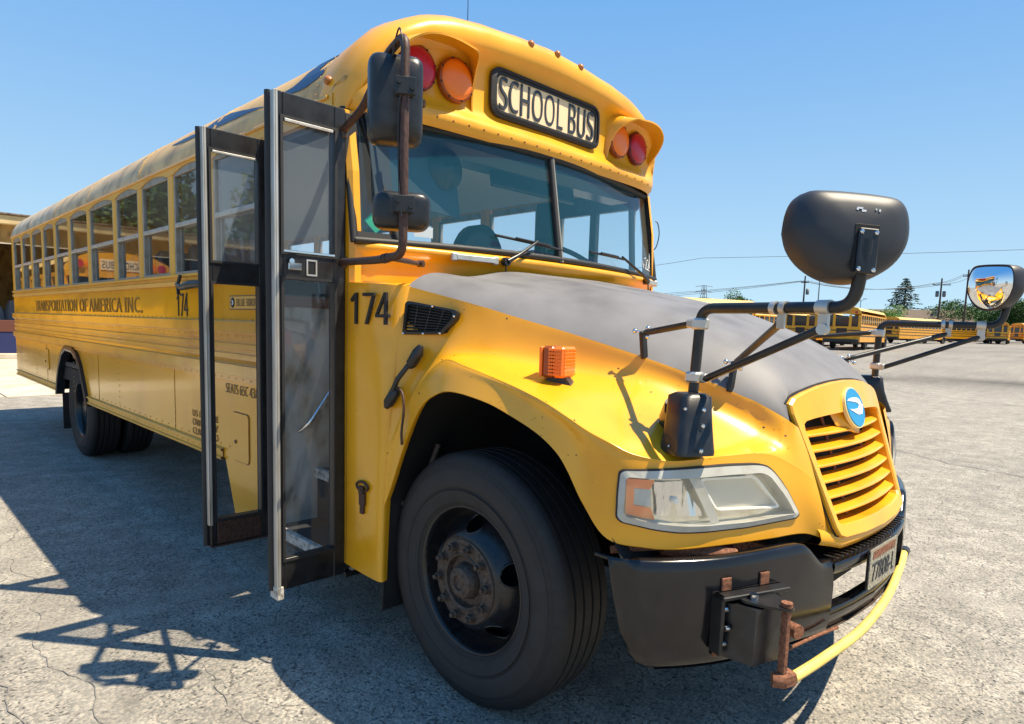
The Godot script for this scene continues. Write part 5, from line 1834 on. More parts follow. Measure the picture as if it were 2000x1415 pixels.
	for s in [-1, 1]:
		mb = MB.new()
		mb.tube([Vector3(0.70, 0.83, 1.14 * s), Vector3(0.84, 0.855, 1.02 * s)], 0.013, 8)
		obj("bumper_brace", mb, M.rust, bus)
		mb = MB.new()
		mb.tube([Vector3(0.80, 0.84, 1.0 * s), Vector3(0.95, 0.80, 0.8 * s)], 0.03, 6)
		obj("bumper_brace", mb, M.rust, bus)
		mb = MB.new()
	# side vents in the hood
	for s in [1.0, -1.0]:
		var P := func(u: float, v: float, off: float) -> Vector3:
			# quad between the measured corners of the vent
			var a := Vector3(-0.442, 1.626, 1.124).lerp(Vector3(-0.200, 1.586, 1.028), u)
			var b := Vector3(-0.445, 1.478, 1.130).lerp(Vector3(-0.250, 1.487, 1.050), u)
			var p := b.lerp(a, v) + Vector3(0.35, 0.1, 0.93) * off
			return Vector3(p.x, p.y, p.z * s)
		var ol := rounded(V2([0.0, 0.0, 0.92, 0.0, 1.05, 0.62, 1.0, 1.0, 0.03, 1.0]), 0.12, 4)
		var il := PackedVector2Array()
		for p in ol: il.append(Vector2(0.5, 0.5) + (p - Vector2(0.5, 0.5)) * Vector2(0.88, 0.84))
		mb = MB.new()
		var ls := []
		for q in [[ol, -0.01], [ol, 0.020], [il, 0.024], [il, 0.006]]:
			var l := []
			for p in q[0]: l.append(P.call(p.x, p.y, q[1]))
			ls.append(l)
		for i in 3: mb.ring(ls[i], ls[i + 1])
		var vent := obj("side_vent", mb, M.black_plastic, bus)
		mb = MB.new()
		for i in 9:
			var v := 0.12 + i * 0.095
			mb.tube([P.call(0.05, v, 0.010), P.call(0.5, v, 0.011), P.call(0.95, v, 0.010)], 0.004, 4, false)
		for i in 3: mb.tube([P.call(0.25 + 0.25 * i, 0.06, 0.012), P.call(0.25 + 0.25 * i, 0.94, 0.012)], 0.003, 4, false)
		obj("louvre", mb, M.black, vent)
		mb = MB.new()
		mb.quad(P.call(0.02, 0.04, 0.004), P.call(0.98, 0.04, 0.004), P.call(0.98, 0.96, 0.004), P.call(0.02, 0.96, 0.004))
		obj("vent_back", mb, M.dark, vent)
		var sc := []
		for q in [[0.04, 0.03], [0.5, 0.02], [0.88, 0.03], [0.55, 0.97], [1.0, 0.75]]: sc.append(P.call(q[0], q[1], 0.025))
		stuff(obj("screw", rivets(sc, Vector3(0.35, 0.1, 0.93 * s).normalized(), 0.006), M.chrome, vent))
	# hood latch: rubber strap between two pulls
	mb = MB.new()
	var la := Vector3(-0.325, 1.425, 1.135); var lb := Vector3(-0.455, 1.165, 1.215)
	mb.tube([la + Vector3(0.005, 0.012, 0), la.lerp(lb, 0.06), la.lerp(lb, 0.26), la.lerp(lb, 0.32)], [0.012, 0.025, 0.024, 0.012], 10)
	mb.tube([la.lerp(lb, 0.28) + Vector3(0, 0, 0.012), la.lerp(lb, 0.5) + Vector3(0, 0, 0.026), la.lerp(lb, 0.72) + Vector3(0, 0, 0.016)], 0.011, 8)
	mb.tube([la.lerp(lb, 0.66), la.lerp(lb, 0.72), la.lerp(lb, 0.92), lb], [0.012, 0.024, 0.024, 0.010], 10)
	obj("hood_latch", mb, M.black_plastic, bus)
	# headlights follow the nose's plan
	for s in [1.0, -1.0]:
		headlight(s)
	# turn signal standing on the fender shelf
	for s in [1.0, -1.0]:
		var at := Vector3(0.315, 1.405, 0.985 * s)
		var bs := Basis(Vector3.UP, 0.30 * s)
		mb = MB.new()
		mb.prism(V2([-0.06, 0, 0.06, 0, 0.03, 0.035, -0.03, 0.035]), 0.05, Transform3D(bs, Vector3(0.315, 1.318, 0.96 * s)))
		var base := obj("turn_signal", mb, M.black_plastic, bus)
		mb = MB.new()
		mb.box(at + bs * Vector3(-0.022, 0, 0), Vector3(0.046, 0.115, 0.095), bs, 0.008)
		obj("lamp_body", mb, M.amber_rim, base)
		mb = MB.new()
		mb.box(at + bs * Vector3(0.024, 0, 0), Vector3(0.042, 0.112, 0.112), bs, 0.007)
		mb.box(at + bs * Vector3(-0.05, 0, 0), Vector3(0.012, 0.11, 0.1), bs, 0.004)
		var ln := obj("lens", mb, M.amber_lens, base)
		mb = MB.new()
		for a in 8:
			for b in 8:
				var p := at + bs * Vector3(0.046, -0.044 + a * 0.0126, -0.044 + b * 0.0126)
				mb.box(p, Vector3(0.004, 0.0095, 0.0095), bs, 0.0015)
				p = at + bs * Vector3(-0.011 + b * 0.0095, -0.044 + a * 0.0126, 0.057 * s)
				if b < 6: mb.box(p, Vector3(0.008, 0.0095, 0.004), bs, 0.0015)
		stuff(obj("prism", mb, M.amber_lens, ln))

func plan_s(p: Vector3) -> float:
	# distance along the nose's plan line of the point nearest to p
	var best := 1e9; var at := 0.0; var run := 0.0
	var q := Vector2(p.x, absf(p.z))
	for i in PLAN.size() - 1:
		var c := Geometry2D.get_closest_point_to_segment(q, PLAN[i], PLAN[i + 1])
		if q.distance_to(c) < best:
			best = q.distance_to(c); at = run + PLAN[i].distance_to(c)
		run += PLAN[i].distance_to(PLAN[i + 1])
	return at

func headlight(s: float):
	var at := func(p: Vector2, off: float) -> Vector3:
		var q := along(PLAN, p.x, off)
		return Vector3(q.x - 0.05 * maxf(0.0, p.y - 1.0), p.y, q.y * s)
	var outer := V2([1.254, 1.09, 1.266, 1.098, 1.345, 1.101, 1.472, 1.105, 1.618, 1.107, 1.742, 1.102, 1.788, 1.094, 1.837, 1.063, 1.891, 1.006, 1.968, 0.914, 1.952, 0.902, 1.718, 0.899, 1.521, 0.902, 1.444, 0.906, 1.379, 0.916, 1.262, 0.939, 1.247, 0.953, 1.247, 1.025])
	var inner := V2([1.27, 1.075, 1.279, 1.081, 1.347, 1.078, 1.474, 1.077, 1.62, 1.080, 1.763, 1.076, 1.8, 1.061, 1.846, 1.02, 1.895, 0.969, 1.935, 0.921, 1.925, 0.919, 1.716, 0.917, 1.52, 0.922, 1.444, 0.927, 1.378, 0.936, 1.273, 0.956, 1.264, 0.967, 1.267, 1.027])
	outer = rounded(outer, 0.03, 3)
	inner = rounded(inner, 0.03, 3)
	var ls := []
	var big := PackedVector2Array()
	for p in outer: big.append(Vector2(1.60, 1.0) + (p - Vector2(1.60, 1.0)) * Vector2(1.018, 1.05))
	for q in [[big, -0.03], [big, 0.002], [outer, 0.004], [outer, -0.01]]:
		var l := []
		for p in q[0]: l.append(at.call(p, q[1] + 0.004))
		ls.append(l)
	var mb := MB.new()
	for i in 3: mb.ring(ls[i], ls[i + 1])
	var gasket := obj("headlight", mb, M.rubber_seal, bus)
	ls = []
	for q in [[outer, -0.004], [outer, 0.008], [inner, 0.013], [inner, -0.03]]:
		var l := []
		for p in q[0]: l.append(at.call(p, q[1]))
		ls.append(l)
	mb = MB.new()
	for i in 3: mb.ring(ls[i], ls[i + 1])
	obj("bezel", mb, M.lamp_bezel, gasket)
	# silvered bowl, in two basins with a rib between
	mb = MB.new()
	mb.wrap(inner, func(p: Vector2) -> Vector3:
		var d := 0.028
		var c1 := Vector2(1.44, 1.003); var c2 := Vector2(1.71, 0.996)
		d += 0.03 * maxf(0.0, 1.0 - ((p - c1) / Vector2(0.12, 0.075)).length_squared())
		d += 0.045 * maxf(0.0, 1.0 - ((p - c2) / Vector2(0.13, 0.075)).length_squared())
		return at.call(p, -d), 0.02)
	obj("reflector", mb, M.reflector, gasket)
	# pale framed panel on the inner side, fluted bowl and bulb on the outer
	var hi := rounded(V2([1.523, 1.064, 1.746, 1.057, 1.869, 0.949, 1.59, 0.967]), 0.02, 3)
	var wide := PackedVector2Array()
	for p in hi: wide.append(Vector2(1.70, 0.998) + (p - Vector2(1.70, 0.998)) * Vector2(1.07, 1.13))
	mb = MB.new()
	mb.wrap(hi, func(p: Vector2) -> Vector3: return at.call(p, -0.022), 0.02)
	obj("beam_panel", mb, M.lamp_panel, gasket)
	mb = MB.new()
	var la := []; var lb := []; var lc := []
	for k in hi.size():
		la.append(at.call(hi[k], -0.022)); lb.append(at.call(hi[k], -0.006)); lc.append(at.call(wide[k], -0.004))
	mb.ring(la, lb); mb.ring(lb, lc)
	obj("beam_frame", mb, M.lamp_trim, gasket)
	mb = MB.new()
	mb.wrap(V2([1.362, 1.063, 1.465, 1.061, 1.542, 0.947, 1.374, 0.952]), func(p: Vector2) -> Vector3:
		var q := (p - Vector2(1.44, 1.0)) / Vector2(0.085, 0.075)
		return at.call(p, -0.018 - 0.03 * maxf(0.0, 1.0 - q.length_squared()) + 0.004 * absf(sin(q.x * 7.0)) + 0.003 * absf(sin(q.y * 5.0))), 0.006)
	obj("bowl", mb, M.chrome, gasket)
	mb = MB.new()
	mb.tube([at.call(Vector2(1.44, 1.0), -0.04), at.call(Vector2(1.44, 1.0), -0.012)], [0.012, 0.009], 10)
	obj("bulb", mb, M.lamp_trim, gasket)
	mb = MB.new()
	mb.wrap(V2([1.474, 1.075, 1.512, 1.075, 1.597, 0.923, 1.562, 0.923]), func(p: Vector2) -> Vector3: return at.call(p, 0.002), 0.02)
	obj("divider", mb, M.lamp_bezel, gasket)
	mb = MB.new()
	mb.wrap(V2([1.272, 1.073, 1.362, 1.070, 1.348, 1.041, 1.295, 1.044, 1.293, 0.991, 1.352, 0.984, 1.366, 0.944, 1.270, 0.961]), func(p: Vector2) -> Vector3: return at.call(p, -0.006), 0.02)
	obj("side_marker", mb, M.amber_side, gasket)
	mb = MB.new()
	mb.wrap(V2([1.295, 1.043, 1.350, 1.041, 1.354, 0.985, 1.293, 0.992]), func(p: Vector2) -> Vector3: return at.call(p, -0.007), 0.02)
	obj("side_reflector", mb, M.lamp_bezel, gasket)
	mb = MB.new()
	mb.wrap(inner, func(p: Vector2) -> Vector3: return at.call(p, 0.009 + 0.012 * maxf(0.0, 1.0 - pow(absf(p.y - 1.0) / 0.085, 2.0))), 0.03)
	obj("lens", mb, M.lamp_lens, gasket)

func panel_x(y: float, z: float) -> float:
	return 1.150 - 0.34 * (y - 0.831) - 0.22 * z * z

func both(half: Array) -> PackedVector2Array:
	# right half outline from top centre down to bottom centre, closed over the left
	var out := PackedVector2Array()
	for p in half: out.append(Vector2(p[0], p[1]))
	for i in range(half.size() - 2, 0, -1): out.append(Vector2(-half[i][0], half[i][1]))
	return out

func bus_grille():
	var o_ := both([[0.0, 1.356], [0.13, 1.352], [0.25, 1.341], [0.37, 1.321], [0.44, 1.303], [0.468, 1.284], [0.468, 1.25], [0.445, 1.14], [0.42, 1.02], [0.398, 0.91], [0.386, 0.852], [0.372, 0.826], [0.34, 0.815], [0.18, 0.810], [0.0, 0.808]])
	var i_ := both([[0.0, 1.238], [0.13, 1.236], [0.25, 1.232], [0.34, 1.226], [0.39, 1.220], [0.408, 1.210], [0.410, 1.19], [0.395, 1.11], [0.377, 1.00], [0.362, 0.92], [0.354, 0.876], [0.342, 0.862], [0.31, 0.857], [0.18, 0.853], [0.0, 0.852]])
	var P := func(p: Vector2, off: float) -> Vector3: return Vector3(panel_x(p.y, p.x) + off, p.y, p.x)
	var ls := []
	for q in [[o_, -0.04, 1.0], [o_, 0.010, 1.0], [o_, 0.016, 0.988], [i_, 0.012, 1.012], [i_, 0.004, 1.0], [i_, -0.075, 0.99]]:
		var l := []
		for p in q[0]: l.append(P.call(Vector2(p.x * q[2], 1.06 + (p.y - 1.06) * q[2]), q[1]))
		ls.append(l)
	var mb := MB.new()
	for i in 5: mb.ring(ls[i], ls[i + 1], i == 2)
	var g := obj("grille", mb, M.yellow, bus)
	mb = MB.new()
	mb.wrap(i_, func(p: Vector2) -> Vector3: return P.call(p, -0.085), 0.1)
	obj("grille_back", mb, M.dark, g)
	# dark gap line round the panel
	ls = []
	for q in [[1.0, 0.0], [1.018, -0.002]]:
		var l := []
		for p in o_: l.append(P.call(Vector2(p.x * q[0], 1.06 + (p.y - 1.06) * q[0]), q[1]))
		ls.append(l)
	mb = MB.new()
	mb.ring(ls[0], ls[1])
	obj("panel_gap", mb, M.dark, g)
	# slats
	for k in 6:
		var y := 1.178 - k * 0.0545
		var hw := 0.408 - (1.2 - y) * 0.155 - 0.002
		var rows := []
		for q in [[0.004, -0.017], [0.008, -0.011], [0.003, -0.005], [-0.030, 0.005], [-0.052, 0.006], [-0.052, 0.0], [-0.010, -0.019], [0.004, -0.017]]:
			var r := []
			for i in 17:
				var z := lerpf(-hw, hw, i / 16.0)
				r.append(Vector3(panel_x(y, z) + q[0] - 0.004, y + q[1], z))
			rows.append(r)
		mb = MB.new()
		mb.grid(rows, false)
		obj("slat", mb, M.yellow, g)
	mb = MB.new()
	for z in [-0.17, 0.17]:
		mb.tube([Vector3(panel_x(1.23, z) - 0.05, 1.23, z), Vector3(panel_x(0.86, z) - 0.05, 0.86, z)], 0.007, 6)
	obj("grille_stay", mb, M.rust, g)
	# fairing under the badge
	mb = MB.new()
	var fr := []
	for q in [[-0.11, 1.245, -0.02], [-0.085, 1.185, 0.0], [0.0, 1.15, 0.010], [0.085, 1.185, 0.0], [0.11, 1.245, -0.02]]:
		fr.append([P.call(Vector2(q[0] * 1.5, q[1] + 0.0), -0.02), P.call(Vector2(q[0], q[1]), q[2]), P.call(Vector2(q[0] * 0.6, lerpf(q[1], 1.24, 0.5)), 0.008), P.call(Vector2(0, 1.25), 0.006)])
	mb.grid(fr)
	obj("badge_fairing", mb, M.yellow, g)
	# oval badge
	var tilt := Transform3D(Basis(Vector3.UP, PI / 2).rotated(Vector3(0, 0, 1), -0.33 * -1.0), Vector3(panel_x(1.246, 0) + 0.007, 1.246, 0))
	var oval := func(r: float) -> PackedVector2Array:
		var q := PackedVector2Array()
		for i in 36: q.append(Vector2(cos(TAU * i / 36.0) * 0.098 * r, sin(TAU * i / 36.0) * 0.084 * r))
		return q
	mb = MB.new()
	mb.prism(oval.call(1.0), 0.014, tilt)
	var badge := obj("badge", mb, M.badge_rim, g)
	mb = MB.new()
	mb.prism(oval.call(0.92), 0.003, tilt.translated_local(Vector3(0, 0, 0.0142)))
	obj("badge_field", mb, M.badge_blue, badge)
	var bird := PackedVector2Array()
	for p in [[-0.856, 0.388], [-0.6, 0.47], [-0.33, 0.507], [0.25, 0.49], [0.55, 0.42], [0.72, 0.22], [0.74, 0.03], [0.885, 0.10], [0.70, -0.18], [0.545, -0.383], [0.28, -0.40], [0.014, -0.387], [-0.40, -0.22], [-0.844, -0.037], [-0.40, -0.09], [0.046, -0.083], [0.27, -0.06], [0.40, 0.06], [0.336, 0.184], [0.05, 0.26], [-0.214, 0.299], [-0.55, 0.35]]:
		bird.append(Vector2(p[0] * 0.090, p[1] * 0.078))
	mb = MB.new()
	mb.prism(bird, 0.002, tilt.translated_local(Vector3(0, 0, 0.0174)))
	obj("badge_bird", mb, M.badge_white, badge)

func bump_at(u: float, off: float) -> Vector2:
	# u from 0 (door-side end) over 1 (middle) to 2 (far end)
	var total := 0.0
	for i in BUMP.size() - 1: total += BUMP[i].distance_to(BUMP[i + 1])
	if u <= 1.0: return along(BUMP, u * total, off)
	var p := along(BUMP, (2.0 - u) * total, off)
	return Vector2(p.x, -p.y)

func bus_bumper():
	var us := []
	for i in 97: us.append(i / 48.0)
	var top := func(z: float) -> float: return lerpf(0.745, 0.832, smoothstep(0.455, 0.60, absf(z)))
	var low := func(x: float, z: float) -> float:
		var k := clampf((0.86 - x) / 0.125, 0.0, 1.0)
		return 0.478 + 0.35 * pow(k, 2.4)
	var make := func(lo: float, hi: float, part: int) -> Array:
		var rows := []
		for u in us:
			var c := bump_at(u, 0.0)
			if c.y < lo - 0.013 or c.y > hi + 0.013: continue
			var t: float = top.call(c.y)
			var b: float = low.call(c.x, c.y)
			if part == 1: b = 0.682
			if part == 2: t = 0.562
			var prof := [[-0.075, t - 0.016], [-0.03, t - 0.001], [-0.008, t], [0.002, t - 0.010], [0.006, lerpf(t, b, 0.12)], [0.010, lerpf(t, b, 0.35)], [0.008, lerpf(t, b, 0.6)], [0.001, lerpf(t, b, 0.88)], [-0.006, lerpf(t, b, 0.96)], [-0.016, b], [-0.07, b + 0.004]]
			if part == 2: prof = [[-0.05, t - 0.002], [-0.012, t], [-0.006, t - 0.004], [-0.010, lerpf(t, b, 0.5)], [-0.02, b + 0.006], [-0.03, b], [-0.07, b + 0.004]]
			var r := []
			for q in prof:
				var p := bump_at(u, q[0] * (1.0 if c.x > 0.80 else 0.25))
				r.append(Vector3(p.x, q[1], p.y))
			rows.append(r)
		return rows
	var mb := MB.new()
	for q in [[0.405, 1.3, 0], [-1.3, -0.405, 0], [-0.42, 0.42, 1], [-0.42, 0.42, 2]]:
		var rows: Array = make.call(q[0], q[1], q[2])
		mb.grid(rows)
		if q[2] == 0:
			for e in [0, -1]:
				var r: Array = rows[e]
				for i in range(1, r.size() - 1): mb.quad(r[i], r[i + 1], r[i + 1] + Vector3(-0.05, 0, 0), r[i] + Vector3(-0.05, 0, 0))
	var b := obj("front_bumper", mb, M.bumper, bus)
	# worn bottom flange
	mb = MB.new()
	var fl := []
	for u in us:
		var c := bump_at(u, -0.012)
		if absf(c.y) < 1.10: fl.append([Vector3(c.x, 0.4765, c.y), Vector3(bump_at(u, -0.06).x, 0.470, bump_at(u, -0.06).y)])
	mb.grid(fl)
	obj("bumper_flange", mb, M.hub, b)
	# dark opening behind: radiator guard left open to the ground
	mb = MB.new()
	mb.span(Vector3(0.95, 0.70, -0.42), Vector3(1.10, 0.72, 0.42))
	obj("splash_plate", mb, M.dark, b)
	# step treads on the centre lip
	mb = MB.new()
	for i in 22:
		var z := -0.40 + i * 0.038
		mb.box(Vector3(bump_at(1.0 - z * 0.6, -0.03).x, 0.7515, z), Vector3(0.05, 0.005, 0.014), Basis(), 0.002)
	obj("tread", mb, M.black, b)
	# number plate
	var pxf := Transform3D(Basis(Vector3.UP, PI / 2 - 0.02), Vector3(1.190, 0.672, 0.050))
	mb = MB.new()
	mb.prism(rounded(rect2(-0.152, -0.076, 0.152, 0.076), 0.012), 0.004, pxf)
	var pl := obj("license_plate", mb, M.plate_face, b)
	mb = MB.new()
	mb.prism(rect2(-0.125, 0.036, 0.125, 0.066), 0.0012, pxf.translated_local(Vector3(0, 0, 0.0042)))
	obj("plate_band", mb, M.rust, pl)
	text("plate_number", "77808-L", M.sign_ink, pl, pxf.translated_local(Vector3(0, -0.016, 0.0055)), 0.072, 0.25, 0.002)
	mb = MB.new()
	mb.box(pxf * Vector3(0, 0, -0.008), Vector3(0.01, 0.15, 0.30), Basis(), 0.003)
	obj("plate_bracket", mb, M.black, pl)
	# tow hook knob
	mb = MB.new()
	mb.tube([Vector3(1.05, 0.555, 0.635), Vector3(1.125, 0.555, 0.660)], [0.022, 0.024], 12)
	mb.tube([Vector3(1.09, 0.49, 0.71), Vector3(1.13, 0.500, 0.52), Vector3(1.16, 0.505, 0.40)], 0.006, 6)
	obj("tow_hook", mb, M.rust, b)
	# crossing gate: back plate, motor box, swing bar and the long yellow arm
	var t := Vector3(0.366, 0, -0.9306); var nrm := Vector3(0.9306, 0, 0.366)
	var bs := Basis(t, Vector3.UP, nrm)
	var c0 := Vector3(1.006, 0.635, 0.839)
	mb = MB.new()
	mb.box(c0 + nrm * 0.020, Vector3(0.27, 0.19, 0.022), bs, 0.004)
	mb.box(c0 + nrm * 0.042 + Vector3(0, 0.088, 0), Vector3(0.27, 0.014, 0.05), bs, 0.003)
	mb.box(c0 + nrm * 0.042 - t * 0.128, Vector3(0.014, 0.19, 0.04), bs, 0.003)
	var gate := obj("crossing_gate", mb, M.black, bus)
	mb = MB.new()
	mb.prism(V2([-0.115, 0.03, -0.065, 0.128, 0.085, 0.118, 0.105, 0.03]), 0.175, Transform3D(Basis(t, nrm, Vector3.UP), c0 + Vector3(0, -0.105, 0)))
	obj("motor_box", mb, M.black_plastic, gate)
	mb = MB.new()
	mb.prism(rounded(V2([-0.06, 0.035, -0.075, 0.075, -0.04, 0.13, 0.02, 0.185, 0.06, 0.16, 0.07, 0.05]), 0.02), 0.008, Transform3D(Basis(t, nrm, Vector3.UP), c0 + Vector3(0, 0.076, 0)))
	obj("hinge_plate", mb, M.black, gate)
	mb = MB.new()
	mb.tube([c0 - t * 0.03 + nrm * 0.08 + Vector3(0, 0.082, 0), c0 - t * 0.03 + nrm * 0.08 + Vector3(0, 0.10, 0)], 0.014, 8)
	obj("bolt", mb, M.chrome, gate)
	for k in 3:
		mb = MB.new()
		mb.tube([c0 - t * 0.108 + nrm * (0.05 + 0.012 * (k % 2)) + Vector3(0, 0.05 - k * 0.055, 0), c0 - t * 0.122 + nrm * (0.05 + 0.012 * (k % 2)) + Vector3(0, 0.05 - k * 0.055, 0)], 0.010, 8)
		obj("bolt", mb, M.chrome, gate)
	mb = MB.new()
	for k in [-0.085, 0.07]:
		mb = MB.new()
		mb.box(c0 + t * k + nrm * 0.018 + Vector3(0, 0.112, 0), Vector3(0.038, 0.045, 0.006), bs, 0.002)
		obj("mounting_tab", mb, M.rust, gate)
	mb = MB.new()
	mb.box(c0 - t * 0.10 + nrm * 0.014 + Vector3(0, -0.105, 0), Vector3(0.04, 0.03, 0.006), bs, 0.002)
	obj("mounting_tab", mb, M.rust, gate)
	mb = MB.new()
	var piv := c0 + t * 0.022 + nrm * 0.160
	mb.box(piv + Vector3(0, -0.02, 0), Vector3(0.018, 0.21, 0.026), bs, 0.003)
	mb.tube([piv + Vector3(0, 0.098, 0), piv + Vector3(0, 0.085, 0)], 0.017, 10)
	mb.box(piv + t * 0.02 + Vector3(0, -0.145, 0), Vector3(0.052, 0.044, 0.042), bs, 0.006)
	mb.tube([piv + Vector3(-0.02, -0.145, 0.02), piv + Vector3(0.02, -0.145, -0.02) - t * 0.02], 0.023, 10)
	obj("swing_bar", mb, M.rust, gate)
	mb = MB.new()
	var knuckle := piv + t * 0.04 + Vector3(0.005, -0.145, 0)
	var arm := curve([knuckle, Vector3(1.203, knuckle.y + 0.005, 0.66), Vector3(1.224, 0.505, 0.35), Vector3(1.196, 0.51, -0.04), Vector3(1.138, 0.515, -0.42), Vector3(1.090, 0.52, -0.68)], 6)
	mb.tube(arm, 0.0165, 10)
	obj("gate_arm", mb, M.arm_yellow, gate)
	mb = MB.new()
	mb.tube([arm[-1] + Vector3(0.004, 0, 0.03), arm[-1] + Vector3(-0.004, 0, -0.03)], 0.022, 10)
	mb.tube([arm[-1], Vector3(1.04, 0.54, -0.70)], 0.012, 8)
	mb.box(Vector3(1.07, 0.56, -0.60), Vector3(0.05, 0.05, 0.07), Basis(), 0.008)
	obj("arm_rest", mb, M.black, gate)

func bus_wheels():
	# tyre of the front wheels with grooves, fluted rim, hub and nuts
	for s in [1.0, -1.0]:
		wheel(Vector3(0, 0.512, 0), s, true)
		wheel(Vector3(-6.34, 0.512, 0), s, false)
	var mb := MB.new()
	mb.tube([Vector3(0, 0.5, -1.0), Vector3(0, 0.5, 1.0)], 0.06, 10)
	mb.tube([Vector3(-6.34, 0.5, -0.9), Vector3(-6.34, 0.5, 0.9)], 0.1, 10)
	mb.span(Vector3(-9.2, 0.5, -0.46), Vector3(0.4, 0.75, -0.38))
	mb.span(Vector3(-9.2, 0.5, 0.38), Vector3(0.4, 0.75, 0.46))
	mb.span(Vector3(-9.6, 0.80, -1.19), Vector3(-1.65, 0.94, 1.19))
	mb.span(Vector3(-4.6, 0.42, -0.9), Vector3(-3.4, 0.74, -0.5))
	obj("chassis", mb, M.dark, bus)
	# mud flap, step bracket behind the front wheel
	mb = MB.new()
	mb.box(Vector3(-0.50, 0.48, 1.04), Vector3(0.012, 0.50, 0.30), Basis(Vector3(0, 0, 1), -0.05), 0.004)
	obj("mud_flap", mb, M.tyre, bus)
	mb = MB.new()
	mb.tube(bent([Vector3(-0.50, 0.72, 1.10), Vector3(-0.40, 0.73, 1.08), Vector3(-0.36, 1.0, 1.0)], 0.05), 0.014, 8)
	obj("flap_bracket", mb, M.hub, bus)
	mb = MB.new()
	mb.box(Vector3(-6.98, 0.42, 0.98), Vector3(0.012, 0.42, 0.42), Basis(Vector3(0, 0, 1), -0.04), 0.004)
	obj("mud_flap", mb, M.tyre, bus)

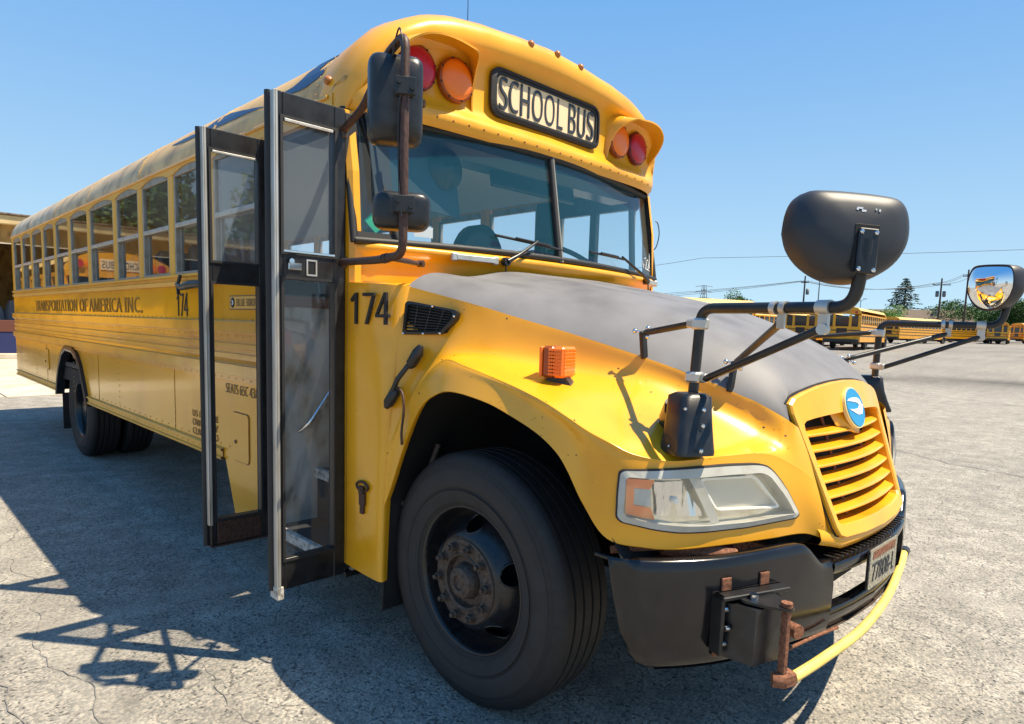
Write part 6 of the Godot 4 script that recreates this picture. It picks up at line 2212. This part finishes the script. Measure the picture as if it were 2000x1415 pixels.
func wheel(c: Vector3, s: float, steer: bool):
	var face := 1.145 if steer else 1.165
	# axis basis: local z points outward
	var bs := Basis() if s > 0 else Basis(Vector3.UP, PI)
	var xf := Transform3D(bs, Vector3(c.x, c.y, c.z))
	var R := 0.516
	var tread := []
	for o in ([0.0] if steer else [0.0, -0.33]):
		var f: float = face + o
		var prof := [Vector2(f - 0.022, 0.296), Vector2(f - 0.010, 0.318), Vector2(f - 0.001, 0.345), Vector2(f + 0.004, 0.385), Vector2(f + 0.005, 0.39), Vector2(f + 0.006, 0.405), Vector2(f + 0.002, 0.43), Vector2(f - 0.004, 0.455), Vector2(f - 0.012, 0.478), Vector2(f - 0.013, 0.481), Vector2(f - 0.020, 0.494), Vector2(f - 0.028, 0.504), Vector2(f - 0.040, 0.511)]
		var groove := []
		for g in 4:
			var z: float = f - 0.075 - g * 0.048
			groove += [Vector2(z + 0.006, R - 0.001), Vector2(z + 0.004, R - 0.014), Vector2(z - 0.004, R - 0.014), Vector2(z - 0.006, R - 0.001)]
		var tail := [Vector2(f - 0.262, 0.511), Vector2(f - 0.285, 0.49), Vector2(f - 0.295, 0.42), Vector2(f - 0.28, 0.30)]
		var mb := MB.new()
		mb.lathe(prof, xf, 72)
		mb.turned([prof[-1], Vector2(f - 0.055, R)] + groove + [tail[0]], xf, 72)
		mb.lathe(tail, xf, 72)
		# shallow rings moulded in the sidewall
		for q in [[0.372, 0.004], [0.44, 0.0025], [0.468, 0.002]]:
			var zz: float = f + (0.004 if q[0] < 0.4 else -0.001 if q[0] < 0.45 else -0.008)
			mb.lathe([Vector2(zz - 0.002, q[0] - 0.004), Vector2(zz + q[1], q[0]), Vector2(zz - 0.002, q[0] + 0.004)], xf, 72)
		if tread.is_empty():
			tread.append(obj("wheel", mb, M.tyre, bus))
		else: obj("inner_tyre", mb, M.tyre, tread[0])
	var w: Node = tread[0]
	if steer:
		var bd := MB.new()
		bd.lathe([Vector2(face + 0.0025, 0.376), Vector2(face + 0.0062, 0.382), Vector2(face + 0.0078, 0.405), Vector2(face + 0.0042, 0.43), Vector2(face - 0.0015, 0.450)], xf, 72)
		obj("sidewall_band", bd, M.tyre_dust, w)
		bd = MB.new()
		bd.lathe([Vector2(face - 0.010, 0.316), Vector2(face + 0.001, 0.345), Vector2(face + 0.0045, 0.366)], xf.translated_local(Vector3(0, 0, 0.0012)), 72)
		obj("sidewall_band", bd, M.tyre_dust, w)
	var mb := MB.new()
	var f: float = face - 0.026
	if steer:
		# rim flange, well, conical disc with five hand holes
		mb.lathe([Vector2(f - 0.012, 0.305), Vector2(f + 0.004, 0.303), Vector2(f + 0.008, 0.297), Vector2(f + 0.002, 0.289), Vector2(f - 0.015, 0.284), Vector2(f - 0.045, 0.276), Vector2(f - 0.075, 0.266)], xf, 64)
		obj("rim", mb, M.rim, w)
		mb = MB.new()
		var zd := func(r: float) -> float: return lerpf(f - 0.078, f + 0.020, smoothstep(0.272, 0.170, r))
		var holes := 5
		var nseg := 80
		mb.smooth()
		var rr := [0.272, 0.262, 0.252, 0.242, 0.232, 0.222, 0.212, 0.202, 0.192, 0.182, 0.170, 0.165]
		for k in nseg:
			for i in rr.size() - 1:
				var a0 := TAU * k / nseg; var a1 := TAU * ((k + 1) % nseg) / nseg
				var am := TAU * (k + 0.5) / nseg
				var rm: float = (rr[i] + rr[i + 1]) / 2
				var hit := false
				for h in holes:
					var hc := TAU * h / holes + 0.33
					var d := Vector2(wrapf(am - hc, -PI, PI) * 0.226, rm - 0.226)
					if (d / Vector2(0.045, 0.033)).length() < 1.0: hit = true
				if hit: continue
				var P := func(r: float, a: float) -> Vector3: return xf * Vector3(cos(a) * r, sin(a) * r, zd.call(r))
				mb.quad(P.call(rr[i], a0), P.call(rr[i], a1), P.call(rr[i + 1], a1), P.call(rr[i + 1], a0))
		# rolled rims of the hand holes
		for h in holes:
			var hc := TAU * h / holes + 0.33
			var loop := []
			for k in 25:
				var a := TAU * k / 24.0
				var r := 0.226 + sin(a) * 0.033
				var an := hc + cos(a) * 0.045 / 0.226
				loop.append(xf * Vector3(cos(an) * r, sin(an) * r, zd.call(r) - 0.002))
			mb.tube(loop, 0.0055, 6, false)
		obj("disc", mb, M.rim, w)
		mb = MB.new()
		mb.lathe([Vector2(f - 0.12, 0.27), Vector2(f - 0.12, 0.0)], xf, 32)
		obj("brake_drum", mb, M.dark, w)
		mb = MB.new()
		mb.turned([Vector2(f + 0.014, 0.172), Vector2(f + 0.026, 0.170), Vector2(f + 0.028, 0.166), Vector2(f + 0.028, 0.118), Vector2(f + 0.034, 0.112), Vector2(f + 0.030, 0.104), Vector2(f + 0.006, 0.098), Vector2(f + 0.006, 0.075), Vector2(f + 0.034, 0.068), Vector2(f + 0.050, 0.060), Vector2(f + 0.056, 0.045), Vector2(f + 0.056, 0.030), Vector2(f + 0.048, 0.028), Vector2(f + 0.048, 0.0)], xf, 40)
		obj("hub", mb, M.hub, w)
		for k in 10:
			var a := TAU * k / 10.0 + 0.1
			var p := Vector3(cos(a) * 0.1425, sin(a) * 0.1425, 0)
			mb = MB.new()
			mb.turned([Vector2(f + 0.026, 0.023), Vector2(f + 0.032, 0.023), Vector2(f + 0.032, 0.0175), Vector2(f + 0.050, 0.0165), Vector2(f + 0.052, 0.011), Vector2(f + 0.066, 0.010), Vector2(f + 0.067, 0.0)], xf * Transform3D(Basis(Vector3(0, 0, 1), a), p), 6)
			obj("wheel_nut", mb, M.hub, w)
	else:
		mb.lathe([Vector2(f - 0.012, 0.305), Vector2(f + 0.004, 0.303), Vector2(f + 0.008, 0.297), Vector2(f - 0.015, 0.284), Vector2(f - 0.06, 0.274), Vector2(f - 0.15, 0.265), Vector2(f - 0.165, 0.2), Vector2(f - 0.175, 0.165), Vector2(f - 0.175, 0.115), Vector2(f - 0.05, 0.105), Vector2(f - 0.03, 0.09), Vector2(f - 0.03, 0.0)], xf, 48)
		obj("rim", mb, M.rim, w)
		for k in 10:
			var a := TAU * k / 10.0
			mb = MB.new()
			mb.turned([Vector2(f - 0.175, 0.02), Vector2(f - 0.15, 0.018), Vector2(f - 0.14, 0.0)], xf * Transform3D(Basis(Vector3(0, 0, 1), a), Vector3(cos(a) * 0.1425, sin(a) * 0.1425, 0)), 6)
			obj("wheel_nut", mb, M.hub, w)

func bus_door():
	# two folding leaves, both standing straight out of the doorway
	for q in [[-0.795, 1.225, 1.55, true], [-1.575, 1.225, 1.55, false]]:
		var x: float = q[0]
		var z0: float = q[1]; var z1: float = q[2]
		var y0 := 0.335; var y1 := 2.46
		var th := 0.02
		var mb := MB.new()
		var gz0 := z0 + 0.055
		var gz1 := z1 - 0.032
		# stiles and rails
		mb.span(Vector3(x - th, y0, z0), Vector3(x + th, y1, gz0), 0.004)
		mb.span(Vector3(x - th, y0, gz1), Vector3(x + th, y1, z1), 0.004)
		mb.span(Vector3(x - th, y1 - 0.105, gz0), Vector3(x + th, y1, gz1), 0.004)
		mb.span(Vector3(x - th, 1.700, gz0), Vector3(x + th, 1.815, gz1), 0.004)
		mb.span(Vector3(x - th, y0, gz0), Vector3(x + th, 0.475, gz1), 0.004)
		var leaf := obj("door_leaf", mb, M.black, bus)
		# glazing beads
		mb = MB.new()
		for w in [[0.475, 1.70], [1.815, y1 - 0.105]]:
			for sx in [-1, 1]:
				var bx: float = x + sx * (th + 0.003)
				mb.span(Vector3(bx - 0.003, w[0] - 0.012, gz0 - 0.012), Vector3(bx + 0.003, w[0], gz1 + 0.012))
				mb.span(Vector3(bx - 0.003, w[1], gz0 - 0.012), Vector3(bx + 0.003, w[1] + 0.012, gz1 + 0.012))
				mb.span(Vector3(bx - 0.003, w[0], gz0 - 0.012), Vector3(bx + 0.003, w[1], gz0))
				mb.span(Vector3(bx - 0.003, w[0], gz1), Vector3(bx + 0.003, w[1], gz1 + 0.012))
		obj("glazing_bead", mb, M.rubber_seal, leaf)
		for w in [[0.475, 1.70], [1.815, y1 - 0.105]]:
			mb = MB.new()
			mb.quad(Vector3(x, w[0], gz0), Vector3(x, w[0], gz1), Vector3(x, w[1], gz1), Vector3(x, w[1], gz0))
			obj("door_pane", mb, M.door_glass if w[0] > 1.0 else M.door_glass_low, leaf)
		# bright lines at the head of the glass
		mb = MB.new()
		mb.span(Vector3(x + th + 0.001, y1 - 0.118, gz0 + 0.01), Vector3(x + th + 0.010, y1 - 0.106, gz1 - 0.005), 0.002)
		obj("head_trim", mb, M.aluminium, leaf)
		# meeting edge: rubber bulb and aluminium cover strip
		mb = MB.new()
		mb.tube([Vector3(x - 0.028, y0 - 0.005, z1 + 0.006), Vector3(x - 0.028, y1 + 0.003, z1 + 0.006)], 0.017, 10)
		mb.span(Vector3(x - 0.045, y0, z1 - 0.03), Vector3(x - th - 0.0005, y1, z1 + 0.002))
		obj("edge_rubber", mb, M.rubber_seal, leaf)
		mb = MB.new()
		mb.span(Vector3(x - 0.010, y0 + (0.0 if q[3] else 0.11), z1 + 0.0005), Vector3(x + th + 0.004, y1, z1 + 0.008), 0.003)
		mb.span(Vector3(x + th + 0.0006, y0 + (0.0 if q[3] else 0.11), z1 - 0.010), Vector3(x + th + 0.0045, y1, z1 - 0.0002), 0.001)
		obj("edge_strip", mb, M.aluminium, leaf)
		mb = MB.new()
		if q[3]:
			# pale worn foot of the front leaf, latch plate and handle recess
			mb.span(Vector3(x - 0.045, y0 - 0.045, z1 - 0.025), Vector3(x + 0.024, y0 + 0.02, z1 + 0.010), 0.006)
			obj("edge_foot", mb, M.white_grime, leaf)
			mb = MB.new()
			mb.box(Vector3(x + th + 0.004, 1.755, gz1 - 0.05), Vector3(0.008, 0.03, 0.06), Basis(), 0.003)
			mb.tube([Vector3(x + th + 0.01, 1.775, gz1 - 0.03), Vector3(x + th + 0.018, 1.775, gz1 - 0.03)], 0.012, 8)
			mb.span(Vector3(x + th + 0.001, 1.812, gz0), Vector3(x + th + 0.008, 1.822, gz1), 0.002)
			obj("latch_plate", mb, M.chrome, leaf)
			mb = MB.new()
			mb.ring([Vector3(x + th + 0.004, 1.72, gz0 + 0.085), Vector3(x + th + 0.004, 1.72, gz0 + 0.135), Vector3(x + th + 0.004, 1.79, gz0 + 0.135), Vector3(x + th + 0.004, 1.79, gz0 + 0.085)], [Vector3(x + th + 0.004, 1.727, gz0 + 0.092), Vector3(x + th + 0.004, 1.727, gz0 + 0.128), Vector3(x + th + 0.004, 1.783, gz0 + 0.128), Vector3(x + th + 0.004, 1.783, gz0 + 0.092)])
			obj("handle_frame", mb, M.aluminium, leaf)
		else:
			mb.box(Vector3(x + 0.02, y0 + 0.065, (gz0 + gz1) / 2), Vector3(0.006, 0.12, gz1 - gz0 - 0.004), Basis(), 0.002)
			mb.span(Vector3(x - 0.024, y0 - 0.012, z0), Vector3(x + 0.024, y0 - 0.001, z1), 0.003)
			obj("kick_plate", mb, M.rusty_tube, leaf)
		# black rear and hinge pieces
		mb = MB.new()
		mb.span(Vector3(x - 0.03, y0 + 0.02, 1.15), Vector3(x + 0.012, y1 - 0.01, z0 - 0.001), 0.004)
		obj("hinge_post", mb, M.rubber_seal, leaf)
	# lintel over the doorway, inner header
	var mb := MB.new()
	mb.span(Vector3(-1.60, 2.44, 1.10), Vector3(-0.83, 2.468, 1.19))
	obj("door_lintel", mb, M.black, bus)
	# foot well edge
	mb = MB.new()
	mb.span(Vector3(-1.60, 0.30, 0.42), Vector3(-0.80, 0.328, 1.205), 0.004)
	obj("sill_plate", mb, M.black, bus)

func mirror_shell(w: float, h: float, d: float, round_: float, xf: Transform3D, drop := 0.0) -> Array:
	# a rounded shell: rear dome (local +z is the back) and a face frame
	var ol := rounded(PackedVector2Array([Vector2(-w / 2, -h / 2 + drop), Vector2(w / 2, -h / 2 + drop), Vector2(w / 2, h / 2), Vector2(-w / 2, h / 2)]), round_, 6)
	var rows := []
	for q in [[0.985, -0.004], [1.0, 0.0], [1.0, 0.25], [0.97, 0.6], [0.90, 0.84], [0.78, 0.95], [0.55, 1.0], [0.0, 1.0]]:
		var r := []
		for i in ol.size() + 1:
			var p: Vector2 = ol[i % ol.size()] * q[0]
			r.append(xf * Vector3(p.x, p.y, q[1] * d))
		rows.append(r)
	return [rows, ol]

func bus_mirrors():
	# --- exterior mirrors on the tall rusty bracket, door side (and its twin on the far side)
	for s in [1.0]:
		var T := func(x: float, y: float, z: float) -> Vector3: return Vector3(x, y, z * s)
		var mb := MB.new()
		mb.tube(bent([T.call(-0.80, 2.36, 1.235), T.call(-0.62, 2.43, 1.235), T.call(-0.293, 2.536, 1.332), T.call(-0.126, 2.550, 1.370), T.call(-0.126, 1.778, 1.370), T.call(-0.340, 1.773, 1.337), T.call(-0.80, 1.795, 1.235)], 0.055), 0.0165, 12)
		var br := obj("mirror_bracket", mb, M.rusty_tube, bus)
		mb = MB.new()
		for y in [2.36, 1.795]:
			mb = MB.new()
			mb.box(T.call(-0.80, y, 1.232), Vector3(0.07, 0.05, 0.03), Basis(), 0.006)
			obj("bracket_foot", mb, M.hub, br)
		mb = MB.new()
		mb.tube([T.call(-0.262, 1.775, 1.350), T.call(-0.250, 1.775, 1.352)], 0.019, 10)
		mb.tube([T.call(-0.290, 1.774, 1.345), T.call(-0.278, 1.774, 1.347)], 0.019, 10)
		obj("tube_ring", mb, M.hub, br)
		mb = MB.new()
		mb.tube([T.call(-0.24, 1.775, 1.352), T.call(-0.38, 1.785, 1.16), T.call(-0.56, 1.80, 0.98)], 0.011, 8)
		mb.tube([T.call(-0.56, 1.80, 0.98), T.call(-0.535, 1.80, 0.965)], 0.016, 10)
		obj("bracket_stay", mb, M.rusty_tube, br)
		# shells: back faces forward and a little outward
		var face := Basis(Vector3.UP, PI / 2 - s * 0.52)
		for q in [[2.357, 0.205, 0.325, 0.09, 0.045], [1.947, 0.217, 0.141, 0.076, 0.05]]:
			var xf := Transform3D(face, T.call(-0.183 - (0.05 if q[0] > 2.1 else 0.0), q[0], 1.334))
			var sh := mirror_shell(q[1], q[2], q[3], q[4], xf.translated_local(Vector3(0, 0, -0.045)))
			mb = MB.new()
			mb.grid(sh[0])
			var m := obj("side_mirror", mb, M.black_plastic, bus)
			mb = MB.new()
			mb.prism(sh[1], 0.004, xf.translated_local(Vector3(0, 0, -0.047)))
			obj("mirror_glass", mb, M.mirror_face, m)
			mb = MB.new()
			var cp: Vector3 = T.call(-0.126, q[0] + 0.01, 1.370)
			var cb := face
			mb.box(cp + face.z * 0.020, Vector3(0.075, 0.062, 0.012), cb, 0.004)
			mb.box(cp - face.z * 0.012, Vector3(0.07, 0.058, 0.03), cb, 0.006)
			mb.tube([cp + face * Vector3(-0.022, 0.01, 0.024), cp + face * Vector3(-0.022, 0.01, 0.034)], 0.009, 8)
			mb.tube([cp + face * Vector3(0.024, -0.008, 0.024), cp + face * Vector3(0.024, -0.008, 0.034)], 0.009, 8)
			obj("clamp", mb, M.black, m)
		# heater wire along the tube
		mb = MB.new()
		mb.tube(curve([T.call(-0.236, 2.455, 1.361), T.call(-0.188, 2.545, 1.37), T.call(-0.138, 2.566, 1.387), T.call(-0.113, 2.50, 1.391), T.call(-0.115, 2.36, 1.391), T.call(-0.132, 2.29, 1.391), T.call(-0.136, 2.12, 1.387), T.call(-0.12, 1.98, 1.391), T.call(-0.107, 1.91, 1.391)], 5), 0.0035, 6)
		obj("mirror_wire", mb, M.black, br)
		# spotter lamp on the lip, near the mirrors
		mb = MB.new()
		mb.tube([T.call(-0.655, 2.58, 1.02), T.call(-0.60, 2.53, 0.985), T.call(-0.59, 2.515, 0.97)], 0.008, 8)
		mb.tube([T.call(-0.60, 2.51, 0.985), T.call(-0.56, 2.505, 0.955)], [0.022, 0.018], 10)
		obj("lip_bracket", mb, M.black_plastic, bus)
	# --- crossover mirrors on the hood, tripod of tubes
	for s in [1.0, -1.0]:
		var T := func(x: float, y: float, z: float) -> Vector3: return Vector3(x, y, z * s)
		# pedestal: a tapering foot bolted to the fender
		var mb := MB.new()
		var rows := []
		for q in [[1.335, 0.040, 0.040, 0.828, 0.928], [1.325, 0.055, 0.054, 0.828, 0.930], [1.26, 0.058, 0.058, 0.834, 0.94], [1.21, 0.061, 0.061, 0.844, 0.955], [1.160, 0.064, 0.068, 0.856, 0.978], [1.150, 0.062, 0.066, 0.858, 0.978]]:
			var r := []
			var ol := rounded(rect2(-q[1], -q[2], q[1], q[2]), 0.025, 3)
			for i in ol.size() + 1:
				var p := ol[i % ol.size()].rotated(0.45)
				r.append(T.call(q[3] + p.x - (0.0 if s > 0 else 0.03), q[0], q[4] + p.y))
			rows.append(r)
		mb.grid(rows)
		var top := []
		for k in rows[0].size() - 1: mb.tri(T.call(0.828, 1.338, 0.930), rows[0][k], rows[0][k + 1])
		# root of the foot running back into the fender
		mb.tube([T.call(0.80, 1.27, 0.90), T.call(0.74, 1.22, 0.86)], [0.075, 0.06], 12)
		var ped := obj("mirror_pedestal", mb, M.black_plastic, bus)
		var sc := []
		for y in [1.29, 1.24, 1.19]:
			sc.append(T.call(0.855, y, 0.998)); sc.append(T.call(0.900, y, 0.968))
		sc.append(T.call(0.826, 1.170, 1.028)); sc.append(T.call(0.922, 1.170, 1.01))
		if s > 0: stuff(obj("screw", rivets(sc, Vector3(0.5, 0.05, 0.85 * s).normalized(), 0.008), M.chrome, ped))
		# main tube: up, forward, then hooked up to the mirror
		mb = MB.new()
		mb.tube(bent([T.call(0.826, 1.30, 0.910), T.call(0.832, 1.604, 0.897), T.call(1.318, 1.602, 1.006), T.call(1.336, 1.72, 1.012)], 0.05, 7), 0.0165, 12)
		var tube := obj("mirror_tube", mb, M.black, ped)
		mb = MB.new()
		mb.tube([T.call(0.826, 1.325, 0.910), T.call(0.826, 1.332, 0.910)], 0.022, 12)
		obj("tube_collar", mb, M.aluminium, ped)
		mb = MB.new()
		mb.box(T.call(0.827, 1.385, 0.908), Vector3(0.046, 0.034, 0.046), Basis(), 0.006)
		mb.box(T.call(0.855, 1.383, 0.90), Vector3(0.03, 0.03, 0.024), Basis(), 0.005)
		obj("tube_clamp", mb, M.aluminium, ped)
		mb = MB.new()
		mb.box(T.call(0.831, 1.555, 0.899), Vector3(0.046, 0.036, 0.046), Basis(), 0.006)
		mb.box(T.call(0.80, 1.555, 0.89), Vector3(0.04, 0.028, 0.022), Basis(), 0.005)
		obj("tube_clamp", mb, M.aluminium, ped)
		for k in [[1.095, 0.9585], [1.125, 0.965]]:
			mb = MB.new()
			mb.tube([T.call(k[0] - 0.008, 1.603, k[1] - 0.002), T.call(k[0] + 0.008, 1.603, k[1] + 0.002)], 0.0195, 12)
			obj("tube_clamp", mb, M.aluminium, ped)
		mb = MB.new()
		mb.box(T.call(1.118, 1.566, 0.963), Vector3(0.026, 0.044, 0.010), Basis(Vector3.UP, -0.22 * s), 0.004)
		obj("tube_clamp", mb, M.aluminium, ped)
		mb = MB.new()
		mb.tube([T.call(1.225, 1.603, 0.987), T.call(1.262, 1.603, 0.996)], 0.020, 12)
		mb.box(T.call(1.245, 1.562, 0.995), Vector3(0.032, 0.058, 0.010), Basis(Vector3.UP, -0.22 * s), 0.005)
		mb.tube([T.call(1.247, 1.545, 0.99), T.call(1.247, 1.545, 1.012)], 0.015, 10)
		obj("tube_clamp", mb, M.aluminium, ped)
		# braces
		for q in [[Vector3(0.515, 1.520, 0.735), Vector3(0.80, 1.555, 0.888)], [Vector3(0.80, 1.425, 0.575), Vector3(1.112, 1.558, 0.955)], [Vector3(0.858, 1.378, 0.903), Vector3(1.242, 1.548, 0.993)]]:
			mb = MB.new()
			var a: Vector3 = q[0]; var b: Vector3 = q[1]
			a.z *= s; b.z *= s
			mb.tube([a, a.lerp(b, 0.03), a.lerp(b, 0.08), a.lerp(b, 0.92), a.lerp(b, 0.97), b], [0.008, 0.012, 0.0115, 0.0115, 0.012, 0.008], 10)
			obj("brace", mb, M.black, ped)
		# little brackets holding the braces on the hood's edge
		for q in [[Vector3(0.505, 1.522, 0.73), Vector3(0.50, 1.43, 0.712)], [Vector3(0.795, 1.422, 0.57), Vector3(0.79, 1.322, 0.592)]]:
			mb = MB.new()
			var a: Vector3 = q[0]; var b: Vector3 = q[1]
			a.z *= s; b.z *= s
			var dir := (a - b).normalized()
			mb.box(a.lerp(b, 0.5), Vector3(0.016, a.distance_to(b) + 0.01, 0.034), Basis(Vector3.UP.cross(Vector3(0, 0, 1)).normalized(), dir, Vector3.RIGHT.cross(dir)).orthonormalized(), 0.004)
			var brk := obj("brace_bracket", mb, M.black, ped)
			for o in [Vector3(-0.03, 0.004, 0.012 * s), Vector3(0.012, 0.016, -0.012 * s), Vector3(0.03, -0.016, 0.016 * s)]:
				mb = MB.new()
				mb.tube([a + o * 0.4, a + o], 0.004, 6)
				mb.lathe([Vector2(-0.009, 0.0), Vector2(-0.006, 0.007), Vector2(0.0, 0.0095), Vector2(0.006, 0.007), Vector2(0.009, 0.0)], Transform3D(Basis(), a + o), 10)
				obj("acorn_nut", mb, M.chrome, ped)
		# the mirror itself: a half-moon shell, glass toward the driver
		var aim: Vector3 = (T.call(-1.3, 1.65, -0.5 if s > 0 else 0.95) - T.call(1.29, 1.8, 1.02)).normalized()
		if s > 0: aim = Vector3(-0.70, -0.10, -0.70).normalized()
		else: aim = Vector3(-0.62, -0.04, 0.78).normalized()
		var bz := -aim
		var bx := Vector3.UP.cross(bz).normalized().rotated(bz, -0.07 * s)
		var by := bz.cross(bx)
		var xf := Transform3D(Basis(bx, by, bz), T.call(1.290, 1.783, 1.004) + aim * 0.035)
		var ol := PackedVector2Array()
		var moon := [[-0.158, 0.0], [-0.155, 0.05], [-0.142, 0.092], [-0.115, 0.116], [-0.06, 0.122], [0.0, 0.123], [0.06, 0.122], [0.115, 0.116], [0.142, 0.092], [0.155, 0.05], [0.157, 0.0], [0.144, -0.045], [0.114, -0.085], [0.074, -0.113], [0.036, -0.127], [0.0, -0.131], [-0.036, -0.127], [-0.074, -0.113], [-0.114, -0.085], [-0.144, -0.045]]
		var m3 := []
		for p in moon: m3.append(Vector3(p[0] * (0.97 if s > 0 else 0.84), p[1] * (0.905 if s > 0 else 0.85), 0))
		m3.append(m3[0])
		for p in curve(m3, 3): ol.append(Vector2(p.x, p.y))
		ol.remove_at(ol.size() - 1)
		var sh := []
		for q in [[0.95, -0.008], [0.985, -0.012], [1.0, -0.006], [1.0, 0.012], [0.975, 0.040], [0.92, 0.060], [0.82, 0.075], [0.6, 0.086], [0.3, 0.091], [0.0, 0.092]]:
			var r := []
			for i in ol.size() + 1:
				var p: Vector2 = ol[i % ol.size()] * q[0]
				r.append(xf * Vector3(p.x, p.y, q[1]))
			sh.append(r)
		mb = MB.new()
		mb.grid(sh)
		var cm := obj("crossover_mirror", mb, M.mirror_shell, bus)
		mb = MB.new()
		var dome := []
		for q in [[0.955, -0.006], [0.85, -0.022], [0.7, -0.038], [0.5, -0.052], [0.25, -0.061], [0.0, -0.064]]:
			var r := []
			for i in ol.size() + 1:
				var p: Vector2 = ol[i % ol.size()] * q[0]
				r.append(xf * Vector3(p.x, p.y, q[1]))
			dome.append(r)
		mb.grid(dome)
		obj("mirror_glass", mb, M.mirror_face, cm)
		# recessed socket with the stem plate
		mb = MB.new()
		mb.box(xf * Vector3(0.020, -0.043, 0.090), Vector3(0.062, 0.120, 0.006), xf.basis, 0.002)
		obj("socket_recess", mb, M.dark, cm)
		mb = MB.new()
		mb.box(xf * Vector3(0.022, -0.050, 0.094), Vector3(0.050, 0.112, 0.014), xf.basis, 0.004)
		mb.tube([xf * Vector3(0.022, -0.02, 0.086), xf * Vector3(0.022, -0.10, 0.080)], 0.020, 10)
		obj("stem_plate", mb, M.black_plastic, cm)
		var sw := []
		for q in [[0.004, -0.004], [0.040, -0.004], [0.004, -0.096], [0.040, -0.096]]: sw.append(xf * Vector3(q[0], q[1], 0.101))
		stuff(obj("screw", rivets(sw, xf.basis.z, 0.006), M.chrome, cm))
		if s > 0:
			mb = MB.new()
			for q in [[-0.002, 0.056, 0.014, 0.004], [0.008, 0.050, 0.011, 0.005], [-0.008, 0.053, 0.005, 0.005], [0.038, 0.056, 0.003, 0.004], [0.047, 0.054, 0.004, 0.006]]:
				mb.box(xf * Vector3(q[0], q[1], 0.0885), Vector3(q[2], q[3], 0.002), xf.basis)
			obj("paint_fleck", mb, M.chalk, cm)

func bus_trim():
	# lettering on the door side
	text("number", "174", M.ink, bus, Transform3D(Basis(), Vector3(-2.90, 1.610, HW + 0.0035)), 0.155, 0.215, 0.004)
	text("operator_name", "TRANSPORTATION OF AMERICA INC.", M.ghost_ink, bus, Transform3D(Basis(), Vector3(-5.95, 1.610, HW + 0.0032)), 0.125, 4.3, 0.004)
	text("seat_count", "SEATS 65C 43A", M.faded_ink, bus, Transform3D(Basis(), Vector3(-1.94, 1.105, HW + 0.003)), 0.058, 0.46, 0.0015)
	for q in [["US DOT 538", 0.885], ["OWNED BY", 0.825], ["CLN.EE. NO", 0.765]]:
		text("owner_lettering", q[0], M.faded_ink, bus, Transform3D(Basis(), Vector3(-2.53, q[1], HW + 0.003)), 0.044, 0.44, 0.0015)
	# maker's plate by the door
	var mb := MB.new()
	mb.prism(rect2(-0.195, -0.042, 0.195, 0.042), 0.002, Transform3D(Basis(), Vector3(-1.90, 1.62, HW + 0.001)))
	var pl := obj("maker_plate", mb, M.faded_ink, bus)
	mb = MB.new()
	mb.prism(rect2(-0.188, -0.035, 0.188, 0.035), 0.002, Transform3D(Basis(), Vector3(-1.90, 1.62, HW + 0.0018)))
	obj("plate_field", mb, M.yellow_dull, pl)
	text("maker_name", "BLUE BIRD", M.ink, pl, Transform3D(Basis(), Vector3(-1.86, 1.62, HW + 0.0045)), 0.042, 0.25, 0.002)
	mb = MB.new()
	mb.lathe([Vector2(0.0, 0.030), Vector2(0.002, 0.030), Vector2(0.002, 0.0)], Transform3D(Basis(), Vector3(-2.045, 1.62, HW + 0.0036)), 20)
	obj("plate_disc", mb, M.ink, pl)
	mb = MB.new()
	mb.prism(V2([-0.014, 0.012, 0.006, 0.014, 0.016, 0.0, 0.006, -0.014, -0.014, -0.010, 0.002, -0.004, 0.004, 0.004]), 0.001, Transform3D(Basis(), Vector3(-2.045, 1.62, HW + 0.0058)))
	obj("plate_bird", mb, M.badge_white, pl)
	# rubber hold-back catch beside the door leaf
	mb = MB.new()
	mb.tube([Vector3(-2.45, 1.745, HW + 0.01), Vector3(-2.62, 1.735, HW + 0.05), Vector3(-2.74, 1.72, HW + 0.06), Vector3(-2.86, 1.745, HW + 0.05)], [0.02, 0.028, 0.02, 0.012], 8)
	mb.tube([Vector3(-2.80, 1.80, HW + 0.045), Vector3(-2.84, 1.74, HW + 0.05), Vector3(-2.81, 1.68, HW + 0.055)], 0.012, 8)
	obj("door_catch", mb, M.black_plastic, bus)
	# hood hold-down hook on the cowl side
	mb = MB.new()
	var loop := []
	for k in 25:
		var a := TAU * k / 24.0
		loop.append(Vector3(-0.612 + cos(a) * 0.046, 0.792 + sin(a) * 0.021, 1.232))
	mb.tube(loop, 0.006, 8, false)
	mb.box(Vector3(-0.610, 0.776, 1.237), Vector3(0.030, 0.04, 0.02), Basis(), 0.005)
	mb.box(Vector3(-0.610, 0.735, 1.232), Vector3(0.040, 0.06, 0.018), Basis(), 0.005)
	mb.box(Vector3(-0.612, 0.688, 1.231), Vector3(0.026, 0.045, 0.016), Basis(), 0.005)
	obj("tie_hook", mb, M.rusty_tube, bus)
	# cable by the wheel opening
	mb = MB.new()
	mb.tube(curve([Vector3(-0.41, 1.26, 1.20), Vector3(-0.36, 1.24, 1.20), Vector3(-0.335, 1.17, 1.207), Vector3(-0.345, 1.08, 1.21), Vector3(-0.35, 1.02, 1.205)], 4), 0.006, 6)
	obj("latch_cable", mb, M.rusty_tube, bus)
